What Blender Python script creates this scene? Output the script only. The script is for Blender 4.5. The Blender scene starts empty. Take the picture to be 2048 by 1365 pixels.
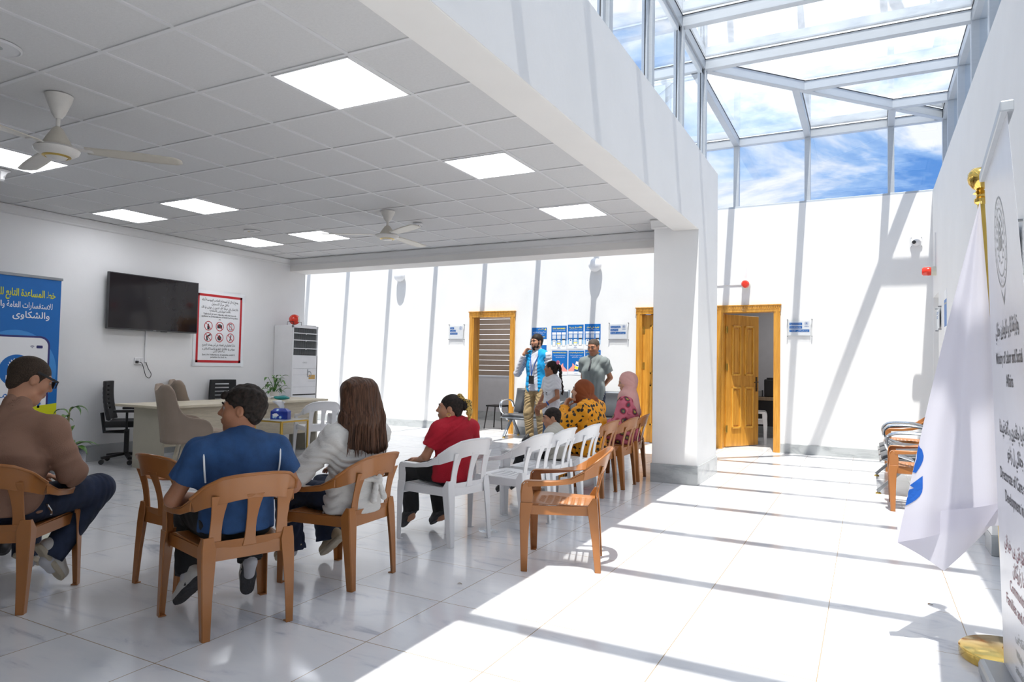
import bpy, bmesh, math, random
import numpy as np
from mathutils import Vector, Matrix

random.seed(7)
rng = np.random.default_rng(11)
SC = bpy.context.scene
COL = SC.collection
D = bpy.data
pi = math.pi

# ------------------------------------------------------------------ camera
cam_d = D.cameras.new('camera')
cam_o = D.objects.new('camera', cam_d)
COL.objects.link(cam_o)
Rv = Vector((0.88594774, 0.46342415, 0.01829395))
Uv = Vector((0.00105568, -0.04145983, 0.99913961))
Fv = Vector((-0.46378389, 0.88516617, 0.03722047))
mw = Matrix((Rv, Uv, -Fv)).transposed().to_4x4()
mw.translation = Vector((2.480, -2.1656, 1.247))
cam_o.matrix_world = mw
cam_d.sensor_width = 36.0
cam_d.lens = 1357.28 / 2048 * 36
cam_d.clip_start = 0.02
cam_d.clip_end = 300
SC.camera = cam_o

# ------------------------------------------------------------------ exposure
SC.view_settings.view_transform = 'Standard'
SC.view_settings.look = 'None'
SC.view_settings.gamma = 1
SC.view_settings.use_curve_mapping = False
SC.cycles.adaptive_threshold = 0.015
SC.view_settings.exposure = 1.5

# ------------------------------------------------------------------ world: blue sky with streaky cloud
SKY_STRENGTH = 0.43
w = D.worlds.new('sky')
SC.world = w
w.use_nodes = True
nt = w.node_tree
nt.nodes.clear()
N = nt.nodes.new
out = N('ShaderNodeOutputWorld'); bg = N('ShaderNodeBackground')
tc = N('ShaderNodeTexCoord'); mp = N('ShaderNodeMapping')
mp.inputs['Scale'].default_value = (1.0, 1.0, 2.6)
mp.inputs['Rotation'].default_value = (0.2, 0.5, 0.3)
n1 = N('ShaderNodeTexNoise'); n1.inputs['Scale'].default_value = 2.9; n1.inputs['Detail'].default_value = 9
n1.inputs['Roughness'].default_value = 0.62; n1.inputs['Distortion'].default_value = 0.5
cr = N('ShaderNodeValToRGB')
cr.color_ramp.elements[0].position = 0.40; cr.color_ramp.elements[0].color = (0.10, 0.27, 0.66, 1)
cr.color_ramp.elements[1].position = 0.58; cr.color_ramp.elements[1].color = (0.86, 0.88, 0.92, 1)
e = cr.color_ramp.elements.new(0.48); e.color = (0.30, 0.48, 0.80, 1)
nt.links.new(tc.outputs['Generated'], mp.inputs['Vector'])
nt.links.new(mp.outputs[0], n1.inputs['Vector'])
nt.links.new(n1.outputs[0], cr.inputs[0])
nt.links.new(cr.outputs[0], bg.inputs[0])
bg.inputs[1].default_value = SKY_STRENGTH
nt.links.new(bg.outputs[0], out.inputs[0])

# ------------------------------------------------------------------ sun
sd = D.lights.new('sun', 'SUN')
so = D.objects.new('sun', sd)
COL.objects.link(so)
sd.energy = 3.15
sd.angle = math.radians(0.6)
sd.color = (1.0, 0.96, 0.89)
sdir = Vector((-0.055, 0.315, -1.0)).normalized()
so.rotation_euler = sdir.to_track_quat('-Z', 'Y').to_euler()

# ================================================================== helpers
class MB:
    """collects faces and links them as one mesh"""
    def __init__(s):
        s.v = []; s.f = []; s.m = []; s.cur = 0
    def add(s, vs, fs):
        b = len(s.v)
        s.v += [tuple(p) for p in vs]
        s.f += [tuple(i + b for i in f) for f in fs]
        s.m += [s.cur] * len(fs)
        return s
    def box(s, x0, x1, y0, y1, z0, z1):
        vs = [(x, y, z) for z in (z0, z1) for y in (y0, y1) for x in (x0, x1)]
        return s.add(vs, [(0, 2, 3, 1), (4, 5, 7, 6), (0, 1, 5, 4), (2, 6, 7, 3), (0, 4, 6, 2), (1, 3, 7, 5)])
    def hexa(s, b4, t4):
        return s.add(list(b4) + list(t4), [(3, 2, 1, 0), (4, 5, 6, 7), (0, 1, 5, 4), (1, 2, 6, 5), (2, 3, 7, 6), (3, 0, 4, 7)])
    def beam(s, a, b, w, h, up=(0, 0, 1)):
        a = Vector(a); b = Vector(b); d = (b - a).normalized(); up = Vector(up)
        r = d.cross(up)
        if r.length < 1e-4: r = d.cross(Vector((0, 1, 0)))
        r.normalize(); u = r.cross(d)
        q = lambda p: [p - r * w / 2 - u * h / 2, p + r * w / 2 - u * h / 2, p + r * w / 2 + u * h / 2, p - r * w / 2 + u * h / 2]
        return s.hexa(q(a), q(b))
    def tube(s, pts, r, n=10, cap=True, closed=False, sx=1.0):
        pts = [Vector(p) for p in pts]; k = len(pts)
        rs = r if isinstance(r, (list, tuple)) else [r] * k
        vs = []; prev = None
        for i, p in enumerate(pts):
            a = pts[(i - 1) % k] if (closed or i > 0) else p
            b = pts[(i + 1) % k] if (closed or i < k - 1) else p
            d = (b - a).normalized()
            if prev is None:
                u = d.cross(Vector((0, 0, 1)))
                if u.length < 0.05: u = d.cross(Vector((1, 0, 0)))
            else:
                u = prev - d * prev.dot(d)
            u.normalize(); prev = u; w_ = d.cross(u)
            for j in range(n):
                t = 2 * pi * j / n
                vs.append(p + (u * math.cos(t) * sx + w_ * math.sin(t)) * rs[i])
        fs = []
        for i in range(k if closed else k - 1):
            i2 = (i + 1) % k
            for j in range(n):
                j2 = (j + 1) % n
                fs.append((i * n + j, i * n + j2, i2 * n + j2, i2 * n + j))
        if cap and not closed:
            fs.append(tuple(range(n - 1, -1, -1))); fs.append(tuple((k - 1) * n + j for j in range(n)))
        return s.add(vs, fs)
    def lathe(s, prof, c=(0, 0, 0), n=24, axis='z'):
        vs = []
        for (r, z) in prof:
            for j in range(n):
                t = 2 * pi * j / n
                p = (r * math.cos(t), r * math.sin(t), z)
                if axis == 'y': p = (p[0], -p[2], p[1])
                if axis == 'x': p = (p[2], p[0], p[1])
                vs.append((p[0] + c[0], p[1] + c[1], p[2] + c[2]))
        fs = []
        for i in range(len(prof) - 1):
            for j in range(n):
                j2 = (j + 1) % n
                fs.append((i * n + j, i * n + j2, (i + 1) * n + j2, (i + 1) * n + j))
        if prof[0][0] > 1e-6: fs.append(tuple(range(n - 1, -1, -1)))
        if prof[-1][0] > 1e-6: fs.append(tuple((len(prof) - 1) * n + j for j in range(n)))
        return s.add(vs, fs)
    def prism(s, poly, d0, d1, f):
        """poly of (a,b); f(a,b,d)->xyz"""
        n = len(poly)
        vs = [f(a, b, d0) for a, b in poly] + [f(a, b, d1) for a, b in poly]
        fs = [tuple(range(n - 1, -1, -1)), tuple(range(n, 2 * n))] + [(i, (i + 1) % n, (i + 1) % n + n, i + n) for i in range(n)]
        return s.add(vs, fs)
    def grid(s, nu, nv, f):
        vs = [f(i / nu, j / nv) for j in range(nv + 1) for i in range(nu + 1)]
        fs = [(j * (nu + 1) + i, j * (nu + 1) + i + 1, (j + 1) * (nu + 1) + i + 1, (j + 1) * (nu + 1) + i) for j in range(nv) for i in range(nu)]
        return s.add(vs, fs)
    def build(s, name, mats, parent=None, smooth=False, bevel=0, solid=0, sub=0, offset=0, loc=None, rot=None, ang=40):
        me = D.meshes.new(name)
        me.from_pydata([tuple(p) for p in s.v], [], s.f)
        if not isinstance(mats, (list, tuple)): mats = [mats]
        for m in mats: me.materials.append(m)
        if any(s.m): me.polygons.foreach_set('material_index', s.m)
        bm = bmesh.new(); bm.from_mesh(me)
        bmesh.ops.recalc_face_normals(bm, faces=bm.faces)
        bm.to_mesh(me); bm.free()
        if smooth:
            me.shade_smooth()
            if smooth != 'all': me.set_sharp_from_angle(angle=math.radians(ang))
        me.update()
        o = D.objects.new(name, me)
        COL.objects.link(o)
        if parent: o.parent = parent
        if loc: o.location = loc
        if rot: o.rotation_euler = rot
        if solid:
            md = o.modifiers.new('s', 'SOLIDIFY'); md.thickness = solid; md.offset = offset
        if bevel:
            md = o.modifiers.new('b', 'BEVEL'); md.width = bevel; md.segments = 2; md.limit_method = 'ANGLE'; md.angle_limit = math.radians(50)
            md.harden_normals = False
        if sub:
            md = o.modifiers.new('d', 'SUBSURF'); md.levels = sub; md.render_levels = sub
        return o

def tag(o, label=None, cat=None, group=None, kind=None):
    if label: o['label'] = label
    if cat: o['category'] = cat
    if group: o['group'] = group
    if kind: o['kind'] = kind
    return o
def thing(name, label, cat, loc=(0, 0, 0), rz=0, group=None):
    o = D.objects.new(name, None); COL.objects.link(o)
    o.empty_display_size = 0.1
    o.location = loc; o.rotation_euler = (0, 0, rz)
    return tag(o, label, cat, group)
def struct(name, mb, m, parent=None, **k):
    o = mb.build(name, m, parent, **k)
    if parent is None: o['kind'] = 'structure'
    return o
def dup(root, loc, rz, label, group=None):
    r = root.copy(); COL.objects.link(r); r.location = loc; r.rotation_euler = (0, 0, rz)
    r['label'] = label
    if group: r['group'] = group
    for ch in list(root.children):
        c = ch.copy(); COL.objects.link(c); c.parent = r
        for g in list(ch.children):
            d_ = g.copy(); COL.objects.link(d_); d_.parent = c
    return r

# ================================================================== materials
def srgb(r, g, b):
    f = lambda c: (c / 255 / 12.92) if c / 255 <= 0.04045 else ((c / 255 + 0.055) / 1.055) ** 2.4
    return (f(r), f(g), f(b), 1)
def newmat(name):
    m = D.materials.new(name); m.use_nodes = True
    t = m.node_tree; b = t.nodes['Principled BSDF']
    return m, t, b
def noise(t, scale, detail=4, rough=0.55, dist=0, vec='Object', sc=(1, 1, 1)):
    c = t.nodes.new('ShaderNodeTexCoord'); m_ = t.nodes.new('ShaderNodeMapping')
    m_.inputs['Scale'].default_value = sc
    t.links.new(c.outputs[vec], m_.inputs['Vector'])
    n = t.nodes.new('ShaderNodeTexNoise')
    n.inputs['Scale'].default_value = scale; n.inputs['Detail'].default_value = detail
    n.inputs['Roughness'].default_value = rough; n.inputs['Distortion'].default_value = dist
    t.links.new(m_.outputs[0], n.inputs['Vector'])
    return n
def ramp(t, src, stops):
    r = t.nodes.new('ShaderNodeValToRGB'); cr_ = r.color_ramp
    cr_.elements[0].position = stops[0][0]; cr_.elements[0].color = stops[0][1]
    cr_.elements[1].position = stops[-1][0]; cr_.elements[1].color = stops[-1][1]
    for p, c in stops[1:-1]:
        e_ = cr_.elements.new(p); e_.color = c
    t.links.new(src, r.inputs[0])
    return r
def bump(t, b, src, strength, dist=0.01):
    n = t.nodes.new('ShaderNodeBump'); n.inputs['Strength'].default_value = strength
    n.inputs['Distance'].default_value = dist
    t.links.new(src, n.inputs['Height']); t.links.new(n.outputs[0], b.inputs['Normal'])
def simple(name, c, rough=0.5, metal=0, var=0.06, nscale=8, bs=0, bscale=60, sc=(1, 1, 1), spec=None, sss=0, coat=0, dark=None):
    m, t, b = newmat(name)
    n = noise(t, nscale, 4, sc=sc)
    lo = dark if dark else tuple(max(0, x * (1 - var)) for x in c[:3]) + (1,)
    hi = tuple(min(1, x * (1 + var)) for x in c[:3]) + (1,)
    r = ramp(t, n.outputs[0], [(0.3, lo), (0.7, hi)])
    t.links.new(r.outputs[0], b.inputs['Base Color'])
    b.inputs['Roughness'].default_value = rough; b.inputs['Metallic'].default_value = metal
    if spec is not None: b.inputs['Specular IOR Level'].default_value = spec
    if sss:
        b.inputs['Subsurface Weight'].default_value = sss; b.inputs['Subsurface Radius'].default_value = (0.012, 0.005, 0.003)
        b.inputs['Subsurface Scale'].default_value = 1.0
    if coat: b.inputs['Coat Weight'].default_value = coat
    if bs:
        n2 = noise(t, bscale, 3, sc=sc); bump(t, b, n2.outputs[0], bs, 0.004)
    return m
def emis(name, c, s):
    m, t, b = newmat(name)
    b.inputs['Base Color'].default_value = (0.8, 0.8, 0.8, 1)
    b.inputs['Emission Color'].default_value = c; b.inputs['Emission Strength'].default_value = s
    return m

M = {}
M['wall'] = simple('white_plaster', (0.80, 0.80, 0.80, 1), 0.75, var=0.02, nscale=2, bs=0.25, bscale=14)
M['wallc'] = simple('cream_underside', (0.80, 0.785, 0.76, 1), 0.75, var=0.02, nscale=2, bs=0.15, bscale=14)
M['mould'] = simple('plaster_moulding', (0.74, 0.74, 0.735, 1), 0.6, var=0.02, nscale=3)
M['tile'] = simple('ceiling_tile', (0.66, 0.66, 0.66, 1), 0.9, var=0.03, nscale=60, bs=0.2, bscale=160)
M['tbar'] = simple('ceiling_grid_bar', (0.70, 0.70, 0.71, 1), 0.45, var=0.02)
M['alu'] = simple('grey_aluminium', srgb(184, 190, 197), 0.42, 0.25, var=0.03, sc=(1, 1, 12))
M['alu2'] = simple('brushed_steel', srgb(150, 154, 158), 0.3, 0.9, var=0.05)
M['seal'] = simple('black_rubber_seal', (0.03, 0.03, 0.035, 1), 0.6)
M['black'] = simple('black_plastic', (0.015, 0.015, 0.017, 1), 0.45)
M['gold'] = simple('polished_brass', (0.78, 0.53, 0.14, 1), 0.14, 1.0, var=0.05)
M['goldm'] = simple('brass_paint', (0.60, 0.42, 0.10, 1), 0.28, 0.9)
M['white'] = simple('white_plastic', (0.78, 0.78, 0.79, 1), 0.38, var=0.02)
M['grey'] = simple('grey_plastic', (0.30, 0.31, 0.32, 1), 0.4)
M['red'] = simple('red_plastic', (0.62, 0.03, 0.02, 1), 0.25, var=0.05)
M['paper'] = simple('white_paper', (0.84, 0.85, 0.87, 1), 0.6, var=0.02)
M['blue'] = simple('printed_blue', srgb(0, 104, 183), 0.45, var=0.03)
M['blue2'] = simple('printed_deep_blue', srgb(10, 80, 160), 0.5, var=0.03)
M['blueL'] = simple('printed_light_blue', srgb(60, 140, 210), 0.5, var=0.03)
M['sky'] = simple('printed_pale_blue', srgb(150, 195, 230), 0.5, var=0.03)
M['yellow'] = simple('printed_yellow_green', srgb(212, 214, 10), 0.5, var=0.02)
M['yell'] = simple('printed_yellow', srgb(245, 225, 60), 0.5, var=0.02)
M['inkw'] = simple('printed_white', (0.85, 0.86, 0.88, 1), 0.5, var=0.01)
M['inkk'] = simple('printed_black', (0.03, 0.03, 0.035, 1), 0.5)
M['inkr'] = simple('printed_red', srgb(190, 25, 35), 0.45, var=0.03)
M['inkm'] = simple('printed_maroon', srgb(120, 60, 75), 0.5)
M['inkn'] = simple('printed_navy', srgb(45, 45, 110), 0.5)
M['inkp'] = simple('printed_skin_pink', srgb(245, 160, 150), 0.5)

def glass_mat(name, tint=(0.95, 0.965, 0.97, 1), refl=1.0, haze=0.0):
    m, t, b = newmat(name)
    t.nodes.remove(b)
    o = t.nodes['Material Output']
    tr = t.nodes.new('ShaderNodeBsdfTransparent'); tr.inputs[0].default_value = tint
    gl = t.nodes.new('ShaderNodeBsdfGlossy'); gl.inputs['Roughness'].default_value = 0.02
    gl.inputs['Color'].default_value = (0.9, 0.95, 1, 1)
    fr = t.nodes.new('ShaderNodeFresnel'); fr.inputs['IOR'].default_value = 1.5
    mu = t.nodes.new('ShaderNodeMath'); mu.operation = 'MULTIPLY_ADD'; mu.use_clamp = True
    mu.inputs[1].default_value = refl; mu.inputs[2].default_value = 0.02
    mx = t.nodes.new('ShaderNodeMixShader')
    t.links.new(fr.outputs[0], mu.inputs[0]); t.links.new(mu.outputs[0], mx.inputs[0])
    t.links.new(tr.outputs[0], mx.inputs[1]); t.links.new(gl.outputs[0], mx.inputs[2])
    last = mx.outputs[0]
    if haze:
        df = t.nodes.new('ShaderNodeBsdfTranslucent'); df.inputs[0].default_value = (0.85, 0.9, 0.95, 1)
        n = noise(t, 3.0, 5, 0.6); r = ramp(t, n.outputs[0], [(0.35, (haze * 0.6,) * 3 + (1,)), (0.65, (haze * 1.4,) * 3 + (1,))])
        m2 = t.nodes.new('ShaderNodeMixShader')
        t.links.new(r.outputs[0], m2.inputs[0]); t.links.new(last, m2.inputs[1]); t.links.new(df.outputs[0], m2.inputs[2])
        last = m2.outputs[0]
    t.links.new(last, o.inputs[0])
    return m
M['roofglass'] = glass_mat('hazy_roof_glass', refl=1.6, haze=0.13)  # white glow of the panes put in as translucent haze
M['glass'] = glass_mat('clear_window_glass', haze=0.008)
M['clear'] = glass_mat('clear_acrylic', tint=(0.99, 0.995, 0.995, 1), refl=0.4)

def floor_mat():
    m, t, b = newmat('white_marble_tiles')
    tc_ = t.nodes.new('ShaderNodeTexCoord'); sep = t.nodes.new('ShaderNodeSeparateXYZ')
    t.links.new(tc_.outputs['Object'], sep.inputs[0])
    def math_(op, a, bb, clamp=False):
        n = t.nodes.new('ShaderNodeMath'); n.operation = op; n.use_clamp = clamp
        for i, x in enumerate((a, bb)):
            if x is None: continue
            if isinstance(x, (int, float)): n.inputs[i].default_value = x
            else: t.links.new(x, n.inputs[i])
        return n.outputs[0]
    ids = []; g = []
    for ax, off in ((0, -0.115), (1, 0.28)):
        u = math_('DIVIDE', math_('SUBTRACT', sep.outputs[ax], off - 60.3), 0.603)
        ids.append(math_('FLOOR', u, None)); fr = math_('FRACT', u, None)
        d = math_('MINIMUM', fr, math_('SUBTRACT', 1.0, fr))
        g.append(math_('LESS_THAN', d, 0.0035))
    grout = math_('MAXIMUM', g[0], g[1])
    comb = t.nodes.new('ShaderNodeCombineXYZ')
    t.links.new(ids[0], comb.inputs[0]); t.links.new(ids[1], comb.inputs[1])
    wn = t.nodes.new('ShaderNodeTexWhiteNoise'); wn.noise_dimensions = '3D'
    t.links.new(comb.outputs[0], wn.inputs['Vector'])
    vm = t.nodes.new('ShaderNodeVectorMath'); vm.operation = 'MULTIPLY_ADD'
    vm.inputs[1].default_value = (9, 9, 9)
    t.links.new(wn.outputs['Color'], vm.inputs[0]); t.links.new(tc_.outputs['Object'], vm.inputs[2])
    mpp = t.nodes.new('ShaderNodeMapping'); mpp.inputs['Scale'].default_value = (1.0, 3.0, 1.0); mpp.inputs['Rotation'].default_value = (0, 0, 0.35)
    t.links.new(vm.outputs[0], mpp.inputs['Vector'])
    n = t.nodes.new('ShaderNodeTexNoise'); n.inputs['Scale'].default_value = 1.7; n.inputs['Detail'].default_value = 8
    n.inputs['Roughness'].default_value = 0.6; n.inputs['Distortion'].default_value = 1.4
    t.links.new(mpp.outputs[0], n.inputs['Vector'])
    r = ramp(t, n.outputs[0], [(0.30, (0.50, 0.52, 0.58, 1)), (0.385, (0.70, 0.71, 0.745, 1)), (0.46, (0.765, 0.77, 0.79, 1)), (0.7, (0.80, 0.80, 0.81, 1))])
    mx = t.nodes.new('ShaderNodeMix'); mx.data_type = 'RGBA'
    t.links.new(grout, mx.inputs[0]); t.links.new(r.outputs[0], mx.inputs[6]); mx.inputs[7].default_value = (0.36, 0.27, 0.17, 1)
    t.links.new(mx.outputs[2], b.inputs['Base Color'])
    rn = noise(t, 5, 4); rr = ramp(t, rn.outputs[0], [(0.3, (0.10,) * 3 + (1,)), (0.7, (0.17,) * 3 + (1,))])
    t.links.new(rr.outputs[0], b.inputs['Roughness'])
    return m
M['floor'] = floor_mat()
def marble(name, a, bcol, sc=1.5):
    m, t, b = newmat(name)
    n = noise(t, sc, 8, 0.6, 1.5, sc=(1, 1, 3))
    r = ramp(t, n.outputs[0], [(0.32, a), (0.5, bcol), (0.7, tuple(x * 1.05 for x in bcol[:3]) + (1,))])
    t.links.new(r.outputs[0], b.inputs['Base Color']); b.inputs['Roughness'].default_value = 0.2
    return m
M['skirt'] = marble('grey_marble_skirting', (0.28, 0.30, 0.31, 1), (0.43, 0.45, 0.46, 1))
def wood(name, a, bcol, rough=0.3, scale=2.0, sc=(14, 14, 1), coat=0.0):
    m, t, b = newmat(name)
    n = noise(t, scale, 8, 0.62, 0.6, sc=sc)
    r = ramp(t, n.outputs[0], [(0.3, a), (0.68, bcol)])
    t.links.new(r.outputs[0], b.inputs['Base Color']); b.inputs['Roughness'].default_value = rough
    b.inputs['Coat Weight'].default_value = coat
    bump(t, b, n.outputs[0], 0.08, 0.003)
    return m
M['doorwood'] = wood('varnished_honey_wood', (0.46, 0.19, 0.018, 1), (0.72, 0.36, 0.055, 1), 0.28, coat=0.3)
M['doorwoodL'] = wood('varnished_honey_wood_moulding', (0.60, 0.28, 0.03, 1), (0.80, 0.44, 0.08, 1), 0.25, coat=0.3)
M['deskwood'] = wood('pale_maple_laminate', (0.55, 0.49, 0.37, 1), (0.70, 0.63, 0.49, 1), 0.4, sc=(3, 3, 30))
M['deskflat'] = simple('pale_laminate', (0.53, 0.49, 0.40, 1), 0.42, var=0.03)
M['officewood'] = wood('grey_brown_desk', (0.22, 0.15, 0.09, 1), (0.36, 0.27, 0.18, 1), 0.4)
# ================================================================== lettering
# base letter -> (isolated, final, initial, medial)
AR = {}
def _ar(ch, iso, n):
    AR[ch] = (iso, iso + 1, iso + 2, iso + 3) if n == 4 else (iso, iso + 1, None, None)
for ch, iso, n in [('\u0622', 0xFE81, 2), ('\u0623', 0xFE83, 2), ('\u0624', 0xFE85, 2), ('\u0625', 0xFE87, 2), ('\u0626', 0xFE89, 4),
                   ('\u0627', 0xFE8D, 2), ('\u0628', 0xFE8F, 4), ('\u0629', 0xFE93, 2), ('\u062A', 0xFE95, 4), ('\u062B', 0xFE99, 4),
                   ('\u062C', 0xFE9D, 4), ('\u062D', 0xFEA1, 4), ('\u062E', 0xFEA5, 4), ('\u062F', 0xFEA9, 2), ('\u0630', 0xFEAB, 2),
                   ('\u0631', 0xFEAD, 2), ('\u0632', 0xFEAF, 2), ('\u0633', 0xFEB1, 4), ('\u0634', 0xFEB5, 4), ('\u0635', 0xFEB9, 4),
                   ('\u0636', 0xFEBD, 4), ('\u0637', 0xFEC1, 4), ('\u0638', 0xFEC5, 4), ('\u0639', 0xFEC9, 4), ('\u063A', 0xFECD, 4),
                   ('\u0641', 0xFED1, 4), ('\u0642', 0xFED5, 4), ('\u0643', 0xFED9, 4), ('\u0644', 0xFEDD, 4), ('\u0645', 0xFEE1, 4),
                   ('\u0646', 0xFEE5, 4), ('\u0647', 0xFEE9, 4), ('\u0648', 0xFEED, 2), ('\u0649', 0xFEEF, 2), ('\u064A', 0xFEF1, 4),
                   ('\u067E', 0xFB56, 4), ('\u0686', 0xFB7A, 4), ('\u06A4', 0xFB6A, 4), ('\u06A9', 0xFB8E, 4), ('\u06AF', 0xFB92, 4),
                   ('\u06CC', 0xFBFC, 4), ('\u06C6', 0xFBD9, 2), ('\u0698', 0xFB8A, 2)]:
    _ar(ch, iso, n)
def arabic(s):
    s = s.replace('\u06D5', '\u0629').replace('\u06CE', '\u06CC')
    outw = []
    for word in s.split(' '):
        res = []; i = 0; prevj = False
        while i < len(word):
            c = word[i]
            if c not in AR:
                res.append(c); prevj = False; i += 1; continue
            if c == '\u0644' and i + 1 < len(word) and word[i + 1] in '\u0627\u0623\u0625\u0622':
                base = {'\u0622': 0xFEF5, '\u0623': 0xFEF7, '\u0625': 0xFEF9, '\u0627': 0xFEFB}[word[i + 1]]
                res.append(chr(base + (1 if prevj else 0))); prevj = False; i += 2; continue
            f = AR[c]
            nj = i + 1 < len(word) and word[i + 1] in AR and f[2] is not None
            if prevj and nj: res.append(chr(f[3]))
            elif prevj: res.append(chr(f[1]))
            elif nj: res.append(chr(f[2]))
            else: res.append(chr(f[0]))
            prevj = nj; i += 1
        outw.append(''.join(reversed(res)))
    return ' '.join(reversed(outw))
def textgeo(s, h, align='CENTER', bold=0.0, res=2):
    if any('\u0600' <= c <= '\u06FF' for c in s): s = arabic(s)
    c = D.curves.new('t', 'FONT'); c.body = s; c.size = h; c.align_x = align; c.align_y = 'CENTER'
    c.resolution_u = res; c.offset = bold * h
    o = D.objects.new('t', c); COL.objects.link(o)
    bpy.context.view_layer.update()
    me = o.evaluated_get(bpy.context.evaluated_depsgraph_get()).to_mesh()
    vs = [tuple(v.co) for v in me.vertices]; fs = [tuple(p.vertices) for p in me.polygons]
    o.evaluated_get(bpy.context.evaluated_depsgraph_get()).to_mesh_clear()
    D.objects.remove(o); D.curves.remove(c)
    return vs, fs
def text(mb, s, x, y, h, align='CENTER', z=0.003, bold=0.0, width=None, rot=0, res=2):
    vs, fs = textgeo(s, h, align, bold, res)
    if not vs: return
    k = 1.0
    if width:
        wd = max(v[0] for v in vs) - min(v[0] for v in vs); k = width / wd
    cr_, sr = math.cos(rot), math.sin(rot)
    mb.add([(x + v[0] * k * cr_ - v[1] * sr, y + v[0] * k * sr + v[1] * cr_, z) for v in vs], fs)
def rect(mb, x0, x1, y0, y1, z=0.002):
    mb.add([(x0, y0, z), (x1, y0, z), (x1, y1, z), (x0, y1, z)], [(0, 1, 2, 3)])
def disc(mb, cx, cy, r, z=0.002, n=32, r2=None, sx=1.0):
    if r2 is None:
        mb.add([(cx + sx * r * math.cos(2 * pi * i / n), cy + r * math.sin(2 * pi * i / n), z) for i in range(n)], [tuple(range(n))])
    else:
        vs = [(cx + sx * q * math.cos(2 * pi * i / n), cy + q * math.sin(2 * pi * i / n), z) for q in (r, r2) for i in range(n)]
        mb.add(vs, [(i, (i + 1) % n, (i + 1) % n + n, i + n) for i in range(n)])
def rrect(mb, x0, x1, y0, y1, r, z=0.002):
    pts = []
    for cx, cy, a in ((x1 - r, y1 - r, 0), (x0 + r, y1 - r, 90), (x0 + r, y0 + r, 180), (x1 - r, y0 + r, 270)):
        for k in range(7):
            t = math.radians(a + k * 15); pts.append((cx + r * math.cos(t), cy + r * math.sin(t), z))
    mb.add(pts, [tuple(range(len(pts)))])
def line(mb, x0, y0, x1, y1, wd, z=0.002):
    d = Vector((x1 - x0, y1 - y0)).normalized(); n = Vector((-d.y, d.x)) * wd / 2
    mb.add([(x0 + n.x, y0 + n.y, z), (x0 - n.x, y0 - n.y, z), (x1 - n.x, y1 - n.y, z), (x1 + n.x, y1 + n.y, z)], [(0, 1, 2, 3)])
def emblem(mb, cx, cy, r, z, leaf=True):
    """people sheltered by hands inside a laurel wreath"""
    for s_ in (-1, 1):
        for k in range(7):
            t = math.radians(-62 + k * 21)
            x = cx + s_ * r * 0.95 * math.cos(t); y = cy + r * 0.95 * math.sin(t)
            line(mb, x, y, x + s_ * r * 0.20 * math.cos(t + 1.0), y + r * 0.24 * math.sin(t + 1.0), r * 0.10, z)
            line(mb, x, y, x - s_ * r * 0.16 * math.cos(t - 0.9), y - r * 0.10 * math.sin(t - 0.9) + r * 0.10, r * 0.08, z)
    for s_ in (-1, 1):
        line(mb, cx + s_ * r * 0.50, cy - r * 0.45, cx + s_ * r * 0.42, cy + r * 0.25, r * 0.13, z)
        line(mb, cx + s_ * r * 0.42, cy + r * 0.25, cx, cy + r * 0.80, r * 0.13, z)
    disc(mb, cx, cy + r * 0.26, r * 0.11, z, 12)
    line(mb, cx, cy + r * 0.12, cx, cy - r * 0.5, r * 0.24, z)
    for s_ in (-1, 1):
        disc(mb, cx + s_ * r * 0.25, cy + r * 0.06, r * 0.08, z, 10); line(mb, cx + s_ * r * 0.25, cy - r * 0.03, cx + s_ * r * 0.25, cy - r * 0.45, r * 0.13, z)
    line(mb, cx - r * 0.2, cy - r * 1.0, cx + r * 0.2, cy - r * 1.0, r * 0.08, z)
LEFT = (pi / 2, 0, pi / 2); FAR = (pi / 2, 0, 0); RIGHT = (pi / 2, 0, -pi / 2)
def board(name, label, cat, loc, rot, wd, ht, mat, th=0.003, group=None):
    """flat sheet whose own mesh is the thing; local x right, y up, z out of the wall"""
    mb = MB().box(-wd / 2, wd / 2, -ht / 2, ht / 2, 0, th)
    o = mb.build(name, mat, loc=loc, rot=rot)
    return tag(o, label, cat, group)

# ================================================================== the setting
HC = 2.911
WX = -5.85
YE = -4.6
# floor (also of the rooms behind the doors)
struct('floor', MB().box(-10.7, 3.7, YE - 0.1, 12.4, -0.12, 0.0), M['floor'])

# far wall with three door openings
DOORS = [(-4.21, -3.38), (-0.91, -0.08), (0.42, 1.22)]
mb = MB(); x = -10.7
for a, b_ in DOORS:
    mb.box(x, a, 9.0, 9.2, 0, 3.83); mb.box(a, b_, 9.0, 9.2, 2.19, 3.83); x = b_
mb.box(x, 3.56, 9.0, 9.2, 0, 3.83)
struct('wall_far', mb, M['wall'])
mb = MB(); x = -10.6
for a, b_ in DOORS:
    mb.box(x, a - 0.085, 8.985, 9.0, 0, 0.14); x = b_ + 0.085
mb.box(x, 3.3, 8.985, 9.0, 0, 0.14)
struct('baseboard_far', mb, M['skirt'], bevel=0.003)
# right wall with a door recess near the far corner
mb = MB()
mb.box(3.3, 3.56, YE, 8.17, 0, 3.83); mb.box(3.3, 3.56, 8.17, 8.92, 2.31, 3.83); mb.box(3.3, 3.56, 8.92, 9.0, 0, 3.83)
mb.box(3.46, 3.56, 8.17, 8.92, 0, 2.31)
struct('wall_right', mb, M['wall'])
struct('baseboard_right', MB().box(3.285, 3.3, YE, 3.57, 0, 0.14).box(3.285, 3.3, 3.83, 8.1, 0, 0.14), M['skirt'], bevel=0.003)
mb = MB().box(3.24, 3.3, 3.57, 3.83, 0.14, 0.36)
mb.cur = 1; mb.box(3.235, 3.3, 3.565, 3.835, 0, 0.14)
struct('trim_1', mb, [M['wall'], M['skirt']], bevel=0.004)
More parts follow.
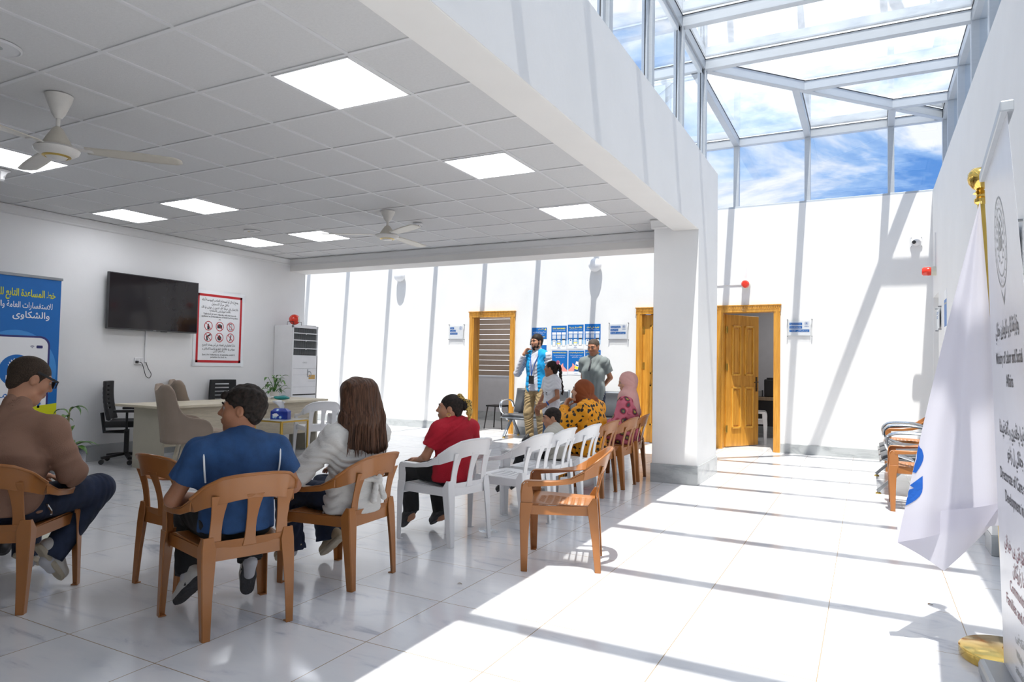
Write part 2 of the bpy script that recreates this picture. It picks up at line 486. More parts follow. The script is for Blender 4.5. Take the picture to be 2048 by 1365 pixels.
# left wall, its end faces the far corridor
struct('wall_left', MB().box(WX - 0.2, WX, YE, 6.24, 0, 3.6), M['wall'])
struct('baseboard_left', MB().box(WX, WX + 0.014, YE, 6.24, 0, 0.2).box(WX - 0.2, WX + 0.014, 6.24, 6.254, 0, 0.2), M['skirt'], bevel=0.003)
struct('wall_back', MB().box(-6.1, 3.6, YE - 0.15, YE, 0, 5.1), M['wall'])
struct('wall_corridor', MB().box(-10.7, -10.5, 6.2, 9.0, 0, 4.9).box(-10.5, WX - 0.2, 6.04, 6.24, 0, 3.7), M['wall'])
# ceiling : tiles, inverted tee grid and the roof slab above
mb = MB().box(WX, 0.6, YE, 5.92, HC + 0.006, HC + 0.03)
mb.cur = 1
for i in range(0, 11):
    X = -0.6 * i
    if X > WX: mb.box(X - 0.012, X + 0.012, YE, 5.9, HC, HC + 0.008)
j = -7
while j * 0.6 < 5.9:
    mb.box(WX, 0.58, j * 0.6 - 0.012, j * 0.6 + 0.012, HC - 0.0005, HC + 0.008); j += 1
mb.cur = 2
mb.box(-6.05, 0.58, YE, 5.95, 3.0, 3.55)
struct('ceiling', mb, [M['tile'], M['tbar'], M['wall']])
# beams round the skylight, and the pillar that carries them
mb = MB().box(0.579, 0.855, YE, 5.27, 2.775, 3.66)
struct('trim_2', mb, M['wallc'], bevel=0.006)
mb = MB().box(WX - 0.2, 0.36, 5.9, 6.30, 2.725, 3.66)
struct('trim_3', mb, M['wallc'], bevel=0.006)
struct('trim_4', MB().box(0.36, 0.855, 5.27, 6.32, 0, 3.66), M['wall'], bevel=0.006)
struct('trim_5', MB().box(0.348, 0.867, 5.258, 6.332, 0, 0.205), M['skirt'], bevel=0.003)
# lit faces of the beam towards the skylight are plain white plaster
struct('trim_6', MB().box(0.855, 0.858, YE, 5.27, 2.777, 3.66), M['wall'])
# second pillar at the left edge of the picture, with its capital
struct('trim_7', MB().box(-4.86, -4.36, 0.52, 0.99, 0, 2.911), M['wall'], bevel=0.005)
def crown(mb, a, b_, f):
    prof = [(0, 0), (0.075, 0), (0.075, -0.014), (0.055, -0.022), (0.035, -0.045), (0.018, -0.066), (0.018, -0.082), (0, -0.095)]
    mb.prism(prof, a, b_, f)
mb = MB()
crown(mb, YE, 5.9, lambda p, q, d: (WX + p, d, HC + q))
crown(mb, WX, 0.36, lambda p, q, d: (d, 5.9 - p, HC + q))
crown(mb, 0.33, 0.579, lambda p, q, d: (d, 5.27 - p * 0.8, HC + q))
struct('trim_8', mb, M['mould'], smooth=True, ang=30)
mb = MB()
crown(mb, 0.50, 1.04, lambda p, q, d: (-4.36 + p, d, HC + q)); crown(mb, -4.9, -4.30, lambda p, q, d: (d, 0.99 + p, HC + q))
struct('trim_9', mb, M['mould'], smooth=True, ang=30)

# ------------------------------------------------------------------ skylight
ZB, ZT = 4.85, 4.98
XL, XR = 0.72, 3.47
YN, YF = 6.02, 9.08
RY = [YN - 1.135 * k for k in range(0, 10)]           # rafters across the right hand bay
RYd = [7.17, 8.30]                                     # rafters stopping at the valley beam
dX = lambda y: XL + (y - YN) * (XR - XL) / (YF - YN)
dY = lambda x: YN + (x - XL) * (YF - YN) / (XR - XL)
RXd = [1.67, 2.79]
RX = [0.62 - 1.125 * k for k in range(0, 10)]
k = 10
def rafter(a, b_):
    global k
    d = (Vector(b_) - Vector(a))
    mb = MB().beam(a, b_, 0.085, ZT - ZB)
    mb.cur = 1
    up = Vector((0, 0, 1)); r = d.normalized().cross(up)
    for s_ in (-1, 1):
        o_ = r * s_ * 0.046 + up * (ZT - ZB) * 0.42
        mb.beam(Vector(a) + o_, Vector(b_) + o_, 0.008, 0.010)
    struct('trim_%d' % k, mb, [M['alu'], M['seal']], bevel=0.004); k += 1
zc = (ZB + ZT) / 2
for y in RY: rafter((XL, y, zc), (XR, y, zc))
for y in RYd: rafter((dX(y), y, zc), (XR, y, zc))
for x in RX: rafter((x, YN, zc), (x, YF, zc))
for x in RXd: rafter((x, dY(x), zc), (x, YF, zc))
rafter((XL, YN, zc + 0.002), (XR, YF, zc + 0.002))
rafter((XL, YE, zc), (XL, YN, zc)); rafter((XR, YE, zc), (XR, YF, zc))
rafter((-10.6, YN, zc), (XL, YN, zc)); rafter((-10.6, YF, zc), (XR, YF, zc))
def post(x, y, z0, along):
    global k
    mb = MB()
    if along == 'x': mb.box(x - 0.042, x + 0.042, y - 0.05, y + 0.05, z0, ZB)
    else: mb.box(x - 0.05, x + 0.05, y - 0.042, y + 0.042, z0, ZB)
    struct('trim_%d' % k, mb, M['alu'], bevel=0.004); k += 1
for x in RX + RXd + [XR]: post(x, YF, 3.83, 'x')
for x in RX[1:]: post(x, YN, 3.66, 'x')
for y in RY: post(XL, y, 3.66, 'y')
for y in RY + RYd: post(XR, y, 3.83, 'y')
struct('trim_%d' % k, MB().box(-10.6, XR, YF - 0.06, YF + 0.06, 3.83, 3.865), M['alu'], bevel=0.003); k += 1
struct('trim_%d' % k, MB().box(XR - 0.06, XR + 0.06, YE, YF, 3.83, 3.865), M['alu'], bevel=0.003); k += 1
struct('trim_%d' % k, MB().box(XL - 0.06, XL + 0.06, YE, YN, 3.66, 3.69).box(-10.6, XL, YN - 0.05, YN + 0.05, 3.66, 3.69), M['alu'], bevel=0.003); k += 1
# panes
wn = 1
def pane(verts, m=None, frame=None):
    global wn
    mb = MB().add(verts, [tuple(range(len(verts)))])
    o = struct('window_%d' % wn, mb, m or M['roofglass'], solid=0); wn += 1
    if frame: frame.build('window_frame', [M['alu'], M['seal']], o, bevel=0.002)
    return o
zg = ZT + 0.004
ys = [YF] + sorted(RYd, reverse=True) + RY
for i in range(len(RY) - 1):
    pane([(XL, RY[i + 1], zg), (XR, RY[i + 1], zg), (XR, RY[i], zg), (XL, RY[i], zg)])
pane([(XL, YN, zg), (XR, YN, zg), (XR, RYd[0], zg), (dX(RYd[0]), RYd[0], zg)])
pane([(dX(RYd[0]), RYd[0], zg), (XR, RYd[0], zg), (XR, RYd[1], zg), (dX(RYd[1]), RYd[1], zg)])
pane([(dX(RYd[1]), RYd[1], zg), (XR, RYd[1], zg), (XR, YF, zg)])
pane([(XL, YN, zg), (RXd[0], dY(RXd[0]), zg), (RXd[0], YF, zg), (RX[0], YF, zg), (RX[0], YN, zg)])
pane([(RXd[0], dY(RXd[0]), zg), (RXd[1], dY(RXd[1]), zg), (RXd[1], YF, zg), (RXd[0], YF, zg)])
pane([(RXd[1], dY(RXd[1]), zg), (XR, YF, zg), (RXd[1], YF, zg)])
for i in range(len(RX) - 1):
    pane([(RX[i + 1], YN, zg), (RX[i], YN, zg), (RX[i], YF, zg), (RX[i + 1], YF, zg)])
xs = sorted(RX + RXd + [XR])
for i in range(len(xs) - 1):
    pane([(xs[i], YF + 0.02, 3.865), (xs[i + 1], YF + 0.02, 3.865), (xs[i + 1], YF + 0.02, ZB), (xs[i], YF + 0.02, ZB)], M['glass'])
ysr = sorted(RY + RYd + [YF])
for i in range(len(ysr) - 1):
    pane([(XR + 0.02, ysr[i], 3.865), (XR + 0.02, ysr[i + 1], 3.865), (XR + 0.02, ysr[i + 1], ZB), (XR + 0.02, ysr[i], ZB)], M['glass'])
for i in range(len(RY) - 1):
    y0, y1 = RY[i + 1] + 0.042, RY[i] - 0.042
    fr = MB()
    x0, x1 = XL - 0.025, XL + 0.02
    for (a, b_, c_, d_) in ((y0, y0 + 0.06, 3.69, ZB), (y1 - 0.06, y1, 3.69, ZB), (y0, y1, 3.69, 3.75), (y0, y1, ZB - 0.06, ZB)):
        fr.box(x0, x1, a, b_, c_, d_)
    fr.cur = 1
    for (a, b_, c_, d_) in ((y0 + 0.06, y0 + 0.066, 3.75, ZB - 0.06), (y1 - 0.066, y1 - 0.06, 3.75, ZB - 0.06)):
        fr.box(XL - 0.004, XL + 0.004, a, b_, c_, d_)
    pane([(XL, y0, 3.7), (XL, y1, 3.7), (XL, y1, ZB), (XL, y0, ZB)], M['glass'], fr)
xs = sorted(RX[1:] + [XL])
for i in range(len(xs) - 1):
    pane([(xs[i], YN, 3.69), (xs[i + 1], YN, 3.69), (xs[i + 1], YN, ZB), (xs[i], YN, ZB)], M['glass'])

# ------------------------------------------------------------------ doors
def door_frame(n, a, b_):
    mb = MB()
    y0, y1 = 8.972, 9.20
    mb.box(a, a + 0.022, y0, y1, 0, 2.19); mb.box(b_ - 0.022, b_, y0, y1, 0, 2.19); mb.box(a, b_, y0, y1, 2.165, 2.19)
    for (p, q) in ((a - 0.075, a + 0.012), (b_ - 0.012, b_ + 0.075)):
        mb.box(p, q, 8.968, 9.0, 0, 2.20); mb.box(p + 0.02, q - 0.02, 8.958, 8.968, 0, 2.20)
    mb.box(a - 0.08, b_ + 0.08, 8.962, 9.0, 2.165, 2.275)
    mb.box(a - 0.09, b_ + 0.09, 8.950, 9.0, 2.262, 2.280)
    xx = a - 0.07
    while xx < b_ + 0.06:
        mb.box(xx, xx + 0.016, 8.954, 8.962, 2.212, 2.255); xx += 0.026
    return struct('door_%d' % n, mb, M['doorwood'], bevel=0.002)
def door_leaf(par, wd, loc, rz, flip=1, hinges=True):
    mb = MB()
    mb.box(0, wd, -0.02, 0.02, 0.012, 2.155)
    for s_ in (-1, 1):
        for (x0, x1) in ((0.13, wd / 2 - 0.045), (wd / 2 + 0.045, wd - 0.13)):
            for (z0, z1) in ((0.30, 0.98), (1.16, 1.98)):
                y_ = 0.02 * s_
                mb.cur = 1
                for (a, b_, c_, d_) in ((x0, x1, z0, z0 + 0.03), (x0, x1, z1 - 0.03, z1), (x0, x0 + 0.03, z0, z1), (x1 - 0.03, x1, z0, z1)):
                    mb.box(a, b_, min(y_, y_ + 0.018 * s_), max(y_, y_ + 0.018 * s_), c_, d_)
                mb.cur = 0
                mb.box(x0 + 0.055, x1 - 0.055, min(y_, y_ + 0.008 * s_), max(y_, y_ + 0.008 * s_), z0 + 0.055, z1 - 0.055)
    o = mb.build('door_leaf', [M['doorwood'], M['doorwoodL']], par, bevel=0.004, loc=loc, rot=(0, 0, rz))
    h = MB()
    for s_ in (-1, 1):
        h.box(wd - 0.075, wd - 0.035, min(0.02 * s_, 0.026 * s_), max(0.02 * s_, 0.026 * s_), 0.90, 1.14)
        h.tube([(wd - 0.055, 0.024 * s_, 1.06), (wd - 0.055, 0.06 * s_, 1.06), (wd - 0.07, 0.068 * s_, 1.06), (wd - 0.16, 0.066 * s_, 1.055)], 0.009, 8)
        h.tube([(wd - 0.055, 0.024 * s_, 0.95), (wd - 0.055, 0.035 * s_, 0.95)], 0.014, 10)
    hh = h.build('door_handle', M['antique'], o, smooth=True); hh['label'] = 'dark bronze lever handle on a long plate'
    if hinges:
        h = MB()
        for z in (0.30, 1.30, 1.90):
            h.box(-0.012, 0.035, -0.027, -0.020, z - 0.055, z + 0.055); h.tube([(-0.008, -0.027, z - 0.055), (-0.008, -0.027, z + 0.055)], 0.008, 8)
        hh = h.build('hinge', M['goldm'], o, bevel=0.001); hh['label'] = 'brass hinge leaves'
    return o
M['antique'] = simple('antique_bronze', (0.13, 0.09, 0.05, 1), 0.35, 0.85)
door_frame(1, *DOORS[0])
d2 = door_frame(2, *DOORS[1]); door_leaf(d2, 0.785, (-0.888, 9.06, 0), 0)
d3 = door_frame(3, *DOORS[2]); door_leaf(d3, 0.79, (0.44, 9.18, 0), math.radians(59))

# rooms seen through the open doors
M['room'] = simple('shaded_room_white', (0.50, 0.50, 0.53, 1), 0.8, var=0.03)  # white walls, greyed in the colour to stand for low light
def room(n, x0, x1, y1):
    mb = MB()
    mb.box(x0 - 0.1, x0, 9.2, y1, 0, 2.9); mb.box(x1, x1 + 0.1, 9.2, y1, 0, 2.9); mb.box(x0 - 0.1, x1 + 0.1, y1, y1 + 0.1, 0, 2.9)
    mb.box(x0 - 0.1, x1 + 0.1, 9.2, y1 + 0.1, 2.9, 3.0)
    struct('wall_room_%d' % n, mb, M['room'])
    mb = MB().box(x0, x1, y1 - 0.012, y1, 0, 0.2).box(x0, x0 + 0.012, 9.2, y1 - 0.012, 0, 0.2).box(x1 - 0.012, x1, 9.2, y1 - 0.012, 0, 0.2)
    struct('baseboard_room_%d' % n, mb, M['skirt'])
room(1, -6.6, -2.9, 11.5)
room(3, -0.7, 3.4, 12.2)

# zebra blind on the window of the first room
bl = thing('window_blind', 'brown grey striped roller blind in the room behind the open doorway', 'blind', (-5.0, 11.46, 0))
M['blind'] = simple('brown_blind_fabric', (0.30, 0.24, 0.20, 1), 0.8, var=0.05)
mb = MB()
z = 1.03
while z < 2.45:
    mb.box(-1.0, 1.0, -0.004, 0, z, z + 0.110); z += 0.118
mb.build('blind_slat', M['blind'], bl)
MB().box(-1.02, 1.02, -0.05, 0.02, 2.45, 2.53).build('blind_box', M['white'], bl, bevel=0.004)
M['daylight'] = emis('daylight_through_slits', (0.9, 0.95, 1, 1), 0.45)
mb = MB(); mb.box(-1.0, 1.0, 0.008, 0.012, 1.03, 2.45)
o = struct('window_%d' % wn, mb, M['daylight'], loc=(-5.0, 11.46, 0)); wn += 1

# unseen fill lights added below the ceilings to brighten the two rooms
for (x, y, e_) in ((-4.8, 10.2, 9), (1.6, 10.6, 9)):
    ld = D.lights.new('room_fill', 'AREA'); ld.energy = e_; ld.size = 0.6; ld.color = (1, 0.97, 0.93)
    lo_ = D.objects.new('room_fill', ld); COL.objects.link(lo_); lo_.location = (x, y, 2.88)
# ================================================================== ceiling fixtures
M['panel'] = emis('led_diffuser', (0.93, 0.95, 1.0, 1), 2.9)
lights = [((-0.3, 0.9), 'square LED ceiling panel, the largest and nearest one beside the beam'),
          ((-0.3, 2.7), 'square LED ceiling panel, middle one of the three along the beam'),
          ((-0.3, 4.5), 'square LED ceiling panel nearest the white pillar, last along the beam'),
          ((-3.9, 0.9), 'square LED ceiling panel cut by the left edge, behind the near fan'),
          ((-5.1, 2.7), 'square LED ceiling panel above the television'),
          ((-3.9, 2.7), 'square LED ceiling panel one tile right of the panel above the television'),
          ((-5.1, 4.5), 'square LED ceiling panel nearest the air conditioner corner'),
          ((-3.9, 4.5), 'square LED ceiling panel behind the thin blade of the far fan')]
l0 = None
for (x, y), lab in lights:
    if l0 is None:
        l0 = thing('ceiling_light', lab, 'ceiling light', (x, y, HC), 0, 'square LED ceiling panels')
        MB().box(-0.278, 0.278, -0.278, 0.278, -0.003, 0.004).build('diffuser', M['panel'], l0)
        f_ = MB()
        for a in ((-0.288, -0.276, -0.288, 0.288), (0.276, 0.288, -0.288, 0.288), (-0.288, 0.288, -0.288, -0.276), (-0.288, 0.288, 0.276, 0.288)):
            f_.box(a[0], a[1], a[2], a[3], -0.005, 0.006)
        f_.build('frame', M['tbar'], l0)
    else: dup(l0, (x, y, HC), 0, lab)
M['fan'] = simple('cream_fan_enamel', (0.62, 0.58, 0.50, 1), 0.35, var=0.04, nscale=14)
M['fanw'] = simple('white_fan_enamel', (0.72, 0.70, 0.66, 1), 0.3, var=0.04, nscale=14)
def fan(loc, rz, lab):
    t = thing('ceiling_fan', lab, 'ceiling fan', loc, rz, 'ceiling fans')
    MB().lathe([(0.012, -0.15), (0.02, -0.148), (0.04, -0.115), (0.072, -0.03), (0.078, 0.0)], n=28).build('canopy', M['fanw'], t, smooth=True)
    MB().lathe([(0.012, -0.235), (0.012, -0.13)], n=14).build('rod', M['fanw'], t, smooth=True)
    MB().lathe([(0.013, -0.20), (0.030, -0.215), (0.058, -0.265), (0.082, -0.312), (0.086, -0.325), (0.02, -0.326)], n=32).build('motor_cover', M['fan'], t, smooth=True)
    b = MB().lathe([(0.09, -0.327), (0.118, -0.333), (0.128, -0.345), (0.12, -0.365), (0.09, -0.385), (0.066, -0.392)], n=36).build('motor_housing', M['fanw'], t, smooth=True)
    MB().lathe([(0.078, -0.386), (0.080, -0.392), (0.064, -0.397), (0.062, -0.391)], n=36).build('trim_ring', M['goldm'], b, smooth=True)
    MB().lathe([(0.064, -0.390), (0.05, -0.404), (0.0, -0.41)], n=30).build('cap', M['fanw'], b, smooth=True)
    for kk in range(3):
        a = 2 * pi * kk / 3
        m = MB()
        def f(u, v):
            r = 0.16 + u * 0.56
            wd = 0.052 + 0.014 * math.sin(u * pi * 0.9)
            if u > 0.93: wd *= math.sqrt(max(0.05, 1 - ((u - 0.93) / 0.07) ** 2 * 0.8))
            y = (v - 0.5) * 2 * wd
            return (r, y, -0.335 - y * 0.13 - 0.012 * u)
        m.grid(16, 5, f)
        bl_ = m.build('blade', M['fan'], t, smooth=True, solid=0.004); bl_.rotation_euler = (0, 0, a)
        m = MB().hexa([(0.085, -0.02, -0.338), (0.20, -0.026, -0.338), (0.20, 0.026, -0.342), (0.085, 0.02, -0.338)],
                      [(0.085, -0.02, -0.330), (0.20, -0.026, -0.330), (0.20, 0.026, -0.334), (0.085, 0.02, -0.330)])
        br = m.build('bracket', M['fanw'], t); br.rotation_euler = (0, 0, a)
    return t
fan((-2.06, 0.25, HC), math.radians(46), 'cream three-blade ceiling fan nearest the left edge')
fan((-2.15, 3.70, HC), math.radians(92), 'cream three-blade ceiling fan farther off, beside the smoke detector').scale = (1, 1, 0.78)
def cdisc(x, y, r, lab):
    t = thing('ceiling_speaker', lab, 'speaker', (x, y, HC))
    MB().lathe([(r, 0.002), (r, -0.006), (r * 0.93, -0.010), (r * 0.9, -0.005)], n=40).build('rim', M['tbar'], t, smooth=True)
    MB().lathe([(r * 0.92, -0.003), (0, -0.006)], n=36).build('grille', M['spk'], t)
    MB().box(-r * 0.5, -r * 0.25, -0.006, 0.006, -0.010, -0.006).build('badge', M['goldm'], t, loc=(0, 0, 0), rot=(0, 0, 0.8))
M['spk'] = simple('speaker_grille', (0.42, 0.45, 0.46, 1), 0.7, bs=0.4, bscale=300)
cdisc(-1.66, -0.30, 0.125, 'round flush ceiling speaker with grey grille at the top left corner')
cdisc(-4.47, 3.9, 0.10, 'small round ceiling speaker between the far LED panels')
t = thing('smoke_detector', 'small white dome smoke detector on ceiling beside the far fan', 'smoke detector', (-2.22, 4.35, HC))
MB().lathe([(0.055, 0), (0.055, -0.012), (0.05, -0.03), (0.03, -0.045), (0, -0.047)], n=28).build('housing', M['white'], t, smooth=True)
mb = MB()
for a in range(8): mb.box(0.03, 0.052, -0.008, 0.008, -0.036, -0.026)
mb = MB()
for a in range(8):
    c_, s_ = math.cos(a * pi / 4), math.sin(a * pi / 4)
    mb.box(0.043 * c_ - 0.007, 0.043 * c_ + 0.007, 0.043 * s_ - 0.007, 0.043 * s_ + 0.007, -0.034, -0.029)
mb.build('vent', M['black'], t)

# ================================================================== fixtures on the walls
def globe(x, lab, z=3.04):
    t = thing('wall_lamp', lab, 'wall lamp', (x, 9.0, z), 0, 'round white wall lamps on the far wall')
    MB().lathe([(0.075, 0.0), (0.075, 0.035), (0.065, 0.045)], n=28, axis='y').build('base', M['white'], t, smooth=True)
    MB().lathe([(0.108, 0.045), (0.118, 0.075), (0.110, 0.12), (0.085, 0.155), (0.045, 0.175), (0, 0.18)], n=32, axis='y').build('shade', M['inkw'], t, smooth='all')
globe(-5.93, 'round white wall lamp on the far wall, left one near the corner')
globe(-1.72, 'round white wall lamp on the far wall, right one above the posters')

def alarm(loc, rz, lab):
    t = thing('alarm_beacon', lab, 'alarm', loc, rz, 'red alarm beacons')
    MB().lathe([(0.062, 0), (0.062, 0.055), (0.055, 0.06)], n=24, axis='y').build('base', M['cream'], t, smooth=True)
    MB().lathe([(0.056, 0.06), (0.060, 0.085), (0.058, 0.145), (0.04, 0.165), (0, 0.168)], n=24, axis='y').build('lens', M['lens'], t, smooth=True)
    return t
M['cream'] = simple('cream_plastic', (0.66, 0.64, 0.54, 1), 0.4)
M['lens'] = simple('red_lens', (0.75, 0.035, 0.012, 1), 0.12, coat=0.5)
alarm((0.79, 9.0, 2.60), 0, 'red alarm beacon above the open panelled door')
alarm((3.30, 8.50, 2.63), -pi / 2, 'red alarm beacon sticking out of the right wall')
def trunk(lab, *segs):
    mb = MB()
    for s_ in segs: mb.box(*s_)
    tag(mb.build('cable_trunking', M['white'], bevel=0.002), lab, 'cable trunking')
trunk('white cable trunking running to the red alarm above the door', (0.775, 0.795, 8.988, 9.0, 2.66, 3.07), (0.16, 0.73, 8.988, 9.0, 2.60, 2.62))
trunk('white cable trunking above the red alarm on the right wall', (3.285, 3.30, 8.49, 8.512, 2.69, 3.15))
trunk('thin white cable trunking below the television', (WX, WX + 0.018, 3.435, 3.465, 1.21, 1.66))
t = thing('security_camera', 'white dome security camera in the top right of the far wall', 'camera', (3.10, 9.0, 3.12))
MB().box(-0.075, 0.075, -0.02, 0, -0.075, 0.075).build('back_box', M['white'], t, bevel=0.006)
MB().lathe([(0.058, 0.02), (0.06, 0.035), (0.05, 0.065), (0.03, 0.085), (0, 0.09)], n=28, axis='y').build('dome', M['white'], t, smooth=True)
o = MB().lathe([(0.026, 0), (0.026, 0.02), (0.018, 0.024), (0, 0.026)], n=20, axis='y').build('lens', M['black'], t, smooth=True, loc=(-0.025, -0.065, -0.008), rot=(0.2, 0, -0.5))
mb = MB()
for a in (-1, 1):
    for b_ in (-1, 1): mb.lathe([(0.006, 0.02), (0.006, 0.024), (0, 0.025)], (a * 0.062, 0, b_ * 0.062), 8, 'y')
mb.build('screw', M['grey'], t)

# acrylic door signs: clear plate on four stand-offs with printed strips
def sign(loc, rot, wd, ht, lab, lines, side, logo='u'):
    t = thing('door_sign', lab, 'sign', loc, 0, 'acrylic signs beside the doors')
    t.rotation_euler = rot
    MB().add([(-wd / 2, -ht / 2, 0.028), (wd / 2, -ht / 2, 0.028), (wd / 2, ht / 2, 0.028), (-wd / 2, ht / 2, 0.028)], [(0, 1, 2, 3)]).build('clear_plate', M['clear'], t)
    MB().box(-wd / 2 + 0.02, wd / 2 - 0.03, -ht / 2 + 0.02, ht / 2 - 0.03, 0.018, 0.020).build('paper_insert', M['paper'], t)
    for a in (-1, 1):
        for b_ in (-1, 1):
            MB().lathe([(0.008, 0), (0.008, 0.036), (0, 0.037)], (a * (wd / 2 - 0.008), b_ * (ht / 2 - 0.008), 0), 10).build('standoff', M['grey'], t, smooth=True)
    mb = MB()
    y = ht / 2 - 0.075
    for (s_, wl) in lines:
        x0 = -wd / 2 + 0.035
        rect(mb, x0, x0 + wl, y - 0.019, y + 0.019, 0.0215); y -= 0.052
    mb.build('printed_strip', M['blue'], t)
    mb = MB(); y = ht / 2 - 0.075
    for (s_, wl) in lines:
        text(mb, s_, -wd / 2 + 0.035 + wl / 2, y, 0.024, z=0.0225, width=wl * 0.86 if len(s_) > 9 else None); y -= 0.052
    mb.build('lettering', M['inkw'], t)
    mb = MB()
    if logo == 'u':
        emblem(mb, wd / 2 - 0.085, ht / 2 - 0.07, 0.027, 0.0215); text(mb, 'UNHCR', wd / 2 - 0.085, ht / 2 - 0.115, 0.018, z=0.0215, bold=0.02)
    else:
        disc(mb, wd / 2 - 0.085, ht / 2 - 0.075, 0.033, 0.0215, r2=0.029); emblem(mb, wd / 2 - 0.085, ht / 2 - 0.075, 0.018, 0.0215)
    mb.build('emblem', M['blue'], t)
sign((-4.58, 9.0, 1.89), FAR, 0.36, 0.30, 'clear acrylic sign with three blue strips left of the first doorway', [('النساء', 0.09), ('نيشانكرن', 0.13), ('Women Room', 0.17)], 0, 'c')
sign((-1.30, 9.0, 1.88), FAR, 0.36, 0.30, 'clear acrylic sign between the posters and the second door', [('Protection Counselling', 0.18), ('غرفة الحماية', 0.14), ('ژوورا پاراستنێ  Room 2', 0.27)], 0)
sign((1.57, 9.0, 1.91), FAR, 0.36, 0.27, 'clear acrylic sign right of the open panelled door', [('Registration Interview Room', 0.18), ('غرفة مقابلة التسجيل', 0.18), ('ژوورا چاڤپێكەفتنێ   Room 1', 0.28)], 0)
sign((3.30, 7.99, 1.95), RIGHT, 0.40, 0.30, 'clear acrylic sign on the right wall beside the door recess', [('Waiting Room', 0.18), ('غرفة الانتظار', 0.16)], 0)
sign((3.30, 3.0, 2.01), RIGHT, 0.45, 0.34, 'clear acrylic sign at the right edge behind the roll-up banner', [('Community Centre', 0.18), ('مركز المجتمع', 0.2)], 0)

# posters on the far wall
def flat(mb, mat, par, name): return mb.build(name, mat, par)
def poster_info(x, z, wd, ht, title, sub, lab):
    o = board('poster', lab, 'poster', (x, 9.0, z), FAR, wd, ht, M['blue'], group='blue posters between the doors')
    s = wd / 0.30
    mb = MB(); rect(mb, -wd / 2, wd / 2, -ht / 2, -ht * 0.30, 0.0036)
    for kx in (-0.093, 0.0, 0.093):
        rect(mb, (kx - 0.04) * s, (kx + 0.04) * s, 0.055, 0.095, 0.0042)
    text(mb, sub, 0, 0.125, 0.016, z=0.004, width=wd * 0.8)
    flat(mb, M['inkw'], o, 'white_print')
    mb = MB(); rect(mb, -wd / 2, wd / 2, -ht * 0.30, -ht * 0.12, 0.0033); flat(mb, M['sky'], o, 'pale_band')
    mb = MB()
    for kx in (-0.093, 0.0, 0.093): rect(mb, (kx - 0.036) * s, (kx + 0.036) * s, -0.02, 0.045, 0.0042)
    flat(mb, M['pale'], o, 'grey_panel')
    mb = MB(); text(mb, title, 0, 0.163, 0.036, z=0.004, bold=0.03, width=wd * 0.82); rect(mb, -0.037 * s, 0.037 * s, -0.115, -0.098, 0.0052)
    flat(mb, M['yell'], o, 'title')
    ph = MB(); sc_ = MB()
    for i_, kx in enumerate((-0.093, 0.0, 0.093)):
        rrect(ph, (kx - 0.032) * s, (kx + 0.032) * s, -0.155, -0.035, 0.008, 0.0045); rrect(sc_, (kx - 0.028) * s, (kx + 0.028) * s, -0.150, -0.04, 0.006, 0.0050)
    rect(ph, 0.066 * s, 0.122 * s, -0.045, -0.02, 0.0052)
    flat(ph, M['inkk'], o, 'phone_outline'); flat(sc_, M['inkw'], o, 'phone_screen')
    mb = MB(); disc(mb, -0.093 * s, -0.06, 0.012, 0.0055, 16); rect(mb, -0.037 * s, 0.037 * s, -0.082, -0.072, 0.0055)
    rect(mb, -0.02 * s, 0.02 * s, -ht * 0.42 - 0.004, -ht * 0.42 + 0.004, 0.0042); text(mb, 'UNHCR', 0, -ht * 0.455, 0.02, z=0.0045)
    flat(mb, M['blue2'], o, 'blue_print')
def poster_hand(x, z, wd, ht, title, lab, mir=1):
    o = board('poster', lab, 'poster', (x, 9.0, z), FAR, wd, ht, M['blue'], group='blue posters between the doors')
    mb = MB(); rect(mb, -wd / 2, wd / 2, -ht / 2, -ht * 0.36, 0.0036); text(mb, title[1], 0, ht * 0.30, 0.022, z=0.004, width=wd * 0.75)
    text(mb, title[2], 0.01, ht * 0.23, 0.02, z=0.004, width=wd * 0.6); flat(mb, M['inkw'], o, 'white_print')
    mb = MB(); text(mb, title[0], 0, ht * 0.42, 0.030, z=0.004, bold=0.02, width=wd * 0.88); flat(mb, M['yell'], o, 'title')
    mb = MB()
    c_ = [(0.02, -0.05), (0.07, -0.005), (0.075, -0.06), (0.15, -0.13), (0.15, -0.154), (0.06, -0.154), (0.01, -0.12)]
    mb.add([(a * mir, b_, 0.0040) for a, b_ in c_], [tuple(range(len(c_)))])
    for q in range(3): disc(mb, -0.062 * mir, -0.03 - q * 0.03, 0.012, 0.0062, 10)
    flat(mb, M['inkp'], o, 'printed_hand')
    mb = MB(); a = 0.25 * mir
    def rr(x0, x1, y0, y1, z_): 
        p = [(x0, y0), (x1, y0), (x1, y1), (x0, y1)]
        ca, sa = math.cos(a), math.sin(a)
        return [(u * ca - v * sa - 0.015 * mir, u * sa + v * ca - 0.05, z_) for u, v in p]
    for nm, mt, rc, z_ in (('phone_outline', 'inkk', (-0.038, 0.038, -0.085, 0.075), 0.0046), ('phone_screen', 'inkw', (-0.034, 0.034, -0.07, 0.07), 0.0050), ('yellow_box', 'yell', (-0.034, 0.034, -0.06, -0.015), 0.0054), ('blue_box', 'blue2', (-0.026, 0.026, -0.005, 0.018), 0.0054)):
        flat(MB().add(rr(*rc, z_), [(0, 1, 2, 3)]), M[mt], o, nm)
    mb = MB(); text(mb, 'UNHCR', 0, -ht * 0.45, 0.018, z=0.0042); flat(mb, M['blue2'], o, 'small_print')
M['pale'] = simple('printed_pale_grey', (0.62, 0.66, 0.72, 1), 0.5)
poster_info(-2.42, 1.775, 0.30, 0.43, 'STAY INFORMED', 'You can seek advice and information from UNHCR', 'blue and white poster headed STAY INFORMED in yellow')
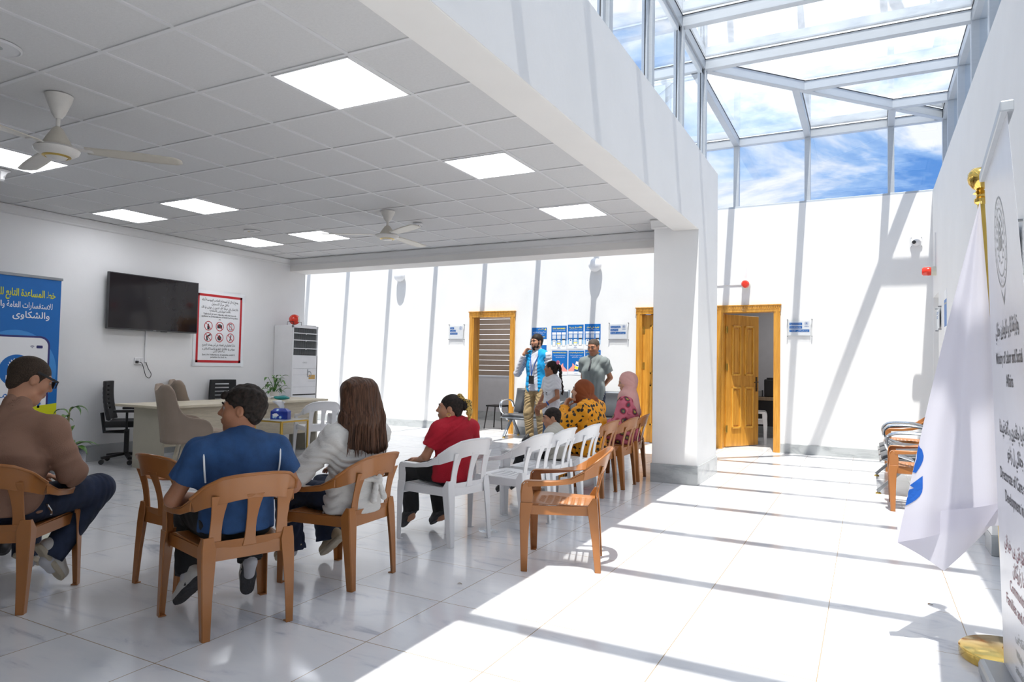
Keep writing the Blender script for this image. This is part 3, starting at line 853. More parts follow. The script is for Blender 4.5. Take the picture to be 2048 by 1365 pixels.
poster_info(-2.10, 1.79, 0.30, 0.43, 'ئاگەهدار بمينە', 'زانياري ژ مالپەرێ وەربگرە', 'blue and white poster right of the STAY INFORMED one')
poster_info(-1.78, 1.79, 0.295, 0.45, 'ابقوا على اطلاع', 'يمكنكم طلب المعلومات من المفوضية', 'blue and white poster behind the head of the man in grey, upper row')
poster_hand(-2.40, 1.325, 0.30, 0.43, ['Need UNHCR information', 'to your mobile phone', 'visit the help site'], 'blue poster of a hand holding a phone, left in the lower row')
poster_hand(-2.08, 1.33, 0.30, 0.43, ['للاستفسار والمعلومات', 'زوروا موقع المساعدة', 'عبر هاتفكم'], 'blue poster of a phone in a hand beside the shoulder of the man in grey', -1)
poster_hand(-1.77, 1.34, 0.29, 0.43, ['پێدڤي ب زانيارييان', 'سەرەدانا مالپەري بكە', 'ب مۆبايلا خۆ'], 'blue poster in the lower row, mostly hidden behind the man in grey')
o = board('poster', 'blue and white notice with a yellow triangle behind the man on the phone', 'poster', (-2.81, 9.0, 1.66), FAR, 0.30, 0.60, M['paper'])
mb = MB(); rect(mb, -0.15, 0.15, 0.09, 0.30, 0.0036); rect(mb, -0.15, 0.15, -0.12, -0.02, 0.0036); flat(mb, M['blue'], o, 'blue_print')
mb = MB(); text(mb, 'ئاگەهداري', 0.03, 0.272, 0.03, z=0.0045); mb.add([(0.10, 0.25, 0.0045), (0.14, 0.25, 0.0045), (0.12, 0.29, 0.0045)], [(0, 1, 2)]); text(mb, '070304', 0.07, 0.13, 0.03, z=0.0045)
flat(mb, M['yell'], o, 'yellow_print')
mb = MB(); text(mb, 'بۆ هەر پرسيارەكێ پەيوەنديێ', 0, 0.22, 0.03, z=0.0045, width=0.25); text(mb, 'ب هێلا هاريكاريێ بكە', 0, 0.185, 0.03, z=0.0045, width=0.2); flat(mb, M['inkw'], o, 'white_print')
# poster on the right wall
o = board('poster', 'narrow looking blue and white poster on the right wall near the recess', 'poster', (3.30, 7.27, 1.93), RIGHT, 0.30, 0.62, M['paper'])
mb = MB(); rect(mb, -0.14, 0.14, -0.12, 0.20, 0.0036); flat(mb, M['blue'], o, 'blue_print')
mb = MB(); text(mb, 'STAY INFORMED', 0, 0.15, 0.03, z=0.0045, width=0.22); flat(mb, M['yell'], o, 'title')

# ------------------------------------------------------------------ television
t = thing('television', 'large black flat television mounted on the left wall', 'television', (WX + 0.006, 3.50, 1.97))
t.rotation_euler = LEFT
o = MB().box(-0.63, 0.63, -0.352, 0.352, 0.06, 0.10).build('casing', simple('dark_grey_bezel', (0.045, 0.047, 0.05, 1), 0.35), t, bevel=0.004)
M['screen'] = simple('dark_glossy_screen', (0.012, 0.009, 0.011, 1), 0.06, var=0.02, spec=0.35)
MB().box(-0.618, 0.618, -0.335, 0.342, 0.0995, 0.1015).build('screen', M['screen'], t)
MB().box(-0.2, 0.2, -0.15, 0.15, 0.0, 0.065).build('wall_bracket', M['black'], t)
mb = MB(); disc(mb, -0.012, -0.3445, 0.004, 0.1005, 12); text(mb, 'LG', 0.008, -0.3445, 0.012, z=0.1005); mb.build('maker_mark', M['tbar'], t)
MB().box(0.10, 0.18, -0.358, -0.352, 0.07, 0.095).build('sensor', M['black'], t)
# socket
t = thing('wall_socket', 'white double wall socket on the left wall under the television', 'socket', (WX, 3.375, 1.225)); t.rotation_euler = LEFT
MB().box(-0.075, 0.055, -0.045, 0.045, 0, 0.012).build('plate', M['white'], t, bevel=0.003)
MB().box(-0.055, -0.02, -0.03, 0.03, 0.012, 0.014).box(0.005, 0.035, -0.012, 0.03, 0.012, 0.015).build('switch', M['tbar'], t, bevel=0.001)
MB().box(-0.065, -0.03, -0.025, 0.005, 0.014, 0.034).build('plug', M['black'], t, bevel=0.003)
pts = [(WX + 0.025, 3.33, 1.215), (WX + 0.04, 3.38, 1.20), (WX + 0.03, 3.42, 1.12), (WX + 0.02, 3.46, 1.03), (WX + 0.02, 3.51, 1.01), (WX + 0.02, 3.53, 1.06), (WX + 0.015, 3.49, 1.13), (WX + 0.012, 3.455, 1.215)]
def smoothpath(P, n=6):
    P = [Vector(p) for p in P]; o_ = []
    for i in range(len(P) - 1):
        p0 = P[max(i - 1, 0)]; p1 = P[i]; p2 = P[i + 1]; p3 = P[min(i + 2, len(P) - 1)]
        for j in range(n):
            t_ = j / n
            o_.append(0.5 * ((2 * p1) + (-p0 + p2) * t_ + (2 * p0 - 5 * p1 + 4 * p2 - p3) * t_ ** 2 + (-p0 + 3 * p1 - 3 * p2 + p3) * t_ ** 3))
    return o_ + [P[-1]]
tag(MB().tube(smoothpath(pts), 0.004, 6).build('power_cable', M['black'], smooth=True), 'thin black cable looping from the socket to the cable trunking', 'cable')

# ------------------------------------------------------------------ red bordered notice
t = board('notice_poster', 'large white notice with red border and six prohibition symbols', 'poster', (WX + 0.004, 4.575, 1.71), LEFT, 0.86, 1.08, M['plastic'] if 'plastic' in M else M['paper'])
mb = MB()
for a in ((-0.385, 0.385, 0.455, 0.49), (-0.385, 0.385, -0.49, -0.455), (-0.385, -0.35, -0.49, 0.49), (0.35, 0.385, -0.49, 0.49)): rect(mb, *a, 0.0045)
mb.build('red_border', M['inkr'], t)
mb = MB()
def T(s_, y, h, wd=None, b_=0.01): text(mb, s_, 0, y, h, z=0.0045, width=wd, bold=b_, res=1)
T('يمنع إدخال أو استخدام العناصر الموضحة أدناه', 0.405, 0.05, 0.62); T('داخل مركز التسجيل', 0.355, 0.05, 0.30)
T('بكارهينان يان هينانا ئەڤ تشتێن ل خوارێ بۆ ناڤ', 0.30, 0.045, 0.63); T('ناڤەندا تۆماركرنێ قەدەغەيە', 0.255, 0.045, 0.36)
T('Tiştên ku li jêr hatine nîşandan, anîna wan navenda', 0.205, 0.035, 0.56); T('qeydkirinê an jî bikaranîna wan di hundirê wê de qedexe', 0.17, 0.035, 0.62); T('ye.', 0.137, 0.035)
T('شكراً لتعاونكم في الحفاظ على أمن وسلامة الجميع', -0.235, 0.042, 0.56); T('سوپاس بۆ هاڤكاريا هەوە بۆ پاراستنا ئاسايش و', -0.29, 0.042, 0.56); T('سەلامەتيا گشتی', -0.325, 0.042, 0.2)
T('Spas ji bo hevkariya we di parastina ewlehî û', -0.375, 0.035, 0.56); T('parastina her kesî de.', -0.41, 0.035, 0.28)
# pictograms : spray can, camera, phone, pistol, bomb, knife
cx = [-0.19, 0.0, 0.19]; rows = [0.035, -0.125]
rect(mb, cx[0] - 0.018, cx[0] + 0.018, rows[0] - 0.05, rows[0] + 0.005, 0.0044); rect(mb, cx[0] - 0.008, cx[0] + 0.008, rows[0] + 0.005, rows[0] + 0.03, 0.0044)
rect(mb, cx[1] - 0.04, cx[1] + 0.04, rows[0] - 0.028, rows[0] + 0.022, 0.0044); rect(mb, cx[1] - 0.015, cx[1] + 0.015, rows[0] + 0.022, rows[0] + 0.034, 0.0044)
for a in ((-0.024, -0.018, -0.045, 0.045), (0.018, 0.024, -0.045, 0.045), (-0.024, 0.024, 0.036, 0.045), (-0.024, 0.024, -0.045, -0.036)): rect(mb, cx[2] + a[0], cx[2] + a[1], rows[0] + a[2], rows[0] + a[3], 0.0044)
line(mb, cx[0] - 0.03, rows[1] + 0.0, cx[0] + 0.04, rows[1] + 0.038, 0.022, 0.0044); line(mb, cx[0] - 0.022, rows[1] + 0.0, cx[0] - 0.012, rows[1] - 0.05, 0.024, 0.0044)
disc(mb, cx[1], rows[1] - 0.008, 0.034, 0.0044); rect(mb, cx[1] - 0.01, cx[1] + 0.01, rows[1] + 0.02, rows[1] + 0.035, 0.0044)
line(mb, cx[2] - 0.008, rows[1] - 0.045, cx[2] + 0.012, rows[1] + 0.045, 0.016, 0.0044)
mb.build('black_print', M['inkk'], t)
mb = MB()
for y in rows:
    for x in cx:
        disc(mb, x, y, 0.068, 0.0050, 36, 0.058); line(mb, x - 0.044, y + 0.044, x + 0.044, y - 0.044, 0.009, 0.0052)
mb.build('prohibition_ring', M['inkr'], t)
mb = MB()
for (a, b_, wd, ht) in ((-0.30, 0.545, 0.10, 0.05), (0.2, 0.54, 0.30, 0.04), (0.43, 0.47, 0.06, 0.10), (-0.42, -0.5, 0.07, 0.09), (0.42, -0.5, 0.05, 0.10)):
    rect(mb, a - wd / 2, a + wd / 2, b_ - ht / 2, b_ + ht / 2, 0.0055)
mb.build('tape', M['clear'], t)

# ------------------------------------------------------------------ blue roll-up banner on the left
t = thing('rollup_banner', 'blue and yellow roll-up banner with a printed phone against the left wall', 'banner', (-5.30, 1.655, 0)); t.rotation_euler = (0, 0, pi / 2)
# local: x to the right of the sheet, -y out of the sheet towards the room
t.rotation_euler = (0, 0, pi / 2)
def up(mb, *a, **k_):
    return mb.build(*a, rot=(pi / 2, 0, 0), **k_)
W2 = 0.425
up(MB().box(-W2, W2, 0.06, 2.09, -0.001, 0.001), 'sheet', M['blue'], t)
MB().box(-W2 - 0.01, W2 + 0.012, -0.012, 0.012, 2.085, 2.115).build('top_rail', M['alu2'], t, bevel=0.003)
MB().box(-W2 - 0.01, W2 + 0.01, -0.06, 0.06, 0, 0.07).build('base_case', M['alu2'], t, bevel=0.015)
MB().box(-0.01, 0.01, 0.004, 0.018, 0.05, 2.09).build('support_pole', M['alu2'], t)
mb = MB(); disc(mb, 0.0, 1.10, 0.43, 0.0016, 48, sx=0.95); mb.v = [(min(max(a, -W2), W2), b_, c_) for a, b_, c_ in mb.v]; up(mb, 'light_blue_disc', M['blueL'], t)
mb = MB(); rrect(mb, -W2 + 0.0, 0.335, 0.35, 1.475, 0.10, 0.0022); up(mb, 'phone_outline', M['inkn'], t)
mb = MB(); rrect(mb, -W2 + 0.0, 0.315, 0.35, 1.455, 0.085, 0.0028); up(mb, 'phone_screen', M['inkw'], t)
mb = MB(); mb.add([(-W2, 0.0, 0.0034), (W2, 0.0, 0.0034), (W2, 0.76, 0.0034), (-W2, 0.66, 0.0034)], [(0, 1, 2, 3)]); mb.v = [(a, max(b_, 0.10), c_) for a, b_, c_ in mb.v]; up(mb, 'yellow_panel', M['yellow'], t)
mb = MB(); text(mb, 'خط المساعدة التابع للمفوضية', W2 - 0.055, 1.915, 0.105, 'RIGHT', 0.003, 0.02, width=0.74); up(mb, 'yellow_title', M['yellow'], t)
mb = MB(); text(mb, 'للاستفسارات العامة والملاحظات', W2 - 0.08, 1.79, 0.085, 'RIGHT', 0.003, 0.012, width=0.72); text(mb, 'والشكاوى', 0.14, 1.69, 0.095, 'CENTER', 0.003, 0.012); up(mb, 'white_title', M['inkw'], t)
mb = MB(); disc(mb, 0.02, 1.11, 0.165, 0.0034, 48); text(mb, 'خط المساعدة', 0.21, 0.865, 0.115, 'RIGHT', 0.0034); text(mb, '0304', 0.265, 0.765, 0.15, 'RIGHT', 0.0034, 0.03, width=0.30); up(mb, 'blue_print', M['blue'], t)
mb = MB(); emblem(mb, 0.02, 1.155, 0.075, 0.004); text(mb, 'UNHCR', 0.02, 1.03, 0.075, z=0.004, bold=0.04, width=0.20); text(mb, 'The UN Refugee Agency', 0.02, 0.985, 0.03, z=0.004, width=0.19); up(mb, 'emblem', M['inkw'], t)
mb = MB(); rrect(mb, 0.20, 0.262, 1.345, 1.375, 0.008, 0.0034)
for q in (1, 2, 3):
    vs = []; r_ = 0.010 * q
    for a in range(45, 136, 15): vs.append((0.16 + r_ * math.cos(math.radians(a)), 1.343 + r_ * math.sin(math.radians(a)), 0.0034))
    for a in range(135, 44, -15): vs.append((0.16 + (r_ - 0.005) * math.cos(math.radians(a)), 1.343 + (r_ - 0.005) * math.sin(math.radians(a)), 0.0034))
    mb.add(vs, [tuple(range(len(vs)))])
up(mb, 'status_icons', M['inkn'], t)
mb = MB(); text(mb, 'خط المساعدة متاح', W2 - 0.055, 0.605, 0.062, 'RIGHT', 0.004, 0.02, width=0.36); text(mb, 'من الأحد إلى الأربعاء', W2 - 0.12, 0.525, 0.055, 'RIGHT', 0.004, width=0.31); text(mb, 'الخميس', W2 - 0.12, 0.445, 0.055, 'RIGHT', 0.004)
up(mb, 'schedule_text', M['inkn'], t)
mb = MB(); rect(mb, W2 - 0.11, W2 - 0.06, 0.505, 0.54, 0.0042); rect(mb, W2 - 0.11, W2 - 0.06, 0.425, 0.46, 0.0042); up(mb, 'calendar_icon', M['inkw'], t)

# ------------------------------------------------------------------ air conditioner
t = thing('air_conditioner', 'tall white floor-standing air conditioner in the far left corner', 'air conditioner', (-5.84, 5.60, 0))
# local: x out of the wall (0..0.4), y along the wall (0..0.55)
MB().box(0, 0.37, 0, 0.55, 0.02, 1.83).build('body', M['acwhite'] if 'acwhite' in M else M['white'], t, bevel=0.008)
fp = MB().box(0.37, 0.40, 0.0, 0.55, 0.03, 1.36).box(0.37, 0.40, 0, 0.025, 1.36, 1.83).box(0.37, 0.40, 0.525, 0.55, 0.03, 1.83).box(0.37, 0.40, 0, 0.55, 1.79, 1.83)
fp.build('front_panel', M['white'], t, bevel=0.005)
MB().box(0.371, 0.376, 0.025, 0.525, 1.36, 1.79).build('air_outlet', M['black'], t)
mb = MB()
for q in range(22): mb.box(0.377, 0.388, 0.035 + q * 0.0225, 0.038 + q * 0.0225, 1.37, 1.78)
mb.build('vertical_vane', M['grey'], t)
for z_ in (1.70, 1.59, 1.46):
    MB().box(0.386, 0.412, 0.02, 0.53, z_, z_ + 0.014).box(0.405, 0.415, 0.265, 0.285, z_ - 0.012, z_ + 0.014).build('louvre', M['white'], t, bevel=0.002)
mb = MB()
for z_ in (0.73, 0.60, 0.47): mb.box(0.4, 0.402, 0.03, 0.52, z_, z_ + 0.018)
mb.build('intake_slot', M['black'], t)
mb = MB()
for z_ in (1.15, 1.05, 0.86): mb.box(0.4, 0.4015, 0.03, 0.52, z_, z_ + 0.002)
mb.build('panel_line', M['grey'], t)
fr_ = (pi / 2, 0, pi / 2)
mb = MB(); rect(mb, 0.36, 0.50, 0.98, 1.05, 0.402); mb.build('sticker', simple('tan_sticker', srgb(200, 160, 90), 0.5), t, rot=fr_)
mb = MB(); disc(mb, 0.37, 1.06, 0.05, 0.4026, r2=0.035); rect(mb, 0.325, 0.345, 1.02, 1.14, 0.4024)
for q in range(3): text(mb, '12h 8m', 0.37 + q * 0.05, 0.95, 0.018, z=0.4024)
text(mb, 'CHIGO', 0.27, 1.245, 0.03, z=0.4024); mb.build('printed_marks', M['grey'], t, rot=fr_)
t = thing('fire_extinguishing_ball', 'red round extinguisher ball in a black wire stand on the air conditioner', 'extinguisher ball', (-5.62, 5.80, 1.83))
MB().lathe([(0.0, 0.01)] + [(0.085 * math.cos(math.radians(a)), 0.098 + 0.085 * math.sin(math.radians(a))) for a in range(-80, 81, 10)] + [(0, 0.183)], n=28).build('ball', M['lens'], t, smooth='all')
MB().tube([(0.07, -0.08, 0.0), (0.07, -0.08, 0.06), (-0.07, -0.08, 0.06), (-0.07, -0.08, 0)], 0.004, 6).tube([(0.07, 0.08, 0.0), (0.07, 0.08, 0.06), (-0.07, 0.08, 0.06), (-0.07, 0.08, 0)], 0.004, 6).tube([(0.07, -0.08, 0.004), (0.07, 0.08, 0.004)], 0.004, 6).tube([(-0.07, -0.08, 0.004), (-0.07, 0.08, 0.004)], 0.004, 6).build('wire_stand', M['black'], t)
mb = MB().grid(6, 6, lambda u, v: (0.0865 * math.cos((v - .5) * 0.9) * math.cos((u - .5) * 0.9), 0.0865 * math.cos((v - .5) * 0.9) * math.sin((u - .5) * 0.9), 0.098 + 0.0865 * math.sin((v - .5) * 0.9)))
o = mb.build('label_sticker', M['cream'], t, smooth='all', rot=(0, 0, 0.4))
tag(MB().box(-5.60, -5.44, 5.90, 6.10, 1.831, 1.842).build('remote_tray', M['tbar'], bevel=0.002), 'flat grey box lying on top of the air conditioner', 'box')

# ================================================================== desk
t = thing('reception_desk', 'long pale wood reception desk in front of the left wall', 'desk', (0, 0, 0))
MB().box(-5.26, -4.43, 2.70, 5.33, 0.70, 0.73).build('desktop', M['deskwood'], t, bevel=0.004)
MB().box(-5.05, -4.53, 2.80, 2.83, 0, 0.70).build('side_panel', M['deskflat'], t, bevel=0.002)
MB().box(-5.05, -4.53, 5.20, 5.23, 0, 0.70).build('side_panel', M['deskflat'], t, bevel=0.002)
MB().box(-4.60, -4.575, 2.83, 5.20, 0.255, 0.70).build('front_panel', M['deskwood'], t, bevel=0.002)
mb = MB()
for y in (2.86, 3.0, 5.1): mb.lathe([(0.005, 0), (0.005, 0.003), (0, 0.003)], (-4.575, y, 0.6), 8, 'x')
mb.build('screw', M['black'], t)
t = thing('waste_bin', 'small grey green waste bin under the right part of the desk', 'bin', (-4.85, 4.70, 0))
MB().lathe([(0.08, 0), (0.085, 0.01), (0.11, 0.26), (0.115, 0.265), (0.105, 0.262), (0.08, 0.02)], n=28).build('container', simple('grey_green_plastic', srgb(120, 150, 150), 0.4), t, smooth=True)
# ------------------------------------------------------------------ office chairs
M['mesh'] = simple('black_mesh_fabric', (0.018, 0.018, 0.02, 1), 0.7, bs=0.5, bscale=220)
def office_chair(loc, rz, lab, first=None):
    if first: return dup(first, loc, rz, lab)
    t = thing('office_chair', lab, 'chair', loc, rz, 'black swivel chairs behind the desk')
    # faces +y
    mb = MB()
    def f(u, v):
        x = (u - 0.5) * (0.44 - 0.05 * v); z = 0.52 + v * 0.46
        return (x, -0.22 - 0.05 * v + 0.10 * (u - .5) ** 2 * 2 - 0.02 * math.sin(v * pi), z)
    nu, nv = 9, 26
    vs = [f(i / nu, j / nv) for j in range(nv + 1) for i in range(nu + 1)]
    fs = []
    for j in range(nv):
        for i in range(nu):
            if 2 <= i <= 6 and 6 <= j <= 22 and j % 3 == 1: continue
            if 2 <= i <= 6 and 6 <= j <= 22 and i == 4 and j % 3 == 0 and False: continue
            fs.append((j * (nu + 1) + i, j * (nu + 1) + i + 1, (j + 1) * (nu + 1) + i + 1, (j + 1) * (nu + 1) + i))
    mb.add(vs, fs); mb.build('backrest', M['mesh'], t, smooth=True, solid=0.03, bevel=0.006)
    mb = MB().grid(8, 8, lambda u, v: ((u - .5) * 0.48, -0.22 + v * 0.46, 0.46 + 0.02 * (4 * (u - .5) ** 2) - 0.04 * max(0, v - 0.85) / 0.15))
    mb.build('seat', M['mesh'], t, smooth=True, solid=0.07, bevel=0.01)
    MB().tube([(0, -0.02, 0.10), (0, -0.02, 0.40)], 0.028, 12).tube([(0, -0.05, 0.37), (0, -0.26, 0.37), (0, -0.29, 0.60)], 0.022, 8).build('column', M['black'], t, smooth=True)
    for s_ in (-1, 1):
        MB().tube(smoothpath([(s_ * 0.24, 0.02, 0.40), (s_ * 0.28, 0.02, 0.45), (s_ * 0.285, 0.02, 0.62)]), 0.014, 8).box(s_ * 0.285 - 0.03, s_ * 0.285 + 0.03, -0.12, 0.14, 0.62, 0.65).build('armrest', M['black'], t, bevel=0.006)
    b = MB()
    for q in range(5):
        a = 2 * pi * q / 5 + 0.3
        b.beam((0, -0.02, 0.11), (0.28 * math.cos(a), -0.02 + 0.28 * math.sin(a), 0.075), 0.045, 0.03)
    bb = b.build('star_base', M['black'], t, bevel=0.004)
    for q in range(5):
        a = 2 * pi * q / 5 + 0.3
        MB().lathe([(0.018, -0.022), (0.028, -0.018), (0.028, 0.018), (0.018, 0.022)], (0.28 * math.cos(a), -0.02 + 0.28 * math.sin(a), 0.029), 16, 'x').build('caster', M['black'], bb, smooth=True)
    return t
oc = office_chair((-5.47, 3.02, 0), math.radians(-42), 'black slatted swivel chair behind the left end of the desk')
office_chair((-5.50, 4.53, 0), math.radians(-100), 'black slatted swivel chair behind the middle of the desk', oc)

def interp(tab, t_):
    for i in range(len(tab) - 1):
        if t_ <= tab[i + 1][0] or i == len(tab) - 2:
            a = (t_ - tab[i][0]) / (tab[i + 1][0] - tab[i][0]); a = min(max(a, 0), 1)
            return [p + (q - p) * a for p, q in zip(tab[i][1], tab[i + 1][1])]
# ------------------------------------------------------------------ beige wing chairs
M['velvet'] = simple('beige_velvet', (0.30, 0.235, 0.185, 1), 0.85, var=0.08, nscale=5, bs=0.15, bscale=250)
M['palewood'] = simple('cream_chair_leg', (0.62, 0.56, 0.44, 1), 0.45)
def wing_chair(loc, rz, lab, first=None):
    if first: return dup(first, loc, rz, lab)
    t = thing('wing_chair', lab, 'chair', loc, rz, 'beige upholstered wing chairs')
    # wrap-around shell; faces +y
    mb = MB()
    def f(u, v):
        s_ = (u - 0.5) * 2; a = abs(s_); sg = 1 if s_ >= 0 else -1
        if a < 0.34: x = a / 0.34 * 0.165; y = -0.275 + 0.02 * (a / 0.34) ** 2
        elif a < 0.52:
            q = (a - 0.34) / 0.18 * pi / 2; x = 0.165 + 0.085 * math.sin(q); y = -0.17 - 0.085 * math.cos(q)
        else: x = 0.25 + 0.02 * (a - 0.52); y = -0.17 + (a - 0.52) / 0.48 * 0.33
        x *= sg
        tb = [(0, 0.925), (0.18, 0.935), (0.32, 0.968), (0.40, 0.992), (0.45, 0.990), (0.49, 0.965), (0.52, 0.92), (0.545, 0.84), (0.57, 0.76), (0.61, 0.69), (0.67, 0.652), (0.76, 0.635), (0.86, 0.62), (0.93, 0.59), (0.98, 0.53), (1.0, 0.46)]
        top = interp([(p_, (q_,)) for p_, q_ in tb], a)[0]
        z = 0.37 + v * (top - 0.37)
        fl = 0.07 * v ** 1.3 * (1 if a < 0.5 else max(0, 1 - (a - 0.5) * 3))
        return (x * (1 + 0.06 * v), y - fl, z)
    mb.grid(96, 14, f)
    mb.build('shell', M['velvet'], t, smooth='all', solid=0.045, offset=1, bevel=0)
    mb = MB().lathe([(0.0, 0.36), (0.235, 0.36), (0.245, 0.38), (0.245, 0.46), (0.225, 0.485), (0, 0.49)], n=32)
    mb.v = [(x * 0.98, y * 1.12 + 0.06, z - 0.0) for x, y, z in mb.v]
    mb.build('seat_cushion', M['velvet'], t, smooth=True)
    for sx, sy in ((-1, -1), (1, -1), (-1, 1), (1, 1)):
        MB().beam((sx * 0.15, sy * 0.14 + 0.03, 0.37), (sx * 0.21, sy * 0.21 + 0.03, 0.0), 0.036, 0.036).build('leg', M['palewood'], t, bevel=0.004)
    return t
wcx = wing_chair((-4.05, 2.83, 0), math.radians(-28), 'beige velvet wing chair in front of the reception desk')
wing_chair((-5.43, 3.98, 0), math.radians(-28), 'beige velvet wing chair half hidden behind the reception desk', wcx)

# ------------------------------------------------------------------ side table, tissue box, packet
t = thing('side_table', 'small gold-framed glass side table in front of the desk', 'table', (-4.14, 4.18, 0))
mb = MB()
R_ = 0.225
for (a, b_) in (((-R_, -R_), (R_, -R_)), ((R_, -R_), (R_, R_)), ((R_, R_), (-R_, R_)), ((-R_, R_), (-R_, -R_))):
    mb.beam((a[0], a[1], 0.505), (b_[0], b_[1], 0.505), 0.018, 0.018)
mb.build('rim', M['goldm'], t)
for sx in (-1, 1):
    for sy in (-1, 1): MB().box(sx * R_ - 0.009, sx * R_ + 0.009, sy * R_ - 0.009, sy * R_ + 0.009, 0, 0.50).build('leg', M['goldm'], t)
MB().box(-R_ - 0.008, R_ + 0.008, -R_ - 0.008, R_ + 0.008, 0.514, 0.522).build('table_top', simple('frosted_glass_top', (0.55, 0.57, 0.56, 1), 0.1), t, bevel=0.003)
def flower_mat():
    m, tt, b = newmat('blue_flower_print')
    tc_ = tt.nodes.new('ShaderNodeTexCoord'); v = tt.nodes.new('ShaderNodeTexVoronoi'); v.inputs['Scale'].default_value = 14
    tt.links.new(tc_.outputs['Object'], v.inputs['Vector'])
    r = ramp(tt, v.outputs['Distance'], [(0.10, (0.75, 0.78, 0.85, 1)), (0.2, (0.35, 0.6, 0.8, 1)), (0.32, (0.02, 0.06, 0.42, 1)), (0.8, (0.01, 0.03, 0.25, 1))])
    tt.links.new(r.outputs[0], b.inputs['Base Color']); b.inputs['Roughness'].default_value = 0.35
    return m
t = thing('tissue_box', 'blue flowered tissue box with a white tissue on the side table', 'tissue box', (-4.14, 4.16, 0.522), math.radians(25))
MB().box(-0.11, 0.11, -0.06, 0.06, 0, 0.10).hexa([(-0.11, -0.06, 0.10), (0.11, -0.06, 0.10), (0.11, 0.06, 0.10), (-0.11, 0.06, 0.10)], [(-0.07, -0.03, 0.135), (0.07, -0.03, 0.135), (0.07, 0.03, 0.135), (-0.07, 0.03, 0.135)]).build('carton', flower_mat(), t, bevel=0.003)
mb = MB().grid(12, 8, lambda u, v: ((u - .5) * (0.05 + 0.13 * v) + 0.012 * math.sin(v * 5 + u * 7) - 0.02 * v, 0.02 * math.sin(u * 9 + v * 3) * (0.3 + v), 0.13 + v * 0.11 - 0.035 * v * abs(u - .4)))
mb.build('tissue', M['paper'], t, smooth='all', solid=0.001)
MB().add([(x_, -0.0612, z_) for x_, z_ in ((-0.09, 0.055), (-0.06, 0.035), (-0.03, 0.03), (0.0, 0.052), (-0.03, 0.075), (-0.06, 0.073))], [(0, 1, 2, 3, 4, 5)]).build('white_leaf_print', M['inkw'], t)
t = thing('tissue_packet', 'teal plastic tissue packet lying on the reception desk', 'packet', (-4.62, 4.62, 0.73), 0.5)
mb = MB().lathe([(0, 0.002)] + [(math.sin(math.radians(a)), 0.03 - 0.028 * math.cos(math.radians(a))) for a in range(20, 180, 20)] + [(0, 0.058)], n=22)
mb.v = [(x * 0.11 * (1 + 0.08 * math.sin(7 * y)), y * 0.055, z * (1 + 0.1 * math.sin(x * 5))) for x, y, z in mb.v]
mb.build('wrapper', simple('teal_wrapper', srgb(20, 130, 130), 0.3, var=0.2, nscale=30, bs=0.5, bscale=40), t, smooth='all')
mb = MB().grid(6, 5, lambda u, v: (-0.10 - v * 0.05 + 0.01 * math.sin(u * 9), (u - .5) * 0.09, 0.03 + 0.015 * math.sin(v * 4 + u * 5)))
mb.build('tissue', M['paper'], t, smooth='all', solid=0.001)

# ------------------------------------------------------------------ plants
def leafmat(name, a, b_, c_):
    m, tt, b = newmat(name)
    n = noise(tt, 22, 5, 0.6, 0.8); r = ramp(tt, n.outputs[0], [(0.36, a), (0.52, b_), (0.64, c_)])
    tt.links.new(r.outputs[0], b.inputs['Base Color']); b.inputs['Roughness'].default_value = 0.35
    return m
M['leaf1'] = leafmat('variegated_leaf', (0.03, 0.10, 0.015, 1), (0.08, 0.20, 0.03, 1), (0.42, 0.48, 0.16, 1))
M['leaf2'] = leafmat('green_leaf', (0.02, 0.09, 0.012, 1), (0.05, 0.17, 0.02, 1), (0.16, 0.28, 0.04, 1))
def leaf(mb, p, az, el, L, wd, droop):
    p = Vector(p); d = Vector((math.cos(az), math.sin(az), 0)); s_ = Vector((-math.sin(az), math.cos(az), 0)); n_ = 9
    pts = []; q = p.copy(); e_ = el
    for i in range(n_):
        pts.append(q.copy()); q = q + (d * math.cos(e_) + Vector((0, 0, math.sin(e_)))) * (L / (n_ - 1)); e_ -= droop / n_
    vs = []
    for i, c_ in enumerate(pts):
        u = i / (n_ - 1); wv = wd * math.sin(min(1, u * 1.08 + 0.02) * pi) ** 0.75 * (1 - 0.25 * u)
        vs += [c_ - s_ * wv / 2 + Vector((0, 0, wv * 0.18)), c_, c_ + s_ * wv / 2 + Vector((0, 0, wv * 0.18))]
    fs = []
    for i in range(n_ - 1):
        for j in range(2): fs.append((i * 3 + j, i * 3 + j + 1, i * 3 + j + 4, i * 3 + j + 3))
    mb.add(vs, fs)
t = thing('potted_plant', 'variegated leafy plant in a white and dark pot on the floor, left', 'plant', (-4.86, 2.0, 0))
m_, tt, b = newmat('speckled_fading_glaze')
tc_ = tt.nodes.new('ShaderNodeTexCoord'); sp = tt.nodes.new('ShaderNodeSeparateXYZ'); tt.links.new(tc_.outputs['Object'], sp.inputs[0])
n = noise(tt, 120, 3, 0.7); ad = tt.nodes.new('ShaderNodeMath'); ad.operation = 'MULTIPLY_ADD'; ad.inputs[1].default_value = 0.25
tt.links.new(n.outputs[0], ad.inputs[0]); tt.links.new(sp.outputs[2], ad.inputs[2])
r = ramp(tt, ad.outputs[0], [(0.22, (0.78, 0.78, 0.78, 1)), (0.30, (0.55, 0.56, 0.60, 1)), (0.46, (0.05, 0.06, 0.10, 1))]); tt.links.new(r.outputs[0], b.inputs['Base Color']); b.inputs['Roughness'].default_value = 0.3
M['glaze'] = m_
MB().lathe([(0, 0), (0.10, 0), (0.115, 0.02), (0.135, 0.12), (0.138, 0.30), (0.128, 0.31), (0.122, 0.30), (0.118, 0.27)], n=36).build('pot', m_, t, smooth=True)
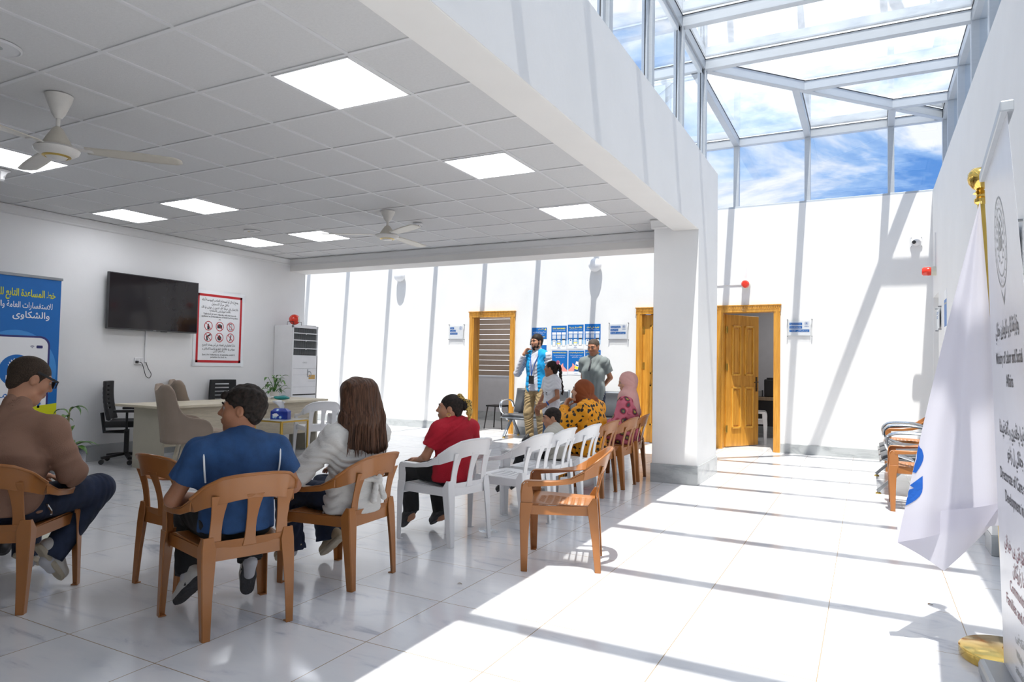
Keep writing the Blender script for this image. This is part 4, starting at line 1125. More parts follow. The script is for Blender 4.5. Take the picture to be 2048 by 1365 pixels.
MB().lathe([(0.12, 0.272), (0, 0.282)], n=24).build('soil', simple('dark_soil', (0.02, 0.015, 0.01, 1), 0.95, bs=0.8, bscale=50), t)
MB().tube([(0, 0, 0.26), (-0.03, 0.0, 0.42), (-0.045, -0.01, 0.58), (-0.03, -0.01, 0.68)], [0.018, 0.015, 0.012, 0.008], 8).tube([(-0.03, 0, 0.42), (-0.08, -0.02, 0.47), (-0.10, -0.03, 0.56)], [0.012, 0.01, 0.006], 8).build('stem', simple('ringed_stem', (0.25, 0.22, 0.10, 1), 0.6, var=0.4, sc=(1, 1, 12)), t, smooth=True)
rr_ = random.Random(3)
for (p, az, el, L, wd, dr) in [((-0.03, -0.01, 0.68), 0.9, 1.1, 0.26, 0.07, 3.4), ((-0.03, -0.01, 0.68), 0.3, 1.2, 0.22, 0.06, 3.6), ((-0.04, -0.01, 0.66), -2.6, 1.0, 0.22, 0.06, 3.0), ((-0.045, -0.01, 0.62), -0.9, 0.9, 0.2, 0.065, 3.2),
                              ((-0.04, 0, 0.50), -0.5, 0.9, 0.20, 0.11, 3.4), ((-0.10, -0.03, 0.55), -2.2, 0.8, 0.18, 0.06, 2.6), ((-0.10, -0.03, 0.56), 1.8, 1.1, 0.16, 0.05, 2.6), ((0, 0, 0.30), 0.8, 0.75, 0.30, 0.09, 1.7), ((0.01, 0, 0.30), 0.2, 0.55, 0.26, 0.09, 2.0), ((0, 0, 0.30), 1.4, 0.9, 0.26, 0.08, 2.2),
                              ((0, 0, 0.30), -1.3, 0.9, 0.24, 0.09, 1.6), ((0, 0, 0.30), -2.4, 0.9, 0.22, 0.08, 1.6), ((0.02, 0, 0.30), -0.4, 0.3, 0.2, 0.08, 2.0), ((0.0, 0.0, 0.30), 2.5, 1.0, 0.2, 0.07, 1.5)]:
    mb = MB(); leaf(mb, p, az, el, L, wd, dr); mb.build('leaf', M['leaf1'], t, smooth='all')
t = thing('potted_plant', 'leafy green plant standing on the reception desk near the air conditioner', 'plant', (-4.95, 4.80, 0.73))
MB().lathe([(0, 0), (0.05, 0), (0.065, 0.09), (0.07, 0.10), (0.062, 0.095), (0, 0.09)], n=24).build('pot', M['white'], t, smooth=True)
st = MB()
for q in range(34):
    az = rr_.uniform(0, 2 * pi); hgt = rr_.uniform(0.0, 0.22); out_ = rr_.uniform(0.02, 0.13)
    p = (out_ * math.cos(az), out_ * math.sin(az), 0.10 + hgt)
    st.tube([(0, 0, 0.08), (out_ * 0.4 * math.cos(az), out_ * 0.4 * math.sin(az), 0.07 + hgt * 0.7), p], 0.003, 5)
    mb = MB(); leaf(mb, p, az + rr_.uniform(-0.6, 0.6), rr_.uniform(-0.2, 0.9), rr_.uniform(0.09, 0.14), rr_.uniform(0.04, 0.06), 1.8); mb.build('leaf', M['leaf2'], t, smooth='all')
st.build('stem', M['leaf2'], t, smooth=True)

# ================================================================== plastic armchairs
M['brownp'] = simple('caramel_brown_plastic', srgb(163, 104, 52), 0.33, var=0.05, nscale=6, bs=0.03, bscale=60, coat=0.15)
M['whitep'] = simple('glossy_white_plastic', (0.82, 0.82, 0.83, 1), 0.34, var=0.02, nscale=5, coat=0.1)
def strip(mb, st_, th):
    """sweep of flat sections: list of (centre, half width vector, normal)"""
    vs = []
    for c_, h_, n_ in st_:
        c_ = Vector(c_); h_ = Vector(h_); n_ = Vector(n_).normalized() * th / 2
        vs += [c_ - h_ - n_, c_ + h_ - n_, c_ + h_ + n_, c_ - h_ + n_]
    fs = [(3, 2, 1, 0)]; k_ = len(st_)
    for i in range(k_ - 1):
        for j in range(4):
            j2 = (j + 1) % 4; fs.append((i * 4 + j, i * 4 + j2, i * 4 + 4 + j2, i * 4 + 4 + j))
    fs.append(tuple((k_ - 1) * 4 + j for j in range(4)))
    mb.add(vs, fs)
def make_chair(lab, mat, loc, rz, group):
    t = thing('plastic_armchair', lab, 'chair', loc, rz, group)
    # seat: dished, with a field of slots, thin rolled edge
    mb = MB(); nu, nv = 44, 40
    def sf(u, v):
        y = -0.205 + v * 0.43
        hw = 0.185 + 0.035 * v
        x = (u - .5) * 2 * hw
        z = 0.392 + 0.012 * v - 0.022 * (1 - (2 * u - 1) ** 2) * math.sin(min(1, v * 1.15) * pi) ** 0.7
        if v > 0.9: z -= 0.03 * ((v - 0.9) / 0.1) ** 2
        return (x, y, z)
    vs = [sf(i / nu, j / nv) for j in range(nv + 1) for i in range(nu + 1)]; fs = []
    for j in range(nv):
        for i in range(nu):
            if 7 <= i < 37 and 6 <= j < 33 and (i % 2 == 1) and (j % 4 != 1) and abs(i - 21.5) < 15 - max(0, (j - 26)) * 1.0: continue
            fs.append((j * (nu + 1) + i, j * (nu + 1) + i + 1, (j + 1) * (nu + 1) + i + 1, (j + 1) * (nu + 1) + i))
    mb.add(vs, fs)
    # skirt under the seat edge
    for s_ in (-1, 1):
        strip(mb, [((s_ * (0.186 + 0.035 * v), -0.205 + v * 0.43, 0.370 - 0.004), (0, 0, 0.026), (1, 0, 0)) for v in (0, 0.25, 0.5, 0.75, 1.0)], 0.006)
    strip(mb, [((x, 0.226, 0.350), (0, 0, 0.026), (0, 1, 0)) for x in (-0.218, -0.1, 0, 0.1, 0.218)], 0.006)
    strip(mb, [((x, -0.207, 0.368), (0, 0, 0.028), (0, 1, 0)) for x in (-0.186, -0.1, 0, 0.1, 0.186)], 0.006)
    mb.build('seat', mat, t, smooth=True, solid=0.005, ang=50)
    # top band of the back, flowing into the arms
    tab = [(0.0, (0.232, 0.205, 0.545, 0.024, 0, 0.0)), (0.25, (0.238, 0.06, 0.548, 0.026, 0, 0.0)), (0.42, (0.240, -0.06, 0.560, 0.022, 0, 0.012)),
           (0.55, (0.232, -0.145, 0.592, 0.010, -0.004, 0.034)), (0.68, (0.206, -0.218, 0.634, 0.003, -0.010, 0.052)), (0.80, (0.150, -0.262, 0.662, 0, -0.014, 0.062)),
           (0.90, (0.08, -0.280, 0.674, 0, -0.016, 0.060)), (1.0, (0.0, -0.286, 0.678, 0, -0.016, 0.058))]
    def sect(t_, s_):
        x, y, z, hx, hy, hz = interp(tab, t_)
        x2, y2, z2 = interp(tab, min(1, t_ + 0.02))[:3]; x1, y1, z1 = interp(tab, max(0, t_ - 0.02))[:3]
        tg = Vector(((x2 - x1) * s_, y2 - y1, z2 - z1)); h_ = Vector((hx * s_, hy, hz))
        return ((x * s_, y, z), h_, tg.cross(h_))
    mb = MB()
    st_ = [sect(q / 24, 1) for q in range(13, 24)] + [sect(1 - q / 24, -1) for q in range(0, 12)]
    ref = Vector((0, 1, 0)); fix = []
    for c_, h_, n_ in st_:
        n_ = n_.normalized()
        if n_.dot(Vector((-c_[0], 0.1 - c_[1], 0))) < 0: n_ = -n_
        fix.append((c_, h_, n_))
    strip(mb, fix, 0.008)
    # rolled lip along the upper edge
    lip = [Vector(c_) + Vector(h_) - n_ * 0.007 for c_, h_, n_ in fix]
    mb.tube(lip, 0.0075, 8)
    # uprights: two outer ones and two splats
    for (xt, yt, zt, xb, yb, zb, wt, wb) in ((0.150, -0.254, 0.640, 0.158, -0.206, 0.388, 0.030, 0.024), (0.0, -0.276, 0.640, 0.0, -0.215, 0.392, 0.029, 0.021)):
        for s_ in ((-1, 1) if xt else (1,)):
            st2 = []
            for q in range(7):
                a = q / 6; bow = math.sin(a * pi) * 0.012
                st2.append(((s_ * (xt + (xb - xt) * a), yt + (yb - yt) * a + bow, zt + (zb - zt) * a), (wt + (wb - wt) * math.sin(a * pi / 2) + 0.012 * (1 - a) ** 4 + 0.012 * a ** 5, 0, 0), (0, 1, 0.15)))
            strip(mb, st2, 0.008)
    strip(mb, [((x, -0.213 + 0.004 * (x / 0.15) ** 2, 0.408), (0, -0.004, 0.020), (0, 1, 0)) for x in (-0.17, -0.09, 0, 0.09, 0.17)], 0.007)
    mb.build('backrest', mat, t, smooth=True, bevel=0.0025, ang=45)
    for s_ in (-1, 1):
        mb = MB()
        fx = []
        for q in range(0, 14):
            c_, h_, n_ = sect(q / 24, s_)
            n_ = n_.normalized()
            if q < 11 and n_.z < 0: n_ = -n_
            if q >= 11 and n_.dot(Vector((-c_[0], 0.1 - c_[1], 0.3))) < 0: n_ = -n_
            fx.append((c_, h_, n_))
        # rounded drop into the front leg
        pre = [((s_ * 0.226, 0.240, 0.40), (s_ * 0.024, 0, 0), (0, 1, 0)), ((s_ * 0.228, 0.243, 0.48), (s_ * 0.024, 0, 0), (0, 1, 0)), ((s_ * 0.230, 0.238, 0.525), (s_ * 0.024, 0, 0), (0, 1, 0.5)), ((s_ * 0.231, 0.224, 0.541), (s_ * 0.024, 0, 0), (0, 0.5, 1))]
        strip(mb, pre + fx, 0.008)
        # side web of the arm: vertical flange under the outer edge
        web = [((s_ * 0.250, 0.208, 0.40), (0, 0.034, 0), (1, 0, 0)), ((s_ * 0.252, 0.205, 0.47), (0, 0.036, 0), (1, 0, 0)), ((s_ * 0.254, 0.206, 0.515), (0, 0.030, 0), (1, 0, 0)), ((s_ * 0.255, 0.190, 0.536), (0, 0.026, 0.004), (1, 0, 0))]
        strip(mb, web, 0.006)
        web = [((s_ * 0.256, 0.20, 0.528), (0, 0, 0.016), (1, 0, 0)), ((s_ * 0.263, 0.06, 0.536), (0, 0, 0.013), (1, 0, 0)), ((s_ * 0.262, -0.06, 0.552), (0, 0, 0.014), (1, 0, 0)), ((s_ * 0.243, -0.14, 0.585), (0, 0, 0.022), (1, -0.3, 0))]
        strip(mb, web, 0.006)
        # small rear corner joining arm, seat and leg
        mb.build('armrest', mat, t, smooth=True, bevel=0.0025, ang=45)
    for s_ in (-1, 1):
        mb = MB()
        # front leg: L section, outer corner, wide at the seat
        A = [(0.256, 0.243, 0.415, 0.070, 0.075), (0.257, 0.246, 0.34, 0.060, 0.060), (0.260, 0.240, 0.2, 0.046, 0.048), (0.264, 0.232, 0.0, 0.034, 0.036)]
        strip(mb, [((s_ * (x - wx / 2), y, z), (s_ * wx / 2, 0, 0), (0, 1, 0)) for x, y, z, wx, wy in A], 0.006)
        strip(mb, [((s_ * x, y - wy / 2, z), (0, wy / 2, 0), (1, 0, 0)) for x, y, z, wx, wy in A], 0.006)
        mb.box(min(s_ * 0.264, s_ * 0.232), max(s_ * 0.264, s_ * 0.232), 0.198, 0.232, 0.0, 0.006)
        mb.build('leg', mat, t, smooth=True, bevel=0.002, ang=45)
        mb = MB()
        A = [(0.208, -0.214, 0.45, 0.044, 0.02), (0.213, -0.220, 0.395, 0.062, 0.060), (0.214, -0.226, 0.33, 0.058, 0.056), (0.212, -0.236, 0.18, 0.044, 0.044), (0.208, -0.246, 0.0, 0.033, 0.034)]
        strip(mb, [((s_ * (x - wx / 2), y, z), (s_ * wx / 2, 0, 0), (0, 1, 0)) for x, y, z, wx, wy in A], 0.006)
        strip(mb, [((s_ * x, y + wy / 2, z), (0, wy / 2, 0), (1, 0, 0)) for x, y, z, wx, wy in A], 0.006)
        mb.box(min(s_ * 0.208, s_ * 0.176), max(s_ * 0.208, s_ * 0.176), -0.246, -0.213, 0.0, 0.006)
        mb.build('leg', mat, t, smooth=True, bevel=0.002, ang=45)
    return t
def face(fx, fy): return math.atan2(fy, fx) - pi / 2
def deg(a): return math.radians(a - 90)     # world heading in degrees -> rotation z
GB = 'brown plastic armchairs'; GW = 'white plastic armchairs'
CH = {}
cb = make_chair('brown plastic armchair the boy in the blue shirt sits on', M['brownp'], (-0.28, 0.185, 0), deg(160), GB)
for key, loc, a, lab in [('man', (-1.455, -0.237), 128, 'brown plastic armchair under the man in the brown shirt, far left'),
                         ('empty', (-0.93, 0.49), 86, 'empty brown plastic armchair left of the boy in blue'),
                         ('woman', (-0.263, 0.95), 183, 'brown plastic armchair under the woman with long loose hair'),
                         ('front', (0.745, 1.90), 199, 'empty brown plastic armchair standing alone half in the sunlight'),
                         ('b1', (0.00, 4.235), 180, 'brown plastic armchair next to the white ones, under the woman in orange'),
                         ('b2', (0.03, 4.77), 180, 'empty brown plastic armchair between the two women in headscarves'),
                         ('b3', (-0.01, 5.33), 186, 'brown plastic armchair under the woman in the pink headscarf'),
                         ('r1', (2.90, 5.18), 180, 'brown plastic armchair by the right wall, in front of the bench'),
                         ('r2', (2.92, 7.95), 180, 'brown plastic armchair by the right wall, beyond the bench')]:
    dup(cb, (loc[0], loc[1], 0), deg(a), lab)
cw = make_chair('white plastic armchair the girl in the red top sits on', M['whitep'], (-0.23, 2.03, 0), deg(169), GW)
for loc, a, lab in [((-0.01, 2.63), 176, 'empty white plastic armchair just behind the girl in red, first of the row'),
                    ((-0.03, 3.17), 180, 'white plastic armchair, second of the row behind the girl in red'),
                    ((0.00, 3.70), 180, 'white plastic armchair next to the brown ones in the row'),
                    ((-4.12, 4.80), 150, 'empty white plastic armchair near the right end of the desk')]:
    dup(cw, (loc[0], loc[1], 0), deg(a), lab)
dup(cw, (0.70, 10.27, 0), deg(8), 'white plastic armchair inside the room with the open panelled door')

# ------------------------------------------------------------------ waiting benches
M['pad'] = simple('dark_grey_leatherette', (0.055, 0.058, 0.065, 1), 0.38, var=0.08)
M['arm'] = simple('polished_steel_tube', (0.62, 0.65, 0.68, 1), 0.12, 1.0)
def bench(n, loc, rz, lab, legs, seatw=0.56):
    t = thing('waiting_bench', lab, 'bench', loc, rz, 'steel waiting benches')
    L = n * seatw
    MB().box(-L / 2 + 0.03, L / 2 - 0.03, -0.05, 0.02, 0.30, 0.36).build('beam', M['alu2'], t, bevel=0.004)
    for i in range(n):
        x = -L / 2 + (i + .5) * seatw; hw = seatw / 2 - 0.02
        MB().grid(4, 8, lambda u, v: (x + (u - .5) * 2 * hw, -0.22 + v * 0.50, 0.365 + 0.03 * v ** 2 - (0.05 * max(0, v - 0.85) / 0.15))).build('seat_shell', M['alu2'], t, smooth=True, solid=0.006)
        MB().grid(6, 8, lambda u, v: (x + (u - .5) * 2 * (hw - 0.02), -0.20 + v * 0.47, 0.405 + 0.022 * v ** 2 + 0.012 * math.sin(u * pi) - (0.04 * max(0, v - 0.85) / 0.15))).build('seat_pad', M['pad'], t, smooth=True, solid=0.045, offset=-1, bevel=0.012)
        MB().grid(4, 8, lambda u, v: (x + (u - .5) * 2 * hw, -0.24 - 0.13 * v, 0.40 + v * 0.45)).build('back_shell', M['alu2'], t, smooth=True, solid=0.006)
        MB().grid(6, 8, lambda u, v: (x + (u - .5) * 2 * (hw - 0.03), -0.205 - 0.13 * v + 0.012 * math.sin(v * pi * 2), 0.425 + v * 0.40)).build('back_pad', M['pad'], t, smooth=True, solid=0.035, bevel=0.01)
    for i in range(n + 1):
        if n > 2 and i not in (0, n, 2): continue
        x = -L / 2 + i * seatw
        pts = smoothpath([(x, -0.27, 0.52), (x, -0.22, 0.60), (x, -0.10, 0.645), (x, 0.12, 0.645), (x, 0.21, 0.60), (x, 0.22, 0.52), (x, 0.16, 0.44), (x, 0.0, 0.385), (x, -0.02, 0.36)])
        MB().tube(pts, 0.017, 10, sx=1.6).build('armrest', M['arm'], t, smooth=True)
    for x in legs:
        mb = MB()
        mb.beam((x, 0.0, 0.33), (x, 0.30, 0.025), 0.045, 0.03); mb.beam((x, -0.02, 0.33), (x, -0.28, 0.025), 0.045, 0.03)
        mb.hexa([(x - .022, -0.14, 0.30), (x + .022, -0.14, 0.30), (x + .022, 0.16, 0.30), (x - .022, 0.16, 0.30)], [(x - .022, -0.24, 0.36), (x + .022, -0.24, 0.36), (x + .022, 0.24, 0.36), (x - .022, 0.24, 0.36)])
        l_ = mb.build('leg', M['alu2'], t, bevel=0.003)
        MB().lathe([(0.028, 0), (0.024, 0.012), (0.01, 0.02), (0.01, 0.03)], (x, 0.29, 0), 12).lathe([(0.028, 0), (0.024, 0.012), (0.01, 0.02), (0.01, 0.03)], (x, -0.27, 0), 12).build('foot', M['goldm'], l_, smooth=True)
    return t
bench(4, (-2.14, 8.57, 0), pi, 'steel waiting bench with dark pads along the far wall behind the standing people', (-0.98, 0.98), 0.545)
bench(3, (2.87, 6.55, 0), pi / 2, 'steel waiting bench with dark pads along the right wall', (-0.68, 0.68), 0.55)

# ------------------------------------------------------------------ office furniture inside the open door room
t = thing('office_desk', 'brown wooden desk inside the room with the open panelled door', 'desk', (0, 0, 0))
MB().box(0.35, 2.0, 11.15, 11.75, 0.70, 0.76).build('desktop', M['officewood'], t, bevel=0.004)
MB().box(0.38, 0.41, 11.2, 11.7, 0, 0.70).build('side_panel', M['officewood'], t)
MB().box(1.94, 1.97, 11.2, 11.7, 0, 0.70).build('side_panel', M['officewood'], t)
MB().box(0.41, 1.94, 11.22, 11.24, 0.22, 0.70).build('front_panel', M['black'], t)
t = thing('office_printer', 'black printer standing on the desk inside the open room', 'printer', (0.99, 11.45, 0.76))
MB().box(-0.22, 0.22, -0.18, 0.18, 0, 0.33).build('body', M['black'], t, bevel=0.02)
MB().box(-0.18, 0.18, -0.15, 0.15, 0.33, 0.36).build('lid', M['black'], t, bevel=0.01)
t = thing('desk_phone', 'dark desk phone beside the printer in the open room', 'telephone', (0.64, 11.42, 0.76))
MB().box(-0.09, 0.09, -0.09, 0.09, 0, 0.12).build('body', M['grey'], t, bevel=0.01)
MB().tube([(-0.07, -0.06, 0.14), (-0.07, 0.07, 0.14)], 0.02, 8).build('handset', M['black'], t, smooth=True)
t = thing('metal_stool', 'black metal chair leg seen beside the dark doorway', 'chair', (-4.05, 9.75, 0))
MB().box(-0.18, 0.18, -0.18, 0.18, 0.44, 0.47).build('seat', M['black'], t, bevel=0.005)
for sx in (-1, 1):
    for sy in (-1, 1): MB().beam((sx * 0.15, sy * 0.15, 0.44), (sx * 0.2, sy * 0.2, 0), 0.02, 0.02).build('leg', M['black'], t)

# ================================================================== flag and banner on the right
t = thing('flag_stand', 'gold flagpole with ball finial on a round gold base, right', 'flagpole', (3.03, 1.51, 0))
MB().lathe([(0, 0), (0.185, 0), (0.19, 0.01), (0.19, 0.04), (0.18, 0.048), (0.03, 0.055), (0.018, 0.08)], n=48).build('base', M['gold'], t, smooth=True)
MB().lathe([(0.0145, 0.05), (0.0145, 2.02)], n=20).build('pole', M['goldm'], t, smooth=True, rot=(0, -0.046, 0))
MB().lathe([(0.016, 2.02), (0.026, 2.03), (0.026, 2.045), (0.017, 2.055), (0.017, 2.065), (0.03, 2.072), (0.014, 2.085), (0.03, 2.098), (0.043, 2.12), (0.047, 2.14), (0.043, 2.165), (0.028, 2.184), (0, 2.19)], n=28).build('finial', M['gold'], t, smooth=True, rot=(0, -0.046, 0))
M['flagcloth'] = None
m_, tt, b = newmat('white_flag_cloth')
b.inputs['Base Color'].default_value = (0.74, 0.73, 0.82, 1); b.inputs['Roughness'].default_value = 0.7
n = noise(tt, 400, 2); bump(tt, b, n.outputs[0], 0.1, 0.002)
o_ = tt.nodes['Material Output']; tl = tt.nodes.new('ShaderNodeBsdfTranslucent'); tl.inputs[0].default_value = (0.74, 0.73, 0.82, 1)
mx = tt.nodes.new('ShaderNodeMixShader'); mx.inputs[0].default_value = 0.35
tt.links.new(b.outputs[0], mx.inputs[1]); tt.links.new(tl.outputs[0], mx.inputs[2]); tt.links.new(mx.outputs[0], o_.inputs[0])
M['flagcloth'] = m_
# draped front panel: u 0 = pole side, 1 = free fold; v 0 = bottom, 1 = top
FP = Vector((2.984, 1.553, 0))
def flagpt(u, v, off=0.0):
    top = Vector((2.930, 1.485, 2.03)); bot_in = Vector((3.02, 1.475, 0.60)); bot_out = Vector((2.600, 1.42, 0.475))
    v1 = 1 - v
    wdt = (0.02 + 0.98 * v1)
    inn = top.lerp(bot_in, v1)
    outp = top.lerp(bot_out, v1)
    outp.x += -0.012 * math.sin(v1 * pi)
    p = Vector((inn.x + (outp.x - inn.x) * u, inn.y + (outp.y - inn.y) * u, inn.z + (bot_out.z - bot_in.z) * u * v1))
    fold = 0.045 * v1 * (math.sin(u * 5.2 - 0.6) - u * math.sin(4.6)) + 0.012 * v1 * math.sin(u * 15)
    return p + Vector((0.15 * fold, fold - off, 0))
mb = MB().grid(40, 60, flagpt)
tf = mb.build('flag', M['flagcloth'], None, smooth='all')
tag(tf, 'white flag with large blue letters hanging from the gold pole', 'flag')
# back fold showing below the front panel
def back(u, v):
    a = flagpt(1, 0); c_ = flagpt(0, 0); tip = Vector((2.786, 1.50, 0.355))
    e1 = a.lerp(c_, u); lo = tip if True else tip
    e2 = a.lerp(tip, min(1, u * 2.0)) if u < 0.5 else tip.lerp(Vector((3.0, 1.56, 0.62)), (u - 0.5) * 2)
    p = e2.lerp(e1 + Vector((0, 0.03, 0.10)), v)
    return p + Vector((0, 0.035 * math.sin(u * 6), 0))
MB().grid(24, 8, back).build('folded_corner', M['flagcloth'], tf, smooth='all')
vs, fs = textgeo('UNHCR', 1.0, 'LEFT', 0.03, 6)
# letters run down the cloth, cap tops towards the pole; the rest wraps behind the fold
w_t = max(v[0] for v in vs)
bmf = bmesh.new()
vv = [bmf.verts.new(v) for v in vs]
for f_ in fs:
    try: bmf.faces.new([vv[i] for i in f_])
    except ValueError: pass
bmesh.ops.triangulate(bmf, faces=bmf.faces)
for _ in range(2): bmesh.ops.subdivide_edges(bmf, edges=[e_ for e_ in bmf.edges if e_.calc_length() > 0.08], cuts=1)
bmesh.ops.triangulate(bmf, faces=bmf.faces)
hmax = max(v.co.y for v in bmf.verts)
pts = []
for v in bmf.verts:
    a = v.co.x / w_t                     # 0..1 along the word
    bq = (v.co.y - 0) / hmax             # 0 baseline .. 1 cap top
    z_ = 1.62 - a * 1.00
    v_ = (z_ - 0.50) / (2.03 - 0.50); v1 = 1 - v_
    top_ = Vector((2.930, 1.485, 2.03)); bi_ = Vector((3.02, 1.475, 0.60)); inn_ = top_.lerp(bi_, v1); wd_ = 0.02 + 0.98 * v1
    out_x = 2.930 + (2.60 - 2.930) * v1 - 0.012 * math.sin(v1 * pi)
    u_ = (inn_.x - (2.705 - (1 - bq) * 0.20)) / max(inn_.x - out_x, 0.02)
    pts.append((u_, v_))
keep = []
bmf.verts.ensure_lookup_table()
mb = MB(); idx = {}
for f_ in bmf.faces:
    q = [pts[v.index] if v.index >= 0 else None for v in f_.verts]
    if any(p[0] > 1.03 for p in q) or any(p[0] < 0.05 for p in q): continue
    vs_ = [flagpt(min(p[0], 1.0), p[1], 0.002) for p in q]
    mb.add(vs_, [(0, 1, 2)])
bmf.free()
mb.build('lettering', simple('printed_flag_blue', srgb(25, 95, 190), 0.6), tf)

t = thing('rollup_banner', 'tall white roll-up banner with dark lettering at the right edge', 'banner', (0, 0, 0))
BA = Vector((2.920, 1.27, 0)); BB = Vector((2.865, 0.385, 0))   # far and near lower corners
ang = math.atan2(BB.y - BA.y, BB.x - BA.x)
t.location = BA; t.rotation_euler = (0, 0, ang)       # local x from far to near edge; +y... face looks to -X side
BW = (BB - BA).length
M['banner'] = simple('glossy_banner_film', (0.60, 0.61, 0.66, 1), 0.28, var=0.03)
# the stand has been set down askew: the foot sits nearer the wall than the top rail
skew = lambda x, z_: (0.055 + 0.09 * min(max(x / BW, 0), 1)) * (1 - z_ / 2.08)
up0 = up
def up(mb, *a, **k_):
    mb.v = [(x, y, z_ - skew(x, y)) for x, y, z_ in mb.v]
    return up0(mb, *a, **k_)
up(MB().grid(20, 40, lambda u, v: (u * BW, 0.05 + v * 2.02, 0.0)), 'sheet', M['banner'], t, solid=0.001)
def sk(mb): mb.v = [(x, y + skew(x, z_), z_) for x, y, z_ in mb.v]; return mb
MB().box(-0.012, BW + 0.012, -0.018, 0.018, 2.065, 2.10).build('top_rail', M['alu'], t, bevel=0.004)
sk(MB().box(-0.02, BW + 0.02, -0.09, 0.09, 0, 0.075)).build('base_case', M['alu2'], t, bevel=0.02)
sk(MB().box(BW / 2 - 0.012, BW / 2 + 0.012, 0.004, 0.02, 0.05, 2.08)).build('support_pole', M['alu2'], t)
mb = MB()
def BT(s_, z_, h, wd, m=mb): text(m, s_, BW / 2, z_, h, z=0.0016, width=wd, bold=0.012, res=2)
BT('وەزارەتا كار و كاروبارێن جڤاكي', 1.42, 0.075, 0.56); BT('Ministry of Labor and Social', 1.31, 0.065, 0.60); BT('Affairs', 1.225, 0.065, 0.15)
BT('رێڤەبەريا چاڤدێري و گەشەپێدانا', 1.045, 0.07, 0.60); BT('جڤاكي ل زاخو', 0.955, 0.07, 0.30); BT('Directorate of Care and Social', 0.86, 0.065, 0.68); BT('Development in Zakho', 0.78, 0.065, 0.50)
up(mb, 'lettering', M['inkk'], t)
mb = MB()
BT('سەنتەرێ كومەلايەتي يێ خێزاني', 0.60, 0.07, 0.64, mb); BT('و پاراستنا زارۆكان', 0.52, 0.07, 0.36, mb); BT('Community Center for', 0.44, 0.06, 0.5, mb); BT('Families and Child Protection', 0.37, 0.06, 0.66, mb)
up(mb, 'maroon_lettering', M['inkm'], t)
mb = MB(); BT('ب پالپشتيا مەكتەبێ', 0.27, 0.05, 0.4, mb); BT('With Economic and', 0.2, 0.045, 0.4, mb); BT('administrative support', 0.14, 0.045, 0.45, mb); up(mb, 'small_lettering', M['grey'], t)
mb = MB()
disc(mb, BW / 2, 1.73, 0.165, 0.0016, 48, 0.158); disc(mb, BW / 2, 1.73, 0.125, 0.0016, 48, 0.120); emblem(mb, BW / 2, 1.74, 0.085, 0.0018)
for q in range(20):
    a = 2 * pi * q / 20; line(mb, BW / 2 + 0.135 * math.cos(a), 1.73 + 0.135 * math.sin(a), BW / 2 + 0.150 * math.cos(a + 0.08), 1.73 + 0.150 * math.sin(a + 0.08), 0.006, 0.0018)
mb.add([(BW / 2 - 0.07, 1.575, 0.0016), (BW / 2, 1.50, 0.0016), (BW / 2 + 0.07, 1.575, 0.0016), (BW / 2, 1.52, 0.0016)], [(0, 1, 2, 3)])
up(mb, 'emblem', M['grey'], t)

# litter on the floor
mb = MB()
rr_ = random.Random(9)
def crump(u, v):
    a = u * 2 * pi; r_ = 0.05 * (0.5 + 0.5 * math.sin(v * pi)) * (1 + 0.5 * math.sin(a * 3 + v * 9))
    return (r_ * math.cos(a) * 1.3, r_ * math.sin(a), 0.002 + 0.03 * v * (1 + 0.6 * math.sin(a * 2 + v * 5)))
mb.grid(16, 6, crump)
tag(mb.build('plastic_wrapper', M['clear'], loc=(-0.02, 2.30, 0.001)), 'crumpled clear plastic wrapper on the floor behind the girl in red', 'wrapper')
for (x, y, lab) in ((0.42, 1.18, 'tiny brown crumb on the sunlit floor left of the diagonal shadow'), (2.78, 2.19, 'tiny brown leaf scrap on the floor near the flag')):
    o = MB().grid(4, 2, lambda u, v: ((u - .5) * 0.025, (v - .5) * 0.01, 0.003 + 0.004 * math.sin(u * 4))).build('leaf_scrap', M['officewood'], loc=(x, y, 0), rot=(0, 0, 0.5), solid=0.001)
    tag(o, lab, 'litter')
